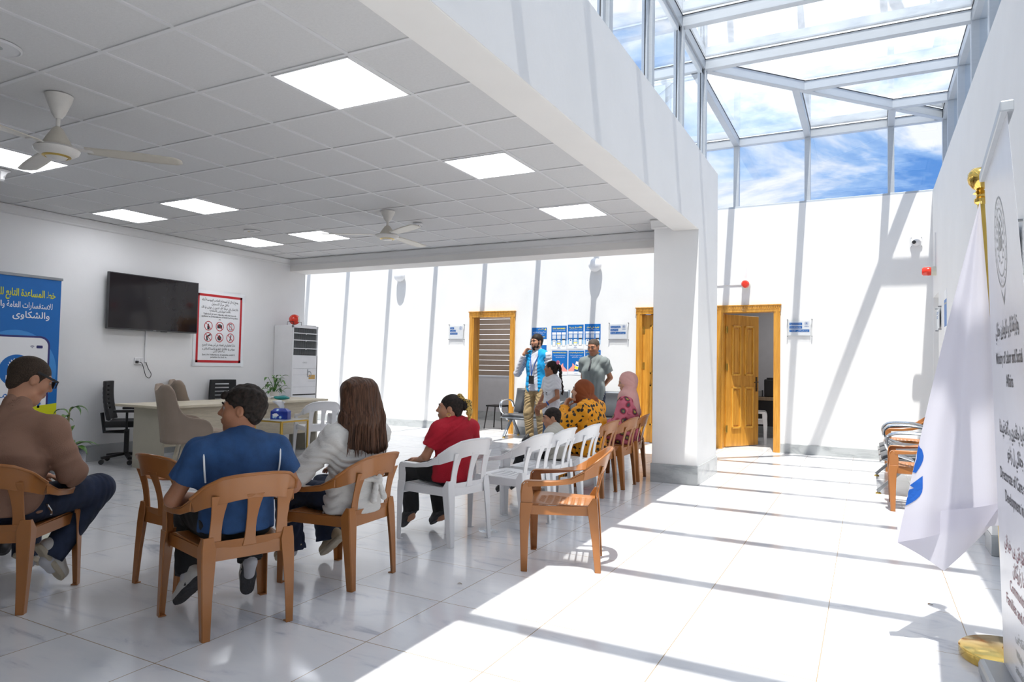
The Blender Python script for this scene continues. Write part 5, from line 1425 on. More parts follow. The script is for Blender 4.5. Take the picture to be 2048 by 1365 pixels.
# ================================================================== people
# bodies and clothes are continuous surfaces taken from smooth-blended distance fields
def surface(F, o, h):
    s = F < 0
    nx, ny, nz = F.shape
    c = [s[i:nx - 1 + i, j:ny - 1 + j, k:nz - 1 + k] for i in (0, 1) for j in (0, 1) for k in (0, 1)]
    a = c[0].copy(); b = c[0].copy()
    for q in c[1:]: a |= q; b &= q
    act = a & ~b
    ijk = np.argwhere(act)
    if len(ijk) == 0: return np.zeros((0, 3)), np.zeros((0, 4), int)
    idx = -np.ones(act.shape, dtype=np.int64); idx[act] = np.arange(len(ijk))
    acc = np.zeros((len(ijk), 3)); cnt = np.zeros(len(ijk))
    cor = [(i, j, k) for i in (0, 1) for j in (0, 1) for k in (0, 1)]
    val = {q: F[ijk[:, 0] + q[0], ijk[:, 1] + q[1], ijk[:, 2] + q[2]] for q in cor}
    for p in cor:
        for ax in range(3):
            if p[ax]: continue
            q = list(p); q[ax] = 1; q = tuple(q)
            va, vb = val[p], val[q]; m = (va < 0) != (vb < 0)
            t = np.where(m, va / np.where(m, va - vb, 1), 0)
            for x in range(3):
                acc[:, x] += np.where(m, (p[x] + (t if x == ax else 0)), 0)
            cnt += m
    V = (ijk + acc / cnt[:, None]) * h + np.array(o)
    Q = []
    for ax in range(3):
        sl0 = [slice(None)] * 3; sl1 = [slice(None)] * 3
        sl0[ax] = slice(0, -1); sl1[ax] = slice(1, None)
        cr_ = s[tuple(sl0)] != s[tuple(sl1)]
        e = np.argwhere(cr_)
        b1, b2 = [x for x in range(3) if x != ax]
        ok = (e[:, b1] >= 1) & (e[:, b2] >= 1) & (e[:, b1] < F.shape[b1] - 1) & (e[:, b2] < F.shape[b2] - 1)
        e = e[ok]
        def cell(d1, d2):
            g = e.copy(); g[:, b1] -= d1; g[:, b2] -= d2
            return idx[g[:, 0], g[:, 1], g[:, 2]]
        q4 = np.stack([cell(1, 1), cell(0, 1), cell(0, 0), cell(1, 0)], 1)
        inside = s[e[:, 0], e[:, 1], e[:, 2]]
        flip = inside if ax != 1 else ~inside
        q4[~flip] = q4[~flip][:, ::-1]
        Q.append(q4)
    Q = np.concatenate(Q); Q = Q[(Q >= 0).all(1)]
    return V, Q
V3 = lambda *a: np.array(a, float)
class Field:
    def __init__(s): s.p = []
    def cap(s, a, b, ra, rb=None, k=0.02, op='u', cut=None, sq=None):
        s.p.append(('c', np.array(a, float), np.array(b, float), ra, ra if rb is None else rb, k, op, cut, sq)); return s
    def ell(s, c, r, k=0.02, op='u', rot=None, cut=None):
        s.p.append(('e', np.array(c, float), np.array(r, float), rot, 0, k, op, cut, None)); return s
    def mesh(s, h, disp=None):
        lo = np.full(3, 1e9); hi = -lo
        for q in s.p:
            if q[6] != 'u': continue
            if q[0] == 'c':
                r = max(q[3], q[4]); l_, h_ = np.minimum(q[1], q[2]) - r, np.maximum(q[1], q[2]) + r
            else: l_, h_ = q[1] - q[2].max(), q[1] + q[2].max()
            lo = np.minimum(lo, l_); hi = np.maximum(hi, h_)
        lo -= 0.03; hi += 0.03
        n = np.ceil((hi - lo) / h).astype(int) + 1
        F = np.full(tuple(n), 0.08, dtype=np.float32)
        ax = [lo[i] + np.arange(n[i]) * h for i in range(3)]
        for q in s.p:
            k = q[5]; mg = k + 2.5 * h + 0.006
            if q[0] == 'c':
                r = max(q[3], q[4]) * (max(1, 1 / min(q[8][1])) if q[8] is not None else 1); l_, h_ = np.minimum(q[1], q[2]) - r - mg, np.maximum(q[1], q[2]) + r + mg
            else: l_, h_ = q[1] - q[2].max() - mg, q[1] + q[2].max() + mg
            i0 = np.clip(np.floor((l_ - lo) / h).astype(int), 0, n - 1); i1 = np.clip(np.ceil((h_ - lo) / h).astype(int) + 1, 1, n)
            if (i1 <= i0).any(): continue
            X, Y, Z = np.meshgrid(ax[0][i0[0]:i1[0]], ax[1][i0[1]:i1[1]], ax[2][i0[2]:i1[2]], indexing='ij')
            P = np.stack([X, Y, Z], -1)
            if q[0] == 'c':
                a, b = q[1], q[2]; ab = b - a; L2 = max(ab @ ab, 1e-9)
                t = np.clip(((P - a) @ ab) / L2, 0, 1)
                d = P - a - t[..., None] * ab
                if q[8] is not None:      # flattened section: (direction, factors)
                    w_, (f1,) = q[8]
                    comp = d @ w_; d = d + comp[..., None] * w_ * (1 / f1 - 1)
                    D_ = (np.linalg.norm(d, axis=-1) - (q[3] + (q[4] - q[3]) * t)) * f1
                else: D_ = np.linalg.norm(d, axis=-1) - (q[3] + (q[4] - q[3]) * t)
            else:
                p = P - q[1]
                if q[3] is not None: p = p @ q[3]
                k0 = np.linalg.norm(p / q[2], axis=-1); k1 = np.linalg.norm(p / (q[2] ** 2), axis=-1)
                D_ = k0 * (k0 - 1) / np.maximum(k1, 1e-6)
            if q[7] is not None:
                for (cp, cn) in q[7]:
                    D_ = np.maximum(D_, (P - np.array(cp, float)) @ np.array(cn, float))
            S = F[i0[0]:i1[0], i0[1]:i1[1], i0[2]:i1[2]]
            if q[6] == 'u':
                hh = np.clip(0.5 + 0.5 * (S - D_) / max(k, 1e-5), 0, 1); S[...] = S * (1 - hh) + D_ * hh - k * hh * (1 - hh)
            elif q[6] == 's':
                hh = np.clip(0.5 - 0.5 * (S + D_) / max(k, 1e-5), 0, 1); S[...] = S * (1 - hh) - D_ * hh + k * hh * (1 - hh)
        if disp is not None:
            m = np.abs(F) < 0.04
            ii = np.argwhere(m); P = lo + ii * h
            F[m] += disp(P).astype(np.float32)
        V, Q = surface(F, lo, h)
        return V, Q
def link_np(name, V, Q, mat, parent=None, loc=None):
    me = D.meshes.new(name)
    me.vertices.add(len(V)); me.vertices.foreach_set('co', V.astype(np.float32).ravel())
    me.loops.add(Q.size); me.loops.foreach_set('vertex_index', Q.ravel().astype(np.int32))
    me.polygons.add(len(Q)); me.polygons.foreach_set('loop_start', np.arange(0, Q.size, 4, dtype=np.int32))
    me.update(calc_edges=True); me.validate()
    me.materials.append(mat); me.shade_smooth()
    o = D.objects.new(name, me); COL.objects.link(o)
    if parent: o.parent = parent
    if loc is not None: o.location = tuple(loc)
    return o
def unit(v): v = np.array(v, float); return v / max(np.linalg.norm(v), 1e-9)
def folds(amp, seed=0, sc=(1, 1, 1), f=26):
    amp = amp * 1.9
    r = np.random.default_rng(seed); ph = r.uniform(0, 6, 8); d1 = unit(r.normal(size=3) * np.array([1, 1, 1.6])); d2 = unit(r.normal(size=3)); d3 = unit(r.normal(size=3) * np.array([1, 1, 0.5]))
    def fn(P):
        f_ = f * 2.6
        w = 1.6 * np.sin(P @ d2 * f_ * 0.33 + ph[0]) + 1.1 * np.sin(P @ d3 * f_ * 0.5 + ph[1])
        m = 0.5 + 0.5 * np.sin(P @ d3 * f_ * 0.21 + ph[2] + w * 0.5)
        v = np.sin(P @ d1 * f_ + w + ph[3]); v = 1 - 2 * np.abs(v) ** 0.8
        return amp * 0.55 * (v * m + 0.5 * np.sin(P @ d2 * f_ * 1.4 + w * 1.3 + ph[4]) * (1 - m))
    return fn

# materials of bodies and clothes
def skin(name, c):
    m, t, b = newmat(name)
    n = noise(t, 9, 5); r = ramp(t, n.outputs[0], [(0.3, tuple(x * 0.86 for x in c[:3]) + (1,)), (0.7, c)])
    t.links.new(r.outputs[0], b.inputs['Base Color']); b.inputs['Roughness'].default_value = 0.5
    b.inputs['Subsurface Weight'].default_value = 0.12; b.inputs['Subsurface Radius'].default_value = (0.01, 0.004, 0.002); b.inputs['Subsurface Scale'].default_value = 1
    return m
M['skinA'] = skin('tan_skin', srgb(190, 138, 108)); M['skinB'] = skin('light_olive_skin', srgb(208, 162, 134)); M['skinC'] = skin('warm_brown_skin', srgb(170, 116, 86))
def hairm(name, a, b_, sc=(40, 40, 3), rough=0.45):
    m, t, b = newmat(name)
    n = noise(t, 4, 5, 0.6, 0.3, sc=sc); r = ramp(t, n.outputs[0], [(0.35, a), (0.65, b_)])
    t.links.new(r.outputs[0], b.inputs['Base Color']); b.inputs['Roughness'].default_value = rough; b.inputs['Specular IOR Level'].default_value = 0.22
    bump(t, b, n.outputs[0], 0.5, 0.006)
    return m
M['hairk'] = hairm('black_hair', (0.008, 0.006, 0.005, 1), (0.03, 0.02, 0.016, 1), (14, 14, 14), 0.6)
M['hairb'] = hairm('long_brown_hair', (0.030, 0.014, 0.008, 1), (0.13, 0.062, 0.036, 1), (34, 34, 1.6), 0.4)
M['hairs'] = hairm('short_cropped_hair', (0.02, 0.014, 0.01, 1), (0.075, 0.05, 0.035, 1), (60, 60, 60), 0.7)
M['hairg'] = hairm('greying_brown_hair', (0.035, 0.024, 0.018, 1), (0.11, 0.08, 0.06, 1), (40, 40, 40), 0.6)
M['eyew'] = simple('eye_white', (0.38, 0.34, 0.31, 1), 0.3); M['iris'] = simple('dark_iris', (0.02, 0.012, 0.008, 1), 0.1)
M['lip'] = simple('lip_pink', srgb(168, 100, 88), 0.4)
def cloth(name, c, var=0.08, bs=0.25, bscale=180, rough=0.85, nscale=6, sc=(1, 1, 1)):
    return simple(name, c, rough, 0, var, nscale, bs, bscale, sc)
M['c_brown'] = cloth('dusty_brown_shirt_cotton', srgb(142, 108, 90), 0.07)
M['c_blue'] = cloth('denim_blue_knit', srgb(36, 72, 118), 0.22, nscale=14)
M['c_cream'] = cloth('crinkled_cream_cotton', srgb(214, 212, 208), 0.03, 0.7, 60, sc=(1, 1, 6))
M['c_red'] = cloth('ribbed_red_jersey', srgb(178, 18, 42), 0.1, 0.5, 90, sc=(1, 1, 1))
M['c_jeans'] = cloth('dark_denim', srgb(30, 42, 66), 0.35, nscale=9)
M['c_jeans2'] = cloth('mid_blue_denim', srgb(62, 92, 128), 0.3, nscale=12)
M['c_black'] = cloth('black_cloth', (0.012, 0.012, 0.014, 1), 0.2)
M['c_khaki'] = cloth('khaki_cotton_twill', srgb(160, 138, 100), 0.08)
M['c_vest'] = cloth('bright_blue_vest_cloth', srgb(0, 145, 205), 0.06)
M['c_grey'] = cloth('grey_green_pique', srgb(118, 126, 126), 0.08, 0.4, 260)
M['c_white'] = cloth('white_cotton_jersey', srgb(222, 224, 228), 0.02)
M['c_beige'] = cloth('pale_beige_jacket_cloth', srgb(190, 186, 176), 0.05)
M['c_hijab'] = cloth('rust_brown_headscarf', srgb(128, 62, 22), 0.12)
M['c_pinkh'] = cloth('dusty_pink_headscarf', srgb(208, 160, 154), 0.08)
def stripes():
    m, t, b = newmat('fine_striped_shirt_cotton')
    wv = t.nodes.new('ShaderNodeTexWave'); wv.inputs['Scale'].default_value = 26; wv.bands_direction = 'X'
    c = t.nodes.new('ShaderNodeTexCoord'); t.links.new(c.outputs['Object'], wv.inputs['Vector'])
    r = ramp(t, wv.outputs[0], [(0.35, (0.36, 0.38, 0.46, 1)), (0.6, (0.66, 0.67, 0.72, 1))])
    t.links.new(r.outputs[0], b.inputs['Base Color']); b.inputs['Roughness'].default_value = 0.8
    return m
M['c_stripe'] = stripes()
def orange():
    m, t, b = newmat('orange_dress_with_black_dots_and_bows')
    c = t.nodes.new('ShaderNodeTexCoord'); v = t.nodes.new('ShaderNodeTexVoronoi'); v.inputs['Scale'].default_value = 19; v.inputs['Randomness'].default_value = 0.55
    nz_ = t.nodes.new('ShaderNodeTexNoise'); nz_.inputs['Scale'].default_value = 14
    t.links.new(c.outputs['Object'], nz_.inputs['Vector'])
    mx_ = t.nodes.new('ShaderNodeVectorMath'); mx_.operation = 'MULTIPLY_ADD'; mx_.inputs[1].default_value = (0.05, 0.05, 0.05)
    t.links.new(nz_.outputs['Color'], mx_.inputs[0]); t.links.new(c.outputs['Object'], mx_.inputs[2])
    t.links.new(mx_.outputs[0], v.inputs['Vector'])
    r = ramp(t, v.outputs['Distance'], [(0.0, (0.012, 0.01, 0.01, 1)), (0.33, (0.012, 0.01, 0.01, 1)), (0.36, srgb(238, 158, 12))])
    t.links.new(r.outputs[0], b.inputs['Base Color']); b.inputs['Roughness'].default_value = 0.6
    return m
M['c_orange'] = orange()
def floral():
    m, t, b = newmat('pink_floral_dress')
    c = t.nodes.new('ShaderNodeTexCoord'); v = t.nodes.new('ShaderNodeTexVoronoi'); v.inputs['Scale'].default_value = 11
    t.links.new(c.outputs['Object'], v.inputs['Vector'])
    r = ramp(t, v.outputs['Distance'], [(0.12, srgb(190, 160, 70)), (0.25, srgb(40, 70, 80)), (0.36, srgb(150, 40, 60)), (0.48, srgb(205, 110, 130))])
    t.links.new(r.outputs[0], b.inputs['Base Color']); b.inputs['Roughness'].default_value = 0.8
    return m
M['c_floral'] = floral()
def leopard():
    m, t, b = newmat('leopard_print_ribbon')
    c = t.nodes.new('ShaderNodeTexCoord'); v = t.nodes.new('ShaderNodeTexVoronoi'); v.inputs['Scale'].default_value = 90
    t.links.new(c.outputs['Object'], v.inputs['Vector'])
    r = ramp(t, v.outputs['Distance'], [(0.3, (0.03, 0.02, 0.01, 1)), (0.5, srgb(200, 165, 80))])
    t.links.new(r.outputs[0], b.inputs['Base Color']); b.inputs['Roughness'].default_value = 0.5
    return m
M['leopard'] = leopard()
M['sole'] = simple('dark_rubber_sole', (0.05, 0.05, 0.055, 1), 0.8, bs=1.0, bscale=90)
M['soleW'] = simple('beige_rubber_sole', srgb(190, 180, 160), 0.7, bs=0.5, bscale=70)
M['shoew'] = simple('white_leather', srgb(205, 203, 198), 0.45)
M['shoeb'] = simple('beige_suede', srgb(165, 150, 125), 0.8, bs=0.4, bscale=60)
M['sock'] = cloth('white_sock', srgb(200, 200, 205))

class Person:
    """posed figure. World coordinates; the mesh origin sits on the floor below it"""
    def __init__(s, loc, head, hs, face_dir, label, skinm, h=0.006, chest_dir=None, thick=1.0, W=1.0):
        s.loc = V3(loc[0], loc[1], 0); s.hs = hs; s.h = h; s.label = label; s.skin = skinm; s.J = {}
        s.hc = np.array(head, float); s.W = W; s.tk = thick
        f = unit(face_dir); r = unit(np.cross(f, [0, 0, 1])); u = np.cross(r, f)
        s.HM = np.stack([r, f, u], 1)     # columns = local axes
        c = unit(chest_dir if chest_dir is not None else (f[0], f[1], 0)); c[2] = 0; c = unit(c)
        s.f = c; s.r = unit(np.cross(c, [0, 0, 1])); s.parts = []
    def H(s, x, y, z): return s.hc + s.HM @ (np.array([x, y, z]) * s.hs)
    def head_prims(s, F, male=True, inflate=0, closed=False):
        hs = s.hs; R_ = s.HM
        E = lambda c, r, k=0.015, op='u', cut=None: F.ell(s.H(*c), np.array(r) * hs, k * hs, op, R_, cut)
        C_ = lambda a, b, ra, rb, k=0.012: F.cap(s.H(*a), s.H(*b), ra * hs, rb * hs, k * hs)
        E((0, -0.015, 0.032), (0.076, 0.095, 0.086))
        E((0, 0.022, -0.035), (0.062, 0.068, 0.082), 0.04)
        E((0, 0.048, -0.092), (0.030, 0.026, 0.022), 0.04)
        C_((-0.048, 0.015, -0.072), (0, 0.052, -0.098), 0.020, 0.018, 0.03); C_((0.048, 0.015, -0.072), (0, 0.052, -0.098), 0.020, 0.018, 0.03)
        for q in (-1, 1):
            E((q * 0.040, 0.058, -0.020), (0.024, 0.022, 0.022), 0.03)
            C_((q * 0.045, 0.070, 0.034), (q * 0.012, 0.083, 0.030), 0.008, 0.009, 0.02)
        for q in (-1, 1): E((q * 0.031, 0.096, 0.012), (0.017, 0.014, 0.011), 0.012, 's')
        C_((0, 0.084, 0.018), (0, 0.108, -0.018), 0.0085, 0.0115, 0.016)
        for q in (-1, 1): C_((q * 0.009, 0.094, -0.024), (q * 0.012, 0.092, -0.024), 0.0085, 0.008, 0.010)
        E((0, 0.090, -0.050), (0.024, 0.010, 0.0065), 0.010); E((0, 0.087, -0.063), (0.020, 0.010, 0.008), 0.010)
        for q in (-1, 1):
            F.ell(s.H(q * 0.076, -0.008, 0.0), np.array([0.010, 0.019, 0.031]) * hs, 0.006 * hs, 'u', R_)
            F.ell(s.H(q * 0.086, -0.002, 0.002), np.array([0.006, 0.009, 0.016]) * hs, 0.005 * hs, 's', R_)
    def hand(s, F, w_, d, palm, curl=0.5, side=1, sc=None):
        """w_ wrist, d pointing direction, palm normal (where the palm looks), side +1 thumb to +cross"""
        k_ = (sc or s.hs) * 1.0
        d = unit(d); pn = unit(np.array(palm) - d * np.dot(palm, d)); lat = np.cross(d, pn) * side
        w_ = np.array(w_, float)
        for q, l_ in ((-0.028, 0.080), (-0.010, 0.086), (0.010, 0.084), (0.027, 0.078)):
            F.cap(w_ + lat * q * 0.5 * k_, w_ + d * l_ * k_ + lat * q * k_, 0.016 * k_, 0.012 * k_, 0.012 * k_)
        for q, l_, r_ in ((-0.030, 0.058, 0.0078), (-0.010, 0.072, 0.0085), (0.011, 0.078, 0.0088), (0.031, 0.072, 0.0086)):
            p = w_ + d * 0.080 * k_ + lat * q * k_; a = curl * 0.7
            for seg, (ln, rr) in enumerate(((0.45, 1.0), (0.32, 0.92), (0.26, 0.82))):
                dd = d * math.cos(a) + pn * math.sin(a); p2 = p + dd * l_ * ln * k_ * 1.05
                F.cap(p, p2, r_ * rr * k_, r_ * rr * 0.94 * k_, 0.004 * k_); p = p2; a += curl * 0.85
        p = w_ + d * 0.018 * k_ + lat * 0.022 * k_
        p2 = p + (d * 0.6 + lat * 0.62 + pn * 0.3) * 0.045 * k_; p3 = p2 + (d * 0.85 + lat * 0.15 + pn * (0.2 + 0.4 * curl)) * 0.032 * k_; p4 = p3 + (d * 0.85 - lat * 0.05 + pn * (0.3 + 0.5 * curl)) * 0.025 * k_
        F.cap(p, p2, 0.014 * k_, 0.011 * k_, 0.010 * k_); F.cap(p2, p3, 0.0105 * k_, 0.0095 * k_, 0.004 * k_); F.cap(p3, p4, 0.0095 * k_, 0.008 * k_, 0.004 * k_)
    def torso(s, F, g=0.0, flare=0.0, low=1.0, cut=None, k=0.05):
        J = s.J; W = s.W * s.hs; tk = s.tk; fl = (s.f, (0.72 * tk if tk <= 1.2 else 0.9,))
        P, C, N = J['P'], J['C'], J['N']
        F.cap(P, C, 0.128 * W * (1 + 0.1 * (tk - 1)) + g + flare, 0.140 * W + g, k, 'u', cut, fl)
        F.cap(C, C + (N - C) * 0.62, 0.145 * W + g, 0.085 * W + g, k, 'u', cut, fl)
        F.cap(J['SL'], J['SR'], 0.052 * W + g, 0.052 * W + g, k, 'u', cut)
        F.cap((J['SL'] + N) / 2, (J['SR'] + N) / 2, 0.045 * W + g * 0.7, 0.045 * W + g * 0.7, k, 'u', cut)
    def build_body(s, feet=True):
        J = s.J; F = Field(); hs = s.hs; W = s.W * hs
        s.torso(F, -0.012)
        F.cap(J['N'] - V3(0, 0, 0.03), s.H(0, -0.022, -0.055), 0.056 * hs, 0.054 * hs, 0.03 * hs)
        s.head_prims(F)
        for q in 'LR':
            F.cap(J['S' + q], J['E' + q], 0.044 * W, 0.037 * W, 0.02); F.cap(J['E' + q], J['W' + q], 0.037 * W, 0.025 * W, 0.015)
            F.cap(J['H' + q], J['K' + q], 0.070 * W, 0.050 * W, 0.03); F.cap(J['K' + q], J['A' + q], 0.050 * W, 0.032 * W, 0.02)
            if feet: F.cap(J['A' + q], J['A' + q] + (J['T' + q] - J['A' + q]) * 0.30, 0.028 * hs, 0.022 * hs, 0.02)
            hd = J.get('hand' + q)
            if hd: s.hand(F, J['W' + q], *hd)
        V, Q = F.mesh(s.h)
        s.o = link_np('person', V - s.loc, Q, s.skin, None, s.loc)
        tag(s.o, s.label, 'person')
        # eyes
        mb = MB(); mi = MB()
        for q in (-1, 1):
            c = s.H(q * 0.031, 0.0755, 0.012) - s.loc; r_ = 0.0115 * s.hs
            mb.lathe([(0, -r_)] + [(r_ * math.cos(math.radians(a)), r_ * math.sin(math.radians(a))) for a in range(-75, 76, 15)] + [(0, r_)], tuple(c), 14)
            c2 = s.H(q * 0.031, 0.0820, 0.012) - s.loc; r2 = 0.0068 * s.hs
            mi.lathe([(0, -r2)] + [(r2 * math.cos(math.radians(a)), r2 * math.sin(math.radians(a))) for a in range(-60, 61, 20)] + [(0, r2)], tuple(c2), 12)
        mb.build('eye', M['eyew'], s.o, smooth='all'); mi.build('iris', M['iris'], s.o, smooth='all')
        return s.o
    def add(s, name, F, mat, h=None, disp=None, label=None):
        V, Q = F.mesh(h or s.h, disp)
        o = link_np(name, V - s.loc, Q, mat, s.o)
        if label: o['label'] = label
        return o
    def brows(s, mat, th=0.004):
        F = Field()
        for q in (-1, 1): F.cap(s.H(q * 0.047, 0.080, 0.034), s.H(q * 0.030, 0.091, 0.040), th * 0.8 * s.hs, th * s.hs, 0.004).cap(s.H(q * 0.030, 0.091, 0.040), s.H(q * 0.014, 0.094, 0.035), th * s.hs, th * s.hs, 0.004)
        s.add('eyebrow', F, mat, 0.0025)
    def lips(s):
        F = Field(); F.ell(s.H(0, 0.0925, -0.050), np.array([0.019, 0.0095, 0.0045]) * s.hs, 0.004, 'u', s.HM); F.ell(s.H(0, 0.0895, -0.062), np.array([0.016, 0.0095, 0.006]) * s.hs, 0.003, 'u', s.HM)
        s.add('lips', F, M['lip'], 0.0022)
    def short_hair(s, mat, top=0.010, slope=0.62, off=-0.004, back=-0.02, disp=None, name='hair', h=None):
        F = Field(); n = s.HM @ unit([0, slope, -1]); p = s.H(0, 0, off)
        F.ell(s.H(0, -0.020, 0.035), np.array([0.080 + top * 0.5, 0.100 + top * 0.5, 0.088 + top]) * s.hs, 0.01, 'u', s.HM, [(p, n)])
        # sideburns and nape
        for q in (-1, 1): F.cap(s.H(q * 0.068, 0.020, 0.03), s.H(q * 0.068, 0.018, -0.005), 0.012 * s.hs, 0.007 * s.hs, 0.01)
        F.ell(s.H(0, -0.065, -0.035), np.array([0.055, 0.035, 0.045]) * s.hs, 0.02, 'u', s.HM)
        for q in (-1, 1): F.ell(s.H(q * 0.085, 0.0, -0.004), np.array([0.018, 0.026, 0.030]) * s.hs, 0.006, 's', s.HM)
        return s.add(name, F, mat, h, disp)
    def beard(s, mat):
        F = Field(); hs = s.hs
        for q in (-1, 1):
            F.cap(s.H(q * 0.066, 0.022, -0.010), s.H(q * 0.052, 0.030, -0.075), 0.010 * hs, 0.016 * hs, 0.015); F.cap(s.H(q * 0.052, 0.030, -0.075), s.H(0, 0.066, -0.108), 0.018 * hs, 0.020 * hs, 0.02)
            F.cap(s.H(q * 0.034, 0.066, -0.075), s.H(0, 0.078, -0.090), 0.014 * hs, 0.014 * hs, 0.012)
            F.cap(s.H(q * 0.022, 0.084, -0.052), s.H(0, 0.095, -0.038), 0.0055 * hs, 0.0055 * hs, 0.004)
            F.cap(s.H(q * 0.024, 0.082, -0.052), s.H(q * 0.026, 0.074, -0.078), 0.006 * hs, 0.008 * hs, 0.006)
        s.add('beard', F, mat, 0.004)
    def shirt(s, mat, sleeve=0.55, g=0.014, flare=0.01, hem=None, name='shirt', disp=None, collar=False, long_=False, loose=1.0, label=None, openw=0.0):
        J = s.J; F = Field(); W = s.W * s.hs
        hemz = hem
        s.torso(F, g, flare, cut=[((0, 0, hemz), (0, 0, -1))] if hemz is not None else None)
        if hemz is not None and hemz < J['P'][2]:
            F.cap(J['P'], V3(J['P'][0], J['P'][1], hemz - 0.02), 0.128 * W + g + flare, 0.128 * W + g + flare * 1.6, 0.05, 'u', [((0, 0, hemz), (0, 0, -1))], (s.f, (0.78,)))
        for q in 'LR':
            S, E, Wr = J['S' + q], J['E' + q], J['W' + q]
            if long_:
                F.cap(S, E, (0.048 * W + g) * loose, (0.041 * W + g) * loose, 0.03); e2 = E + (Wr - E) * 0.93; n = unit(Wr - E)
                F.cap(E, Wr, (0.041 * W + g * 0.9) * loose, (0.028 * W + g * 0.7) * loose, 0.02, 'u', [(e2, n)])
            else:
                e2 = S + (E - S) * sleeve; n = unit(E - S)
                F.cap(S, E, 0.048 * W + g + 0.004, 0.050 * W + g * 1.5, 0.03, 'u', [(e2, n)])
        F.cap(J['N'] - V3(0, 0, 0.03), J['N'] + (s.H(0, -0.022, -0.055) - J['N']) * (0.45 if collar else 0.12), 0.062 * s.hs + g * 0.5, 0.058 * s.hs + g * 0.3, 0.03)
        o = s.add(name, F, mat, disp=disp, label=label)
        if collar:
            F = Field(); b = J['N']; ax = unit(s.H(0, -0.022, -0.055) - J['N'])
            top = b + (s.H(0, -0.022, -0.055) - b) * 0.55
            F.cap(b, top, 0.072 * s.hs, 0.064 * s.hs, 0.01, 'u', [(top, ax)]); F.cap(b, top + ax * 0.05, 0.062 * s.hs, 0.058 * s.hs, 0.004, 's')
            F.cap(b + s.f * 0.075 * s.hs - ax * 0.02, b + s.f * 0.06 * s.hs + ax * 0.08, 0.012 * s.hs, 0.018 * s.hs, 0.01, 's')
            s.add('collar', F, mat, 0.005)
        return o
    def trousers(s, mat, g=0.014, hem=0.93, bell=0.0, disp=None, top=None, name='trousers'):
        J = s.J; F = Field(); W = s.W * s.hs
        for q in 'LR':
            H_, K, A = J['H' + q], J['K' + q], J['A' + q]
            F.cap(H_, K, 0.078 * W + g, 0.056 * W + g, 0.04)
            e2 = K + (A - K) * hem; n = unit(A - K)
            F.cap(K, A, 0.056 * W + g, 0.038 * W + g + bell, 0.03, 'u', [(e2, n)])
        tp = J['P'] + (J['C'] - J['P']) * 0.22
        F.cap(J['P'], tp, 0.128 * W + g * 0.6, 0.122 * W + g * 0.4, 0.04, 'u', None, (s.f, (0.8 * max(1, s.tk * 0.9),)))
        return s.add(name, F, mat, disp=disp)
    def shoe(s, q, mat, solem, L=0.27, kind='sneaker', stripes_=None, toe=None, upv=None):
        """shoe along T-A direction; J['T'] is the toe point"""
        J = s.J; A, T = J['A' + q], J['T' + q]; k_ = s.hs
        up_ = unit(upv) if upv is not None else V3(0, 0, 1)
        d = unit(T - A); d = unit(d - up_ * (np.dot(d, up_))) if upv is not None else d
        if upv is None:
            side = unit(np.cross(d, [0, 0, 1])); up_ = np.cross(side, d)
        else: side = np.cross(d, up_)
        if kind == 'sneaker':
            ku = unit(J['K' + q] - A); FS = Field(); FS.cap(A + ku * 0.05, A, 0.037 * s.W * k_, 0.037 * k_, 0.01); FS.cap(A, A + (T - A) * 0.34, 0.036 * k_, 0.030 * k_, 0.01)
            s.add('sock', FS, M['sock'], 0.006)
        heel = T - d * L * k_
        c = lambda a, b_, z_: heel + d * a * L * k_ + side * b_ * k_ + up_ * z_ * k_
        F = Field()
        F.cap(c(0.16, 0, 0.045), c(0.55, 0, 0.040), 0.036 * k_, 0.036 * k_, 0.02, 'u', [(c(0, 0, 0.020), -up_)])
        F.cap(c(0.55, 0, 0.038), c(0.86, 0, 0.030), 0.042 * k_, 0.036 * k_, 0.02, 'u', [(c(0, 0, 0.020), -up_)])
        F.cap(c(0.18, 0, 0.05), c(0.24, 0, 0.095 if kind != 'slipper' else 0.05), 0.034 * k_, 0.036 * k_, 0.02, 'u', [(c(0, 0, 0.100), up_)])
        F.cap(c(0.30, 0, 0.07), c(0.62, 0, 0.045), 0.032 * k_, 0.030 * k_, 0.02)
        o = s.add('shoe' if kind != 'slipper' else 'slipper', F, mat, 0.004)
        F = Field(); cu = [(c(0, 0, 0.024), up_), (c(0, 0, 0.0), -up_)]
        F.cap(c(0.15, 0, 0.012), c(0.55, 0, 0.012), 0.039 * k_, 0.038 * k_, 0.01, 'u', cu); F.cap(c(0.55, 0, 0.012), c(0.85, 0, 0.012), 0.043 * k_, 0.038 * k_, 0.01, 'u', cu)
        V, Q = F.mesh(0.004); so_ = link_np('sole', V - s.loc, Q, solem, o)
        if stripes_ is not None:
            mb = MB()
            for t_ in (0.42, 0.50, 0.58):
                for sd in (-1, 1):
                    mb.beam(tuple(c(t_, sd * 0.038, 0.028) - s.loc), tuple(c(t_ - 0.06, sd * 0.033, 0.068) - s.loc), 0.011, 0.004, tuple(side))
            mb.build('side_stripe', stripes_, o)
        return o
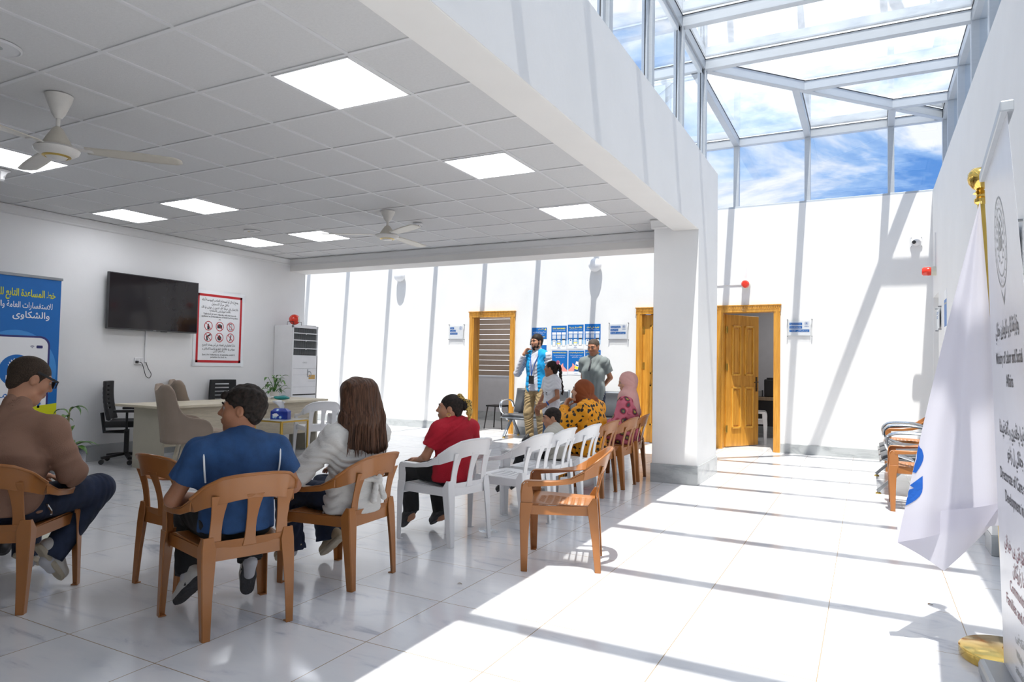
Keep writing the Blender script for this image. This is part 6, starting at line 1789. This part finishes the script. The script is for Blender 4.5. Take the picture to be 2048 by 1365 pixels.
def seated(loc, deg_, lean=0.0, hs=0.93, sz=0.40, Wd=1.0, back=0.10):
    """default seated joints in world space for a chair at loc with heading deg_"""
    a = math.radians(deg_); f = V3(math.cos(a), math.sin(a), 0); r = V3(f[1], -f[0], 0); o = V3(loc[0], loc[1], 0); z = V3(0, 0, 1)
    p = lambda x, y, zz: o + r * x + f * y + z * zz
    J = {'P': p(0, -back, sz + 0.105 * hs), 'C': p(0, -back - 0.02 + lean * 0.6, sz + 0.33 * hs), 'N': p(0, -back - 0.02 + lean, sz + 0.525 * hs)}
    for q, sg in (('L', -1), ('R', 1)):
        J['S' + q] = p(sg * 0.165 * hs * Wd, -back - 0.02 + lean * 0.9, sz + 0.462 * hs)
        J['E' + q] = p(sg * 0.235 * Wd * hs, -0.03 + lean, sz + 0.25 * hs)
        J['W' + q] = p(sg * 0.10 * hs, 0.19 * hs, sz + 0.20 * hs)
        J['H' + q] = p(sg * 0.085 * hs, -back, sz + 0.085 * hs)
        J['K' + q] = p(sg * 0.11 * hs, 0.36 * hs, sz + 0.075 * hs)
        J['A' + q] = p(sg * 0.11 * hs, 0.36 * hs, 0.09 * hs)
        J['T' + q] = p(sg * 0.12 * hs, 0.55 * hs, 0.02)
    return J, p, f, r
def hdir(d, pitch=0):
    a = math.radians(d); b = math.radians(pitch); return V3(math.cos(a) * math.cos(b), math.sin(a) * math.cos(b), math.sin(b))

# ---- boy in the blue shirt -------------------------------------------------
J, p, f, r = seated((-0.28, 0.185), 152, hs=0.90, Wd=1.16, back=0.07)
hs = 0.93
P_ = Person((-0.28, 0.185), p(0.015, -0.04, 1.005), hs, hdir(218, 2), 'boy in a blue shirt with white piping, seen from behind on a brown chair', M['skinC'], 0.0055, f, 1.0, 1.06)
J['EL'] = p(-0.275, -0.03, 0.60); J['ER'] = p(0.275, -0.05, 0.62); J['WL'] = p(-0.12, 0.15, 0.56); J['WR'] = p(0.12, 0.15, 0.57)
J['handL'] = (unit(p(-0.02, 0.22, 0.53) - J['WL']), (0, 0, -1), 0.5, 1); J['handR'] = (unit(p(0.02, 0.22, 0.54) - J['WR']), (0, 0, -1), 0.5, -1)
J['AL'] = p(-0.16, 0.20, 0.16); J['TL'] = p(-0.22, 0.02, 0.05) * 0 + p(-0.20, 0.235, 0.02); J['KL'] = p(-0.14, 0.34, 0.45)
J['AR'] = p(0.13, 0.17, 0.20); J['TR'] = p(0.13, 0.215, 0.02); J['KR'] = p(0.13, 0.34, 0.45)
P_.J = J; P_.build_body(); P_.brows(M['hairk']); P_.lips()
P_.trousers(M['c_black'], 0.016, 0.95, 0.006, folds(0.004, 2))
P_.shirt(M['c_blue'], 0.60, 0.016, 0.012, 0.455, disp=folds(0.0045, 4, f=20))
mb = MB()
for q, sg in (('L', -1), ('R', 1)):
    S = J['S' + q]
    pts = [S + V3(0, 0, 0.068) - r * sg * 0.005, S + V3(0, 0, 0.045) - f * 0.052 + r * sg * 0.002, S + V3(0, 0, -0.01) - f * 0.076, S + V3(0, 0, -0.075) - f * 0.080 - r * sg * 0.004, S + V3(0, 0, -0.13) - f * 0.068 - r * sg * 0.012]
    mb.tube([x - Vector(P_.loc) for x in smoothpath([Vector(x) for x in pts])], 0.0042, 6)
o = mb.build('shoulder_piping', M['inkw'], P_.o, smooth=True)
rn = np.random.default_rng(5); cen = rn.normal(size=(260, 3)); cen /= np.linalg.norm(cen, axis=1)[:, None]
def curls(c0, s_=0.09, amp=0.005):
    C_ = c0 + cen * s_
    def fn(P):
        d = np.full(len(P), 9.0)
        for c in C_: d = np.minimum(d, np.linalg.norm(P - c, axis=1))
        return amp * (d / 0.013 - 0.9).clip(-1, 1)
    return fn
P_.short_hair(M['hairk'], 0.022, 0.75, 0.0, disp=curls(P_.H(0, -0.02, 0.035), 0.098), h=0.004)
F = Field()
for x in (-0.035, -0.012, 0.012, 0.035): F.ell(P_.H(x, 0.078, 0.078), np.array([0.022, 0.022, 0.022]) * P_.hs, 0.01, 'u', P_.HM)
P_.add('hair_fringe', F, M['hairk'], 0.004, curls(P_.H(0, 0, 0.04), 0.1, 0.005))
P_.shoe('L', M['shoew'], M['sole'], 0.25, stripes_=M['black'], upv=unit(V3(0, 0, 1) * 0.60 + f * 0.55 - r * 0.2))
P_.shoe('R', M['shoew'], M['sole'], 0.25, stripes_=M['black'], upv=unit(f * 0.95 + V3(0, 0, 0.25)))

# ---- man in the brown shirt --------------------------------------------------
J, p, f, r = seated((-1.455, -0.237), 120, lean=0.10, hs=1.0, Wd=1.18, back=0.05)
P_ = Person((-1.455, -0.237), p(0.015, 0.115, 1.125), 1.0, hdir(80, -22), 'man in a dusty brown shirt with sunglasses, seated at the left edge', M['skinA'], 0.006, f, 1.1, 1.12)
J['SR'] = p(0.19, 0.03, 0.865); J['SL'] = p(-0.19, 0.02, 0.865)
J['ER'] = p(0.265, 0.10, 0.635); J['WR'] = p(0.14, 0.31, 0.585); J['EL'] = p(-0.265, 0.08, 0.635); J['WL'] = p(-0.08, 0.31, 0.585)
J['handR'] = (unit(V3(*(p(0.02, 0.40, 0.56) - J['WR']))), (0, 0, -1), 0.5, -1); J['handL'] = (unit(V3(*(p(0.06, 0.40, 0.57) - J['WL']))), (0, 0, -1), 0.5, 1)
J['KR'] = p(0.24, 0.40, 0.50); J['AR'] = p(0.11, 0.17, 0.15); J['TR'] = p(0.14, 0.24, 0.02)
J['KL'] = p(-0.15, 0.42, 0.50); J['AL'] = p(-0.13, 0.36, 0.10); J['TL'] = p(-0.14, 0.52, 0.02)
P_.J = J; P_.build_body(); P_.brows(M['hairk']); P_.lips()
P_.trousers(M['c_jeans'], 0.016, 0.95, 0.006, folds(0.002, 12))
P_.shirt(M['c_brown'], 1.0, 0.020, 0.012, 0.47, disp=folds(0.006, 7, f=18), collar=True, long_=True)
P_.short_hair(M['hairs'], 0.002, 0.70, -0.004)
mb = MB(); s_ = P_.loc
for q in (-1, 1):
    mb.beam(tuple(P_.H(q * 0.080, -0.01, 0.045) - s_), tuple(P_.H(q * 0.079, 0.10, 0.028) - s_), 0.012, 0.004, tuple(P_.HM[:, 0]))
    mb.hexa([tuple(P_.H(q * x, y, z) - s_) for x, y, z in ((0.012, 0.120, -0.004), (0.070, 0.103, -0.004), (0.078, 0.100, 0.034), (0.012, 0.118, 0.034))],
            [tuple(P_.H(q * x, y, z) - s_) for x, y, z in ((0.012, 0.124, -0.004), (0.070, 0.107, -0.004), (0.078, 0.104, 0.034), (0.012, 0.122, 0.034))])
mb.beam(tuple(P_.H(-0.014, 0.121, 0.02) - s_), tuple(P_.H(0.014, 0.121, 0.02) - s_), 0.006, 0.004)
mb.build('sunglasses', M['black'], P_.o, bevel=0.001)
mb = MB(); mb.tube([tuple(p(0.17, 0.0, 0.50) - s_), tuple(p(0.215, -0.02, 0.49) - s_), tuple(p(0.235, -0.02, 0.46) - s_), tuple(p(0.23, -0.01, 0.44) - s_)], 0.006, 6); mb.build('keyring', M['arm'], P_.o, smooth=True)
P_.shoe('R', M['shoew'], M['soleW'], 0.27, stripes_=M['black'], upv=unit(V3(0, 0, 0.55) + f * 0.75 + r * 0.4)); P_.shoe('L', M['shoew'], M['soleW'], 0.27)

# ---- neighbour outside the frame, only a foot shows ---------------------------
J, p, f, r = seated((-2.36, -0.05), 110, hs=0.98, Wd=1.1, back=0.07)
P_ = Person((-2.36, -0.05), p(0, 0.0, 1.12), 0.98, hdir(110, 0), 'person at the left edge of whom only a bare ankle in a dark shoe shows', M['skinA'], 0.009, f, 1.0, 1.05)
J['AR'] = p(0.16, 0.20, 0.12); J['TR'] = p(0.20, 0.10, 0.03); J['KR'] = p(0.14, 0.40, 0.46)
P_.J = J; P_.build_body(); P_.trousers(M['c_black'], 0.016, 0.80, 0.006); P_.shirt(M['c_grey'], 0.6, 0.016, 0.01, 0.47); P_.short_hair(M['hairk'])
P_.shoe('R', M['black'], M['sole'], 0.25); P_.shoe('L', M['black'], M['sole'], 0.26)
dup(cb, (-2.36, -0.05, 0), deg(110), 'brown plastic armchair cut off by the left edge of the picture')

# ---- woman with long loose hair ------------------------------------------------
J, p, f, r = seated((-0.263, 0.95), 168, lean=0.0, hs=0.93, Wd=1.02, back=0.10)
P_ = Person((-0.263, 0.95), p(0.0, -0.10, 1.045), 0.92, hdir(150, -3), 'woman with long loose brown hair in a cream shirt, seated with her back turned', M['skinB'], 0.006, f, 1.0, 0.96)
J['EL'] = p(-0.285, 0.02, 0.62); J['WL'] = p(-0.20, 0.25, 0.62); J['ER'] = p(0.25, 0.03, 0.62); J['WR'] = p(0.14, 0.24, 0.58)
J['handL'] = (f + V3(0, 0, -0.1), (0, 0, -1), 0.3, 1); J['handR'] = (f, (0, 0, -1), 0.4, -1)
J['KL'] = p(-0.13, 0.38, 0.46); J['AL'] = p(-0.11, 0.34, 0.10); J['TL'] = p(-0.12, 0.47, 0.02); J['KR'] = p(0.13, 0.38, 0.46); J['AR'] = p(0.13, 0.29, 0.13); J['TR'] = p(0.13, 0.36, 0.02)
P_.J = J; P_.build_body(); P_.lips()
P_.trousers(M['c_jeans'], 0.020, 0.97, 0.030, folds(0.005, 22))
P_.shirt(M['c_cream'], 1.0, 0.024, 0.022, 0.40, disp=folds(0.006, 9, f=24), long_=True, loose=1.06)
F = Field(); w0 = J['P'] * 0.55 + J['C'] * 0.45
F.cap(w0 - r * 0.12 - f * 0.10 + V3(0, 0, 0.01), w0 + r * 0.03 - f * 0.135, 0.016, 0.016, 0.01).cap(w0 + r * 0.03 - f * 0.135, w0 + r * 0.13 - f * 0.09 + V3(0, 0, 0.015), 0.016, 0.016, 0.01)
F.ell(w0 + r * 0.05 - f * 0.145, (0.035, 0.025, 0.030), 0.01); F.cap(w0 + r * 0.05 - f * 0.145, w0 + r * 0.02 - f * 0.155 + V3(0, 0, -0.12), 0.012, 0.020, 0.01); F.cap(w0 + r * 0.06 - f * 0.145, w0 + r * 0.10 - f * 0.145 + V3(0, 0, -0.11), 0.012, 0.018, 0.01)
P_.add('tied_belt', F, M['c_cream'], 0.005, folds(0.004, 3, f=60))
F = Field(); H = P_.H; hs = P_.hs
F.ell(H(0, -0.022, 0.035), np.array([0.094, 0.108, 0.100]) * hs, 0.02, 'u', P_.HM, [(H(0, 0.045, 0), P_.HM @ unit([0, 1, -0.25]))])
tail = p(0.03, -0.225, 0.745)
for x in np.linspace(-0.11, 0.13, 9):
    a = H(x * 0.55, -0.055 - 0.02 * (1 - abs(x) * 6), 0.05); m_ = p(x * 0.95, -0.205 + 0.04 * abs(x) / 0.1, 0.93); b = p(x * 1.05 + 0.02, -0.235 + 0.05 * abs(x) / 0.12, 0.745 + 0.03 * abs(x - 0.05) * 6)
    F.cap(a, m_, 0.050 * hs, 0.040, 0.04); F.cap(m_, b, 0.040, 0.020, 0.03, 'u', [(p(0, 0, 0.735), (0, 0, -1))])
def strands(P):
    q = (P - P_.loc) @ r; t = (P - P_.loc) @ f; z_ = P[:, 2]
    return 0.0014 * np.sin(q * 260 + 1.5 * np.sin(z_ * 7) + 20 * t) + 0.002 * np.sin(q * 90 + 1.2 * np.sin(z_ * 5 + 1))
P_.add('long_hair', F, M['hairb'], 0.0045, strands)
mb = MB()
rr_ = random.Random(4)
for q in range(46):
    x = rr_.uniform(-0.13, 0.13); a = Vector(H(x * 0.5, -0.098 + 0.5 * abs(x), 0.06)); m1 = Vector(p(x * 0.97, -0.243 + 0.25 * abs(x), 0.95 + rr_.uniform(-.03, .03))); b = Vector(p(x * 1.15 + rr_.uniform(-0.01, 0.01), -0.262 + 0.30 * abs(x), rr_.uniform(0.72, 0.76)))
    mb.tube([v - Vector(P_.loc) for v in smoothpath([a, m1, b], 5)], [0.005] * 5 + [0.005, 0.004, 0.004, 0.003, 0.002, 0.001], 5)
mb.build('hair_strand', M['hairb'], P_.o, smooth='all')
P_.shoe('L', M['shoeb'], M['soleW'], 0.27); P_.shoe('R', M['shoeb'], M['soleW'], 0.27, upv=unit(V3(0, 0, 0.75) + f * 0.55))

# ---- girl in red ----------------------------------------------------------------
J, p, f, r = seated((-0.23, 2.03), 160, hs=0.84, Wd=1.02, back=0.06)
P_ = Person((-0.23, 2.03), p(-0.03, -0.055, 0.930), 0.86, hdir(206, 2), 'girl in a red top with a leopard print bow on her hair', M['skinA'], 0.006, f, 1.0, 0.98)
J['EL'] = p(-0.20, -0.01, 0.60); J['WL'] = p(-0.13, 0.17, 0.55); J['WR'] = p(0.1, 0.17, 0.55)
J['handL'] = (f, (0, 0, -1), 0.5, 1); J['handR'] = (f, (0, 0, -1), 0.5, -1)
J['KL'] = p(-0.11, 0.33, 0.46); J['AL'] = p(-0.12, 0.27, 0.12); J['TL'] = p(-0.13, 0.36, 0.02); J['KR'] = p(0.11, 0.33, 0.45); J['AR'] = p(0.10, 0.19, 0.10); J['TR'] = p(0.09, 0.30, 0.02)
P_.J = J; P_.build_body(); P_.brows(M['hairk'], 0.003); P_.lips()
P_.trousers(M['c_black'], 0.014, 0.90, 0.012, folds(0.003, 32)); P_.shirt(M['c_red'], 0.62, 0.017, 0.018, 0.43, disp=folds(0.004, 33, f=22))
P_.short_hair(M['hairk'], 0.004, 0.55, 0.004, h=0.005)
F = Field(); F.ell(P_.H(0, -0.118, 0.035), np.array([0.036, 0.030, 0.042]) * P_.hs, 0.01, 'u', P_.HM); P_.add('hair_bun', F, M['hairk'], 0.0045, folds(0.003, 3, f=120))
F = Field()
for (a, b, ra, rb) in (((0.0, -0.110, 0.085), (0.01, -0.150, 0.06), 0.010, 0.022), ((0.01, -0.150, 0.06), (0.02, -0.170, -0.01), 0.020, 0.016), ((0.02, -0.170, -0.01), (0.02, -0.165, -0.08), 0.014, 0.006), ((0.0, -0.110, 0.085), (-0.01, -0.08, 0.11), 0.010, 0.022), ((0.01, -0.14, 0.05), (-0.02, -0.155, -0.03), 0.012, 0.010)):
    F.cap(P_.H(*a), P_.H(*b), ra, rb, 0.008)
P_.add('hair_bow', F, M['leopard'], 0.004, folds(0.004, 5, f=80))
mb = MB(); c = P_.H(-0.082, 0.0, -0.045) - P_.loc
mb.tube([Vector(c) + Vector(P_.HM[:, 1]) * 0.013 * math.cos(t) + Vector(P_.HM[:, 2]) * 0.013 * math.sin(t) for t in np.linspace(0, 2 * pi, 16)[:-1]], 0.0018, 6, closed=True); mb.build('hoop_earring', M['gold'], P_.o, smooth='all')
P_.shoe('L', M['black'], M['sole'], 0.24, kind='slipper'); P_.shoe('R', M['black'], M['sole'], 0.24, kind='slipper')

# ---- small boy -------------------------------------------------------------------
J, p, f, r = seated((-0.09, 3.62), 186, hs=0.62, Wd=1.0, back=0.02)
P_ = Person((-0.09, 3.62), p(0.0, 0.03, 0.770), 0.80, hdir(212, -10), 'small boy with cropped dark hair slouching on the row of white chairs', M['skinA'], 0.007, f, 1.0, 1.0)
J['N'] = p(0, 0.0, 0.675); J['SL'] = p(-0.115, 0, 0.635); J['SR'] = p(0.115, 0, 0.635); J['C'] = p(0, -0.01, 0.57); P_.W = 0.80
J['KL'] = p(-0.10, 0.28, 0.42); J['KR'] = p(0.10, 0.28, 0.42); J['AL'] = p(-0.1, 0.42, 0.13); J['TL'] = p(-0.1, 0.52, 0.06); J['AR'] = p(0.08, 0.36, 0.14); J['TR'] = p(0.08, 0.45, 0.06)
J['handL'] = (f, (0, 0, -1), 0.5, 1, 0.7); J['handR'] = (f, (0, 0, -1), 0.5, -1, 0.7)
P_.J = J; P_.build_body(); P_.brows(M['hairk']); P_.lips(); P_.trousers(M['c_black'], 0.014, 0.9, 0.0, folds(0.004, 42)); P_.shirt(M['c_beige'], 1, 0.020, 0.015, 0.42, disp=folds(0.005, 43), collar=True, long_=True)
P_.short_hair(M['hairk'], 0.004, 0.62, 0.0)
P_.shoe('L', M['black'], M['sole'], 0.26); P_.shoe('R', M['black'], M['sole'], 0.26)

# ---- woman in the rust headscarf --------------------------------------------------
J, p, f, r = seated((-0.03, 4.21), 178, lean=0.02, hs=0.95, Wd=1.1, back=0.07)
P_ = Person((-0.03, 4.21), p(0.0, 0.03, 1.010), 0.92, hdir(204, 3), 'woman in a rust headscarf and orange black-spotted dress, hand at mouth', M['skinB'], 0.007, f, 1.1, 1.12)
J['EL'] = p(-0.22, 0.12, 0.68); J['WL'] = p(-0.06, 0.19, 0.85)
J['handL'] = (unit(p(-0.02, 0.15, 0.95) - J['WL']), -f + V3(0, 0, 0), 0.9, 1, 0.95); J['handR'] = (f, (0, 0, -1), 0.5, -1)
P_.J = J; P_.build_body(); P_.brows(M['hairk'], 0.003); P_.lips()
P_.shirt(M['c_orange'], 1, 0.024, 0.02, 0.40, name='dress', disp=folds(0.006, 51, f=18), long_=True, loose=1.05)
P_.trousers(M['c_orange'], 0.03, 0.90, 0.06, folds(0.006, 52), name='skirt')
def scarf(P_, mat, seed, low=0.0, back=0.0, wide=1.0):
    F = Field(); H = P_.H; hs = P_.hs; N_ = P_.J['N']
    F.ell(H(0, -0.022, 0.015), np.array([0.096, 0.116, 0.118]) * hs, 0.02, 'u', P_.HM)
    F.cap(H(0, -0.01, -0.06), N_ + V3(0, 0, 0.0), 0.086 * hs, 0.105 * hs * wide, 0.04)
    F.cap(N_ - P_.r * 0.07 * wide, N_ + P_.r * 0.07 * wide, 0.078 * wide, 0.078 * wide, 0.05); F.cap(N_ + P_.f * 0.03, N_ + P_.f * 0.07 - V3(0, 0, 0.10 + low), 0.07, 0.06, 0.04)
    if back: F.cap(N_ - P_.f * 0.04, N_ - P_.f * 0.11 - V3(0, 0, back), 0.085, 0.055, 0.05)
    F.ell(H(0, 0.125, -0.022), np.array([0.054, 0.088, 0.078]) * hs, 0.012, 's', P_.HM)
    F.ell(H(0, 0.055, -0.115), np.array([0.03, 0.03, 0.02]) * hs, 0.012, 'u', P_.HM)
    c0 = H(0, 0.0, -0.06)
    def dsp(P):
        q = (P - c0) @ P_.HM; an = np.arctan2(q[:, 2], q[:, 1] + 0.08); rr = np.linalg.norm(q, axis=1)
        return 0.0018 * np.sin(an * 7 + rr * 22 + q[:, 0] * 25) + 0.001 * np.sin(an * 15 + rr * 50)
    P_.add('headscarf', F, mat, 0.0055, dsp)
scarf(P_, M['c_hijab'], 1, wide=0.75)
P_.shoe('L', M['black'], M['sole'], 0.24); P_.shoe('R', M['black'], M['sole'], 0.24)

# ---- woman in the pink headscarf -----------------------------------------------------
J, p, f, r = seated((-0.01, 5.33), 184, lean=0.03, hs=0.98, Wd=1.0, back=0.07)
P_ = Person((-0.01, 5.33), p(0.0, -0.055, 1.085), 0.95, hdir(212, -12), 'woman in a dusty pink headscarf and floral dress, seated by the pillar', M['skinB'], 0.008, f, 1.0, 1.0)
J['handL'] = (f, (0, 0, -1), 0.5, 1); J['handR'] = (f, (0, 0, -1), 0.5, -1)
P_.J = J; P_.build_body(); P_.lips()
P_.shirt(M['c_floral'], 1, 0.024, 0.02, 0.40, name='dress', disp=folds(0.006, 61, f=18), long_=True); P_.trousers(M['c_floral'], 0.03, 0.92, 0.06, folds(0.006, 62), name='skirt')
scarf(P_, M['c_pinkh'], 2, low=0.10, back=0.17)
P_.shoe('L', M['black'], M['sole'], 0.24); P_.shoe('R', M['black'], M['sole'], 0.24)

# ---- standing people -------------------------------------------------------------------
def standing(loc, deg_, H_=1.72, Wd=1.0):
    a = math.radians(deg_); f = V3(math.cos(a), math.sin(a), 0); r = V3(f[1], -f[0], 0); o = V3(loc[0], loc[1], 0); k_ = H_ / 1.72
    p = lambda x, y, zz: o + r * x * k_ + f * y * k_ + V3(0, 0, zz * k_)
    J = {'P': p(0, 0, 0.93), 'C': p(0, 0, 1.24), 'N': p(0, -0.01, 1.455)}
    for q, sg in (('L', -1), ('R', 1)):
        J['S' + q] = p(sg * 0.172 * Wd, 0, 1.375); J['E' + q] = p(sg * 0.235 * Wd, -0.03, 1.12); J['W' + q] = p(sg * 0.24 * Wd, 0.04, 0.87)
        J['H' + q] = p(sg * 0.09, 0, 0.90); J['K' + q] = p(sg * 0.10, 0.02, 0.49); J['A' + q] = p(sg * 0.11, -0.02, 0.09); J['T' + q] = p(sg * 0.13, 0.17, 0.02)
        J['hand' + q] = ((0, 0, -1), tuple(-r * sg), 0.4, sg)
    return J, p, f, r, k_
# man on the phone : body towards the camera, turned to his right
J, p, f, r, k_ = standing((-2.23, 7.70), -92, 1.775, 1.0)
P_ = Person((-2.23, 7.70), p(0.0, 0.02, 1.595), 1.0, hdir(-112, -5), 'bearded man in a bright blue vest talking on a phone, standing before the posters', M['skinA'], 0.0075, f, 1.05, 1.0)
J['ER'] = p(0.30, 0.08, 1.10); J['WR'] = p(0.155, 0.14, 1.40)
J['handR'] = (unit(V3(*(p(0.085, 0.06, 1.56) - J['WR']))), tuple(-r), 0.7, 1)
J['KL'] = p(-0.10, 0.05, 0.49); J['KR'] = p(0.12, 0.03, 0.49)
P_.J = J; P_.build_body(); P_.brows(M['hairk'], 0.005); P_.lips()
P_.trousers(M['c_khaki'], 0.020, 0.97, 0.004, folds(0.006, 71)); P_.shirt(M['c_stripe'], 1, 0.018, 0.01, 0.87, disp=folds(0.005, 72), collar=True, long_=True)
F = Field(); W = P_.W * P_.hs; cutv = [((0, 0, 0.84), (0, 0, -1))]
P_.torso(F, 0.030, 0.016, cut=cutv); F.cap(J['P'], J['P'] - V3(0, 0, 0.14), 0.155 * W, 0.162 * W, 0.05, 'u', cutv, (f, (0.78,)))
for q in 'LR':
    sg = -1 if q == 'L' else 1
    F.cap(J['S' + q] + r * sg * 0.055, J['S' + q] + r * sg * 0.16 - V3(0, 0, 0.12), 0.085, 0.10, 0.015, 's')
# open front
F.cap(J['N'] + f * 0.12 + V3(0, 0, 0.06), J['C'] + f * 0.14, 0.075, 0.070, 0.01, 's'); F.cap(J['C'] + f * 0.14, J['P'] + f * 0.15 - V3(0, 0, 0.2), 0.070, 0.10, 0.01, 's')
F.cap(J['N'] - V3(0, 0, 0.02), J['N'] + V3(0, 0, 0.2), 0.078, 0.085, 0.01, 's')
P_.add('vest', F, M['c_vest'], 0.006, folds(0.004, 73))
mb = MB(); L0 = Vector(P_.loc)
for sg in (-1, 1): mb.tube([Vector(x) - L0 for x in smoothpath([Vector(J['N'] + r * sg * 0.06 + V3(0, 0, 0.03)), Vector(J['N'] + r * sg * 0.075 + f * 0.09 - V3(0, 0, 0.06)), Vector(J['C'] + r * sg * 0.03 + f * 0.145), Vector(J['P'] + f * 0.165 + V3(0, 0, 0.14) + r * 0.01)])], 0.007, 6)
mb.build('lanyard', M['blue2'], P_.o, smooth=True)
c = Vector(J['P'] + f * 0.172 + V3(0, 0, 0.08)) - L0; fv, rv = Vector(f), Vector(r)
mb = MB(); q4 = lambda d_: [c + fv * d_ + rv * a + Vector((0, 0, b)) for a, b in ((-0.045, -0.065), (0.045, -0.065), (0.045, 0.065), (-0.045, 0.065))]
mb.hexa(q4(0), q4(0.016)); mb.build('badge_holder', M['black'], P_.o, bevel=0.003)
P_.short_hair(M['hairk'], 0.014, 0.72, 0.006); P_.beard(M['hairk'])
P_.shoe('L', M['black'], M['sole'], 0.28); P_.shoe('R', M['black'], M['sole'], 0.28)
a = Vector(P_.H(0.094, 0.03, -0.055)); b = Vector(P_.H(0.096, 0.0, 0.045)); mb = MB().beam(tuple(a), tuple(b), 0.012, 0.07, tuple(P_.HM[:, 1]))
tag(mb.build('mobile_phone', M['black'], bevel=0.003), 'black mobile phone held to the ear of the bearded man', 'phone')

# man in the grey polo, hands behind his back
J, p, f, r, k_ = standing((-1.14, 7.40), -92, 1.665, 1.0)
P_ = Person((-1.14, 7.40), p(0.0, 0.03, 1.605), 1.0, hdir(-98, -16), 'stout man in a grey green polo shirt standing with his hands behind his back', M['skinC'], 0.0075, f, 1.10, 1.02)
J['P'] = p(0, 0.02, 0.96); J['C'] = p(0, 0.02, 1.22)
for q, sg in (('L', -1), ('R', 1)):
    J['E' + q] = p(sg * 0.225, -0.11, 1.14); J['W' + q] = p(sg * 0.06, -0.20, 0.98); J['hand' + q] = (tuple(-r * sg), tuple(-f), 0.5, sg)
P_.J = J; P_.build_body(); P_.brows(M['hairg'], 0.0035); P_.lips()
P_.trousers(M['c_jeans'], 0.018, 0.97, 0.004, folds(0.005, 81)); P_.shirt(M['c_grey'], 0.62, 0.020, 0.014, 0.80 * k_, disp=folds(0.005, 82, f=16), collar=True)
P_.short_hair(M['hairg'], 0.002, 0.72, 0.012)
mb = MB().beam(tuple(J['N'] + f * 0.125 - V3(0, 0, 0.05) - P_.loc), tuple(J['C'] + f * 0.185 + V3(0, 0, 0.02) - P_.loc), 0.02, 0.004, tuple(f)); mb.build('button_placket', M['sole'], P_.o)
P_.shoe('L', M['black'], M['sole'], 0.28); P_.shoe('R', M['black'], M['sole'], 0.28)

# girl with the braid, seen from behind her right side
J, p, f, r, k_ = standing((-1.22, 6.05), -128, 1.33, 0.95)
for q in 'LR': J['S' + q] = J['S' + q] * 1.0
P_ = Person((-1.22, 6.05), p(-0.01, 0.02, 1.58), 0.88, hdir(182, 4), 'girl with a long dark braid and pink hair flower in a white T-shirt, standing', M['skinC'], 0.007, f, 1.0, 0.86)
J['EL'] = p(-0.25, 0.02, 1.11); J['WL'] = p(-0.17, 0.20, 0.98); J['handL'] = (unit(f - r * -0.5 + V3(0, 0, -0.6)), tuple(r), 0.4, -1)
J['ER'] = p(0.26, 0.02, 1.11); J['WR'] = p(0.24, 0.14, 0.93)
P_.J = J; P_.build_body(); P_.brows(M['hairk'], 0.003); P_.lips()
P_.trousers(M['c_jeans2'], 0.014, 0.97, 0.004, folds(0.004, 91)); P_.shirt(M['c_white'], 0.55, 0.018, 0.014, 0.635, disp=folds(0.004, 92))
P_.short_hair(M['hairk'], 0.004, 0.55, 0.006)
F = Field(); H = P_.H
F.ell(H(0, -0.10, 0.055), np.array([0.04, 0.035, 0.035]) * P_.hs, 0.012, 'u', P_.HM)
prev = H(0, -0.125, 0.05); back_ = p(-0.10, -0.10, 0)
path = [H(0, -0.13, 0.05), H(0.0, -0.155, -0.03), H(0, -0.16, -0.11), p(-0.10, -0.13, 1.38), p(-0.15, -0.13, 1.26), p(-0.16, -0.12, 1.15)]
path = [np.array(v) for v in smoothpath([Vector(v) for v in path], 5)]
for i in range(len(path) - 1):
    w_ = 0.010 * math.sin(i * 1.9); F.cap(path[i] + r * w_, path[i + 1] + r * 0.010 * math.sin((i + 1) * 1.9), 0.021 * (1 - i / 60), 0.017 * (1 - i / 60), 0.006)
P_.add('braid', F, M['hairk'], 0.0045)
F = Field()
for a_ in range(6): F.ell(H(0.028 * math.cos(a_), -0.10, 0.10 + 0.022 * math.sin(a_)), (0.016, 0.016, 0.014), 0.004)
P_.add('hair_flower', F, simple('pink_flower_clip', srgb(235, 130, 165), 0.6), 0.004)
mb = MB(); c = J['WL']; mb.tube([Vector(J['WL'] + (J['EL'] - J['WL']) * 0.12 - P_.loc), Vector(J['WL'] + (J['EL'] - J['WL']) * 0.22 - P_.loc)], 0.030, 14); mb.build('wristband', M['blue2'], P_.o, smooth=True)
mb = MB(); text(mb, 'Let it', 0, 0.05, 0.085, z=0, bold=0.0); text(mb, 'Be real', 0, -0.11, 0.085, z=0)
C0 = J['C'] * 0.55 + J['P'] * 0.45
vs2 = []
for (x, y, z) in mb.v:
    a_ = (x - 0.02) / 0.14
    vs2.append(tuple(C0 + V3(0, 0, y) + f * math.cos(a_) * 0.112 - r * math.sin(a_) * 0.140 - P_.loc))
mb.v = vs2
mb.build('script_lettering', M['inkk'], P_.o)
P_.shoe('L', M['shoew'], M['soleW'], 0.25); P_.shoe('R', M['shoew'], M['soleW'], 0.25)

# figure in black inside the dark room
J, p, f, r, k_ = standing((-3.80, 10.15), 200, 1.62, 0.95)
P_ = Person((-3.80, 10.15), p(0.0, 0.02, 1.60), 0.93, hdir(170, 0), 'person in black clothes standing in the dim room behind the first doorway', M['skinB'], 0.010, f, 1.0, 0.95)
J['EL'] = p(-0.27, -0.02, 1.14); J['ER'] = p(0.27, -0.02, 1.14)
P_.J = J; P_.build_body(); P_.trousers(M['c_black'], 0.016, 0.97); P_.shirt(M['c_black'], 1, 0.022, 0.02, 0.72, name='coat', long_=True, collar=True)
scarf(P_, M['c_black'], 3)
P_.shoe('L', M['black'], M['sole'], 0.25); P_.shoe('R', M['black'], M['sole'], 0.25)
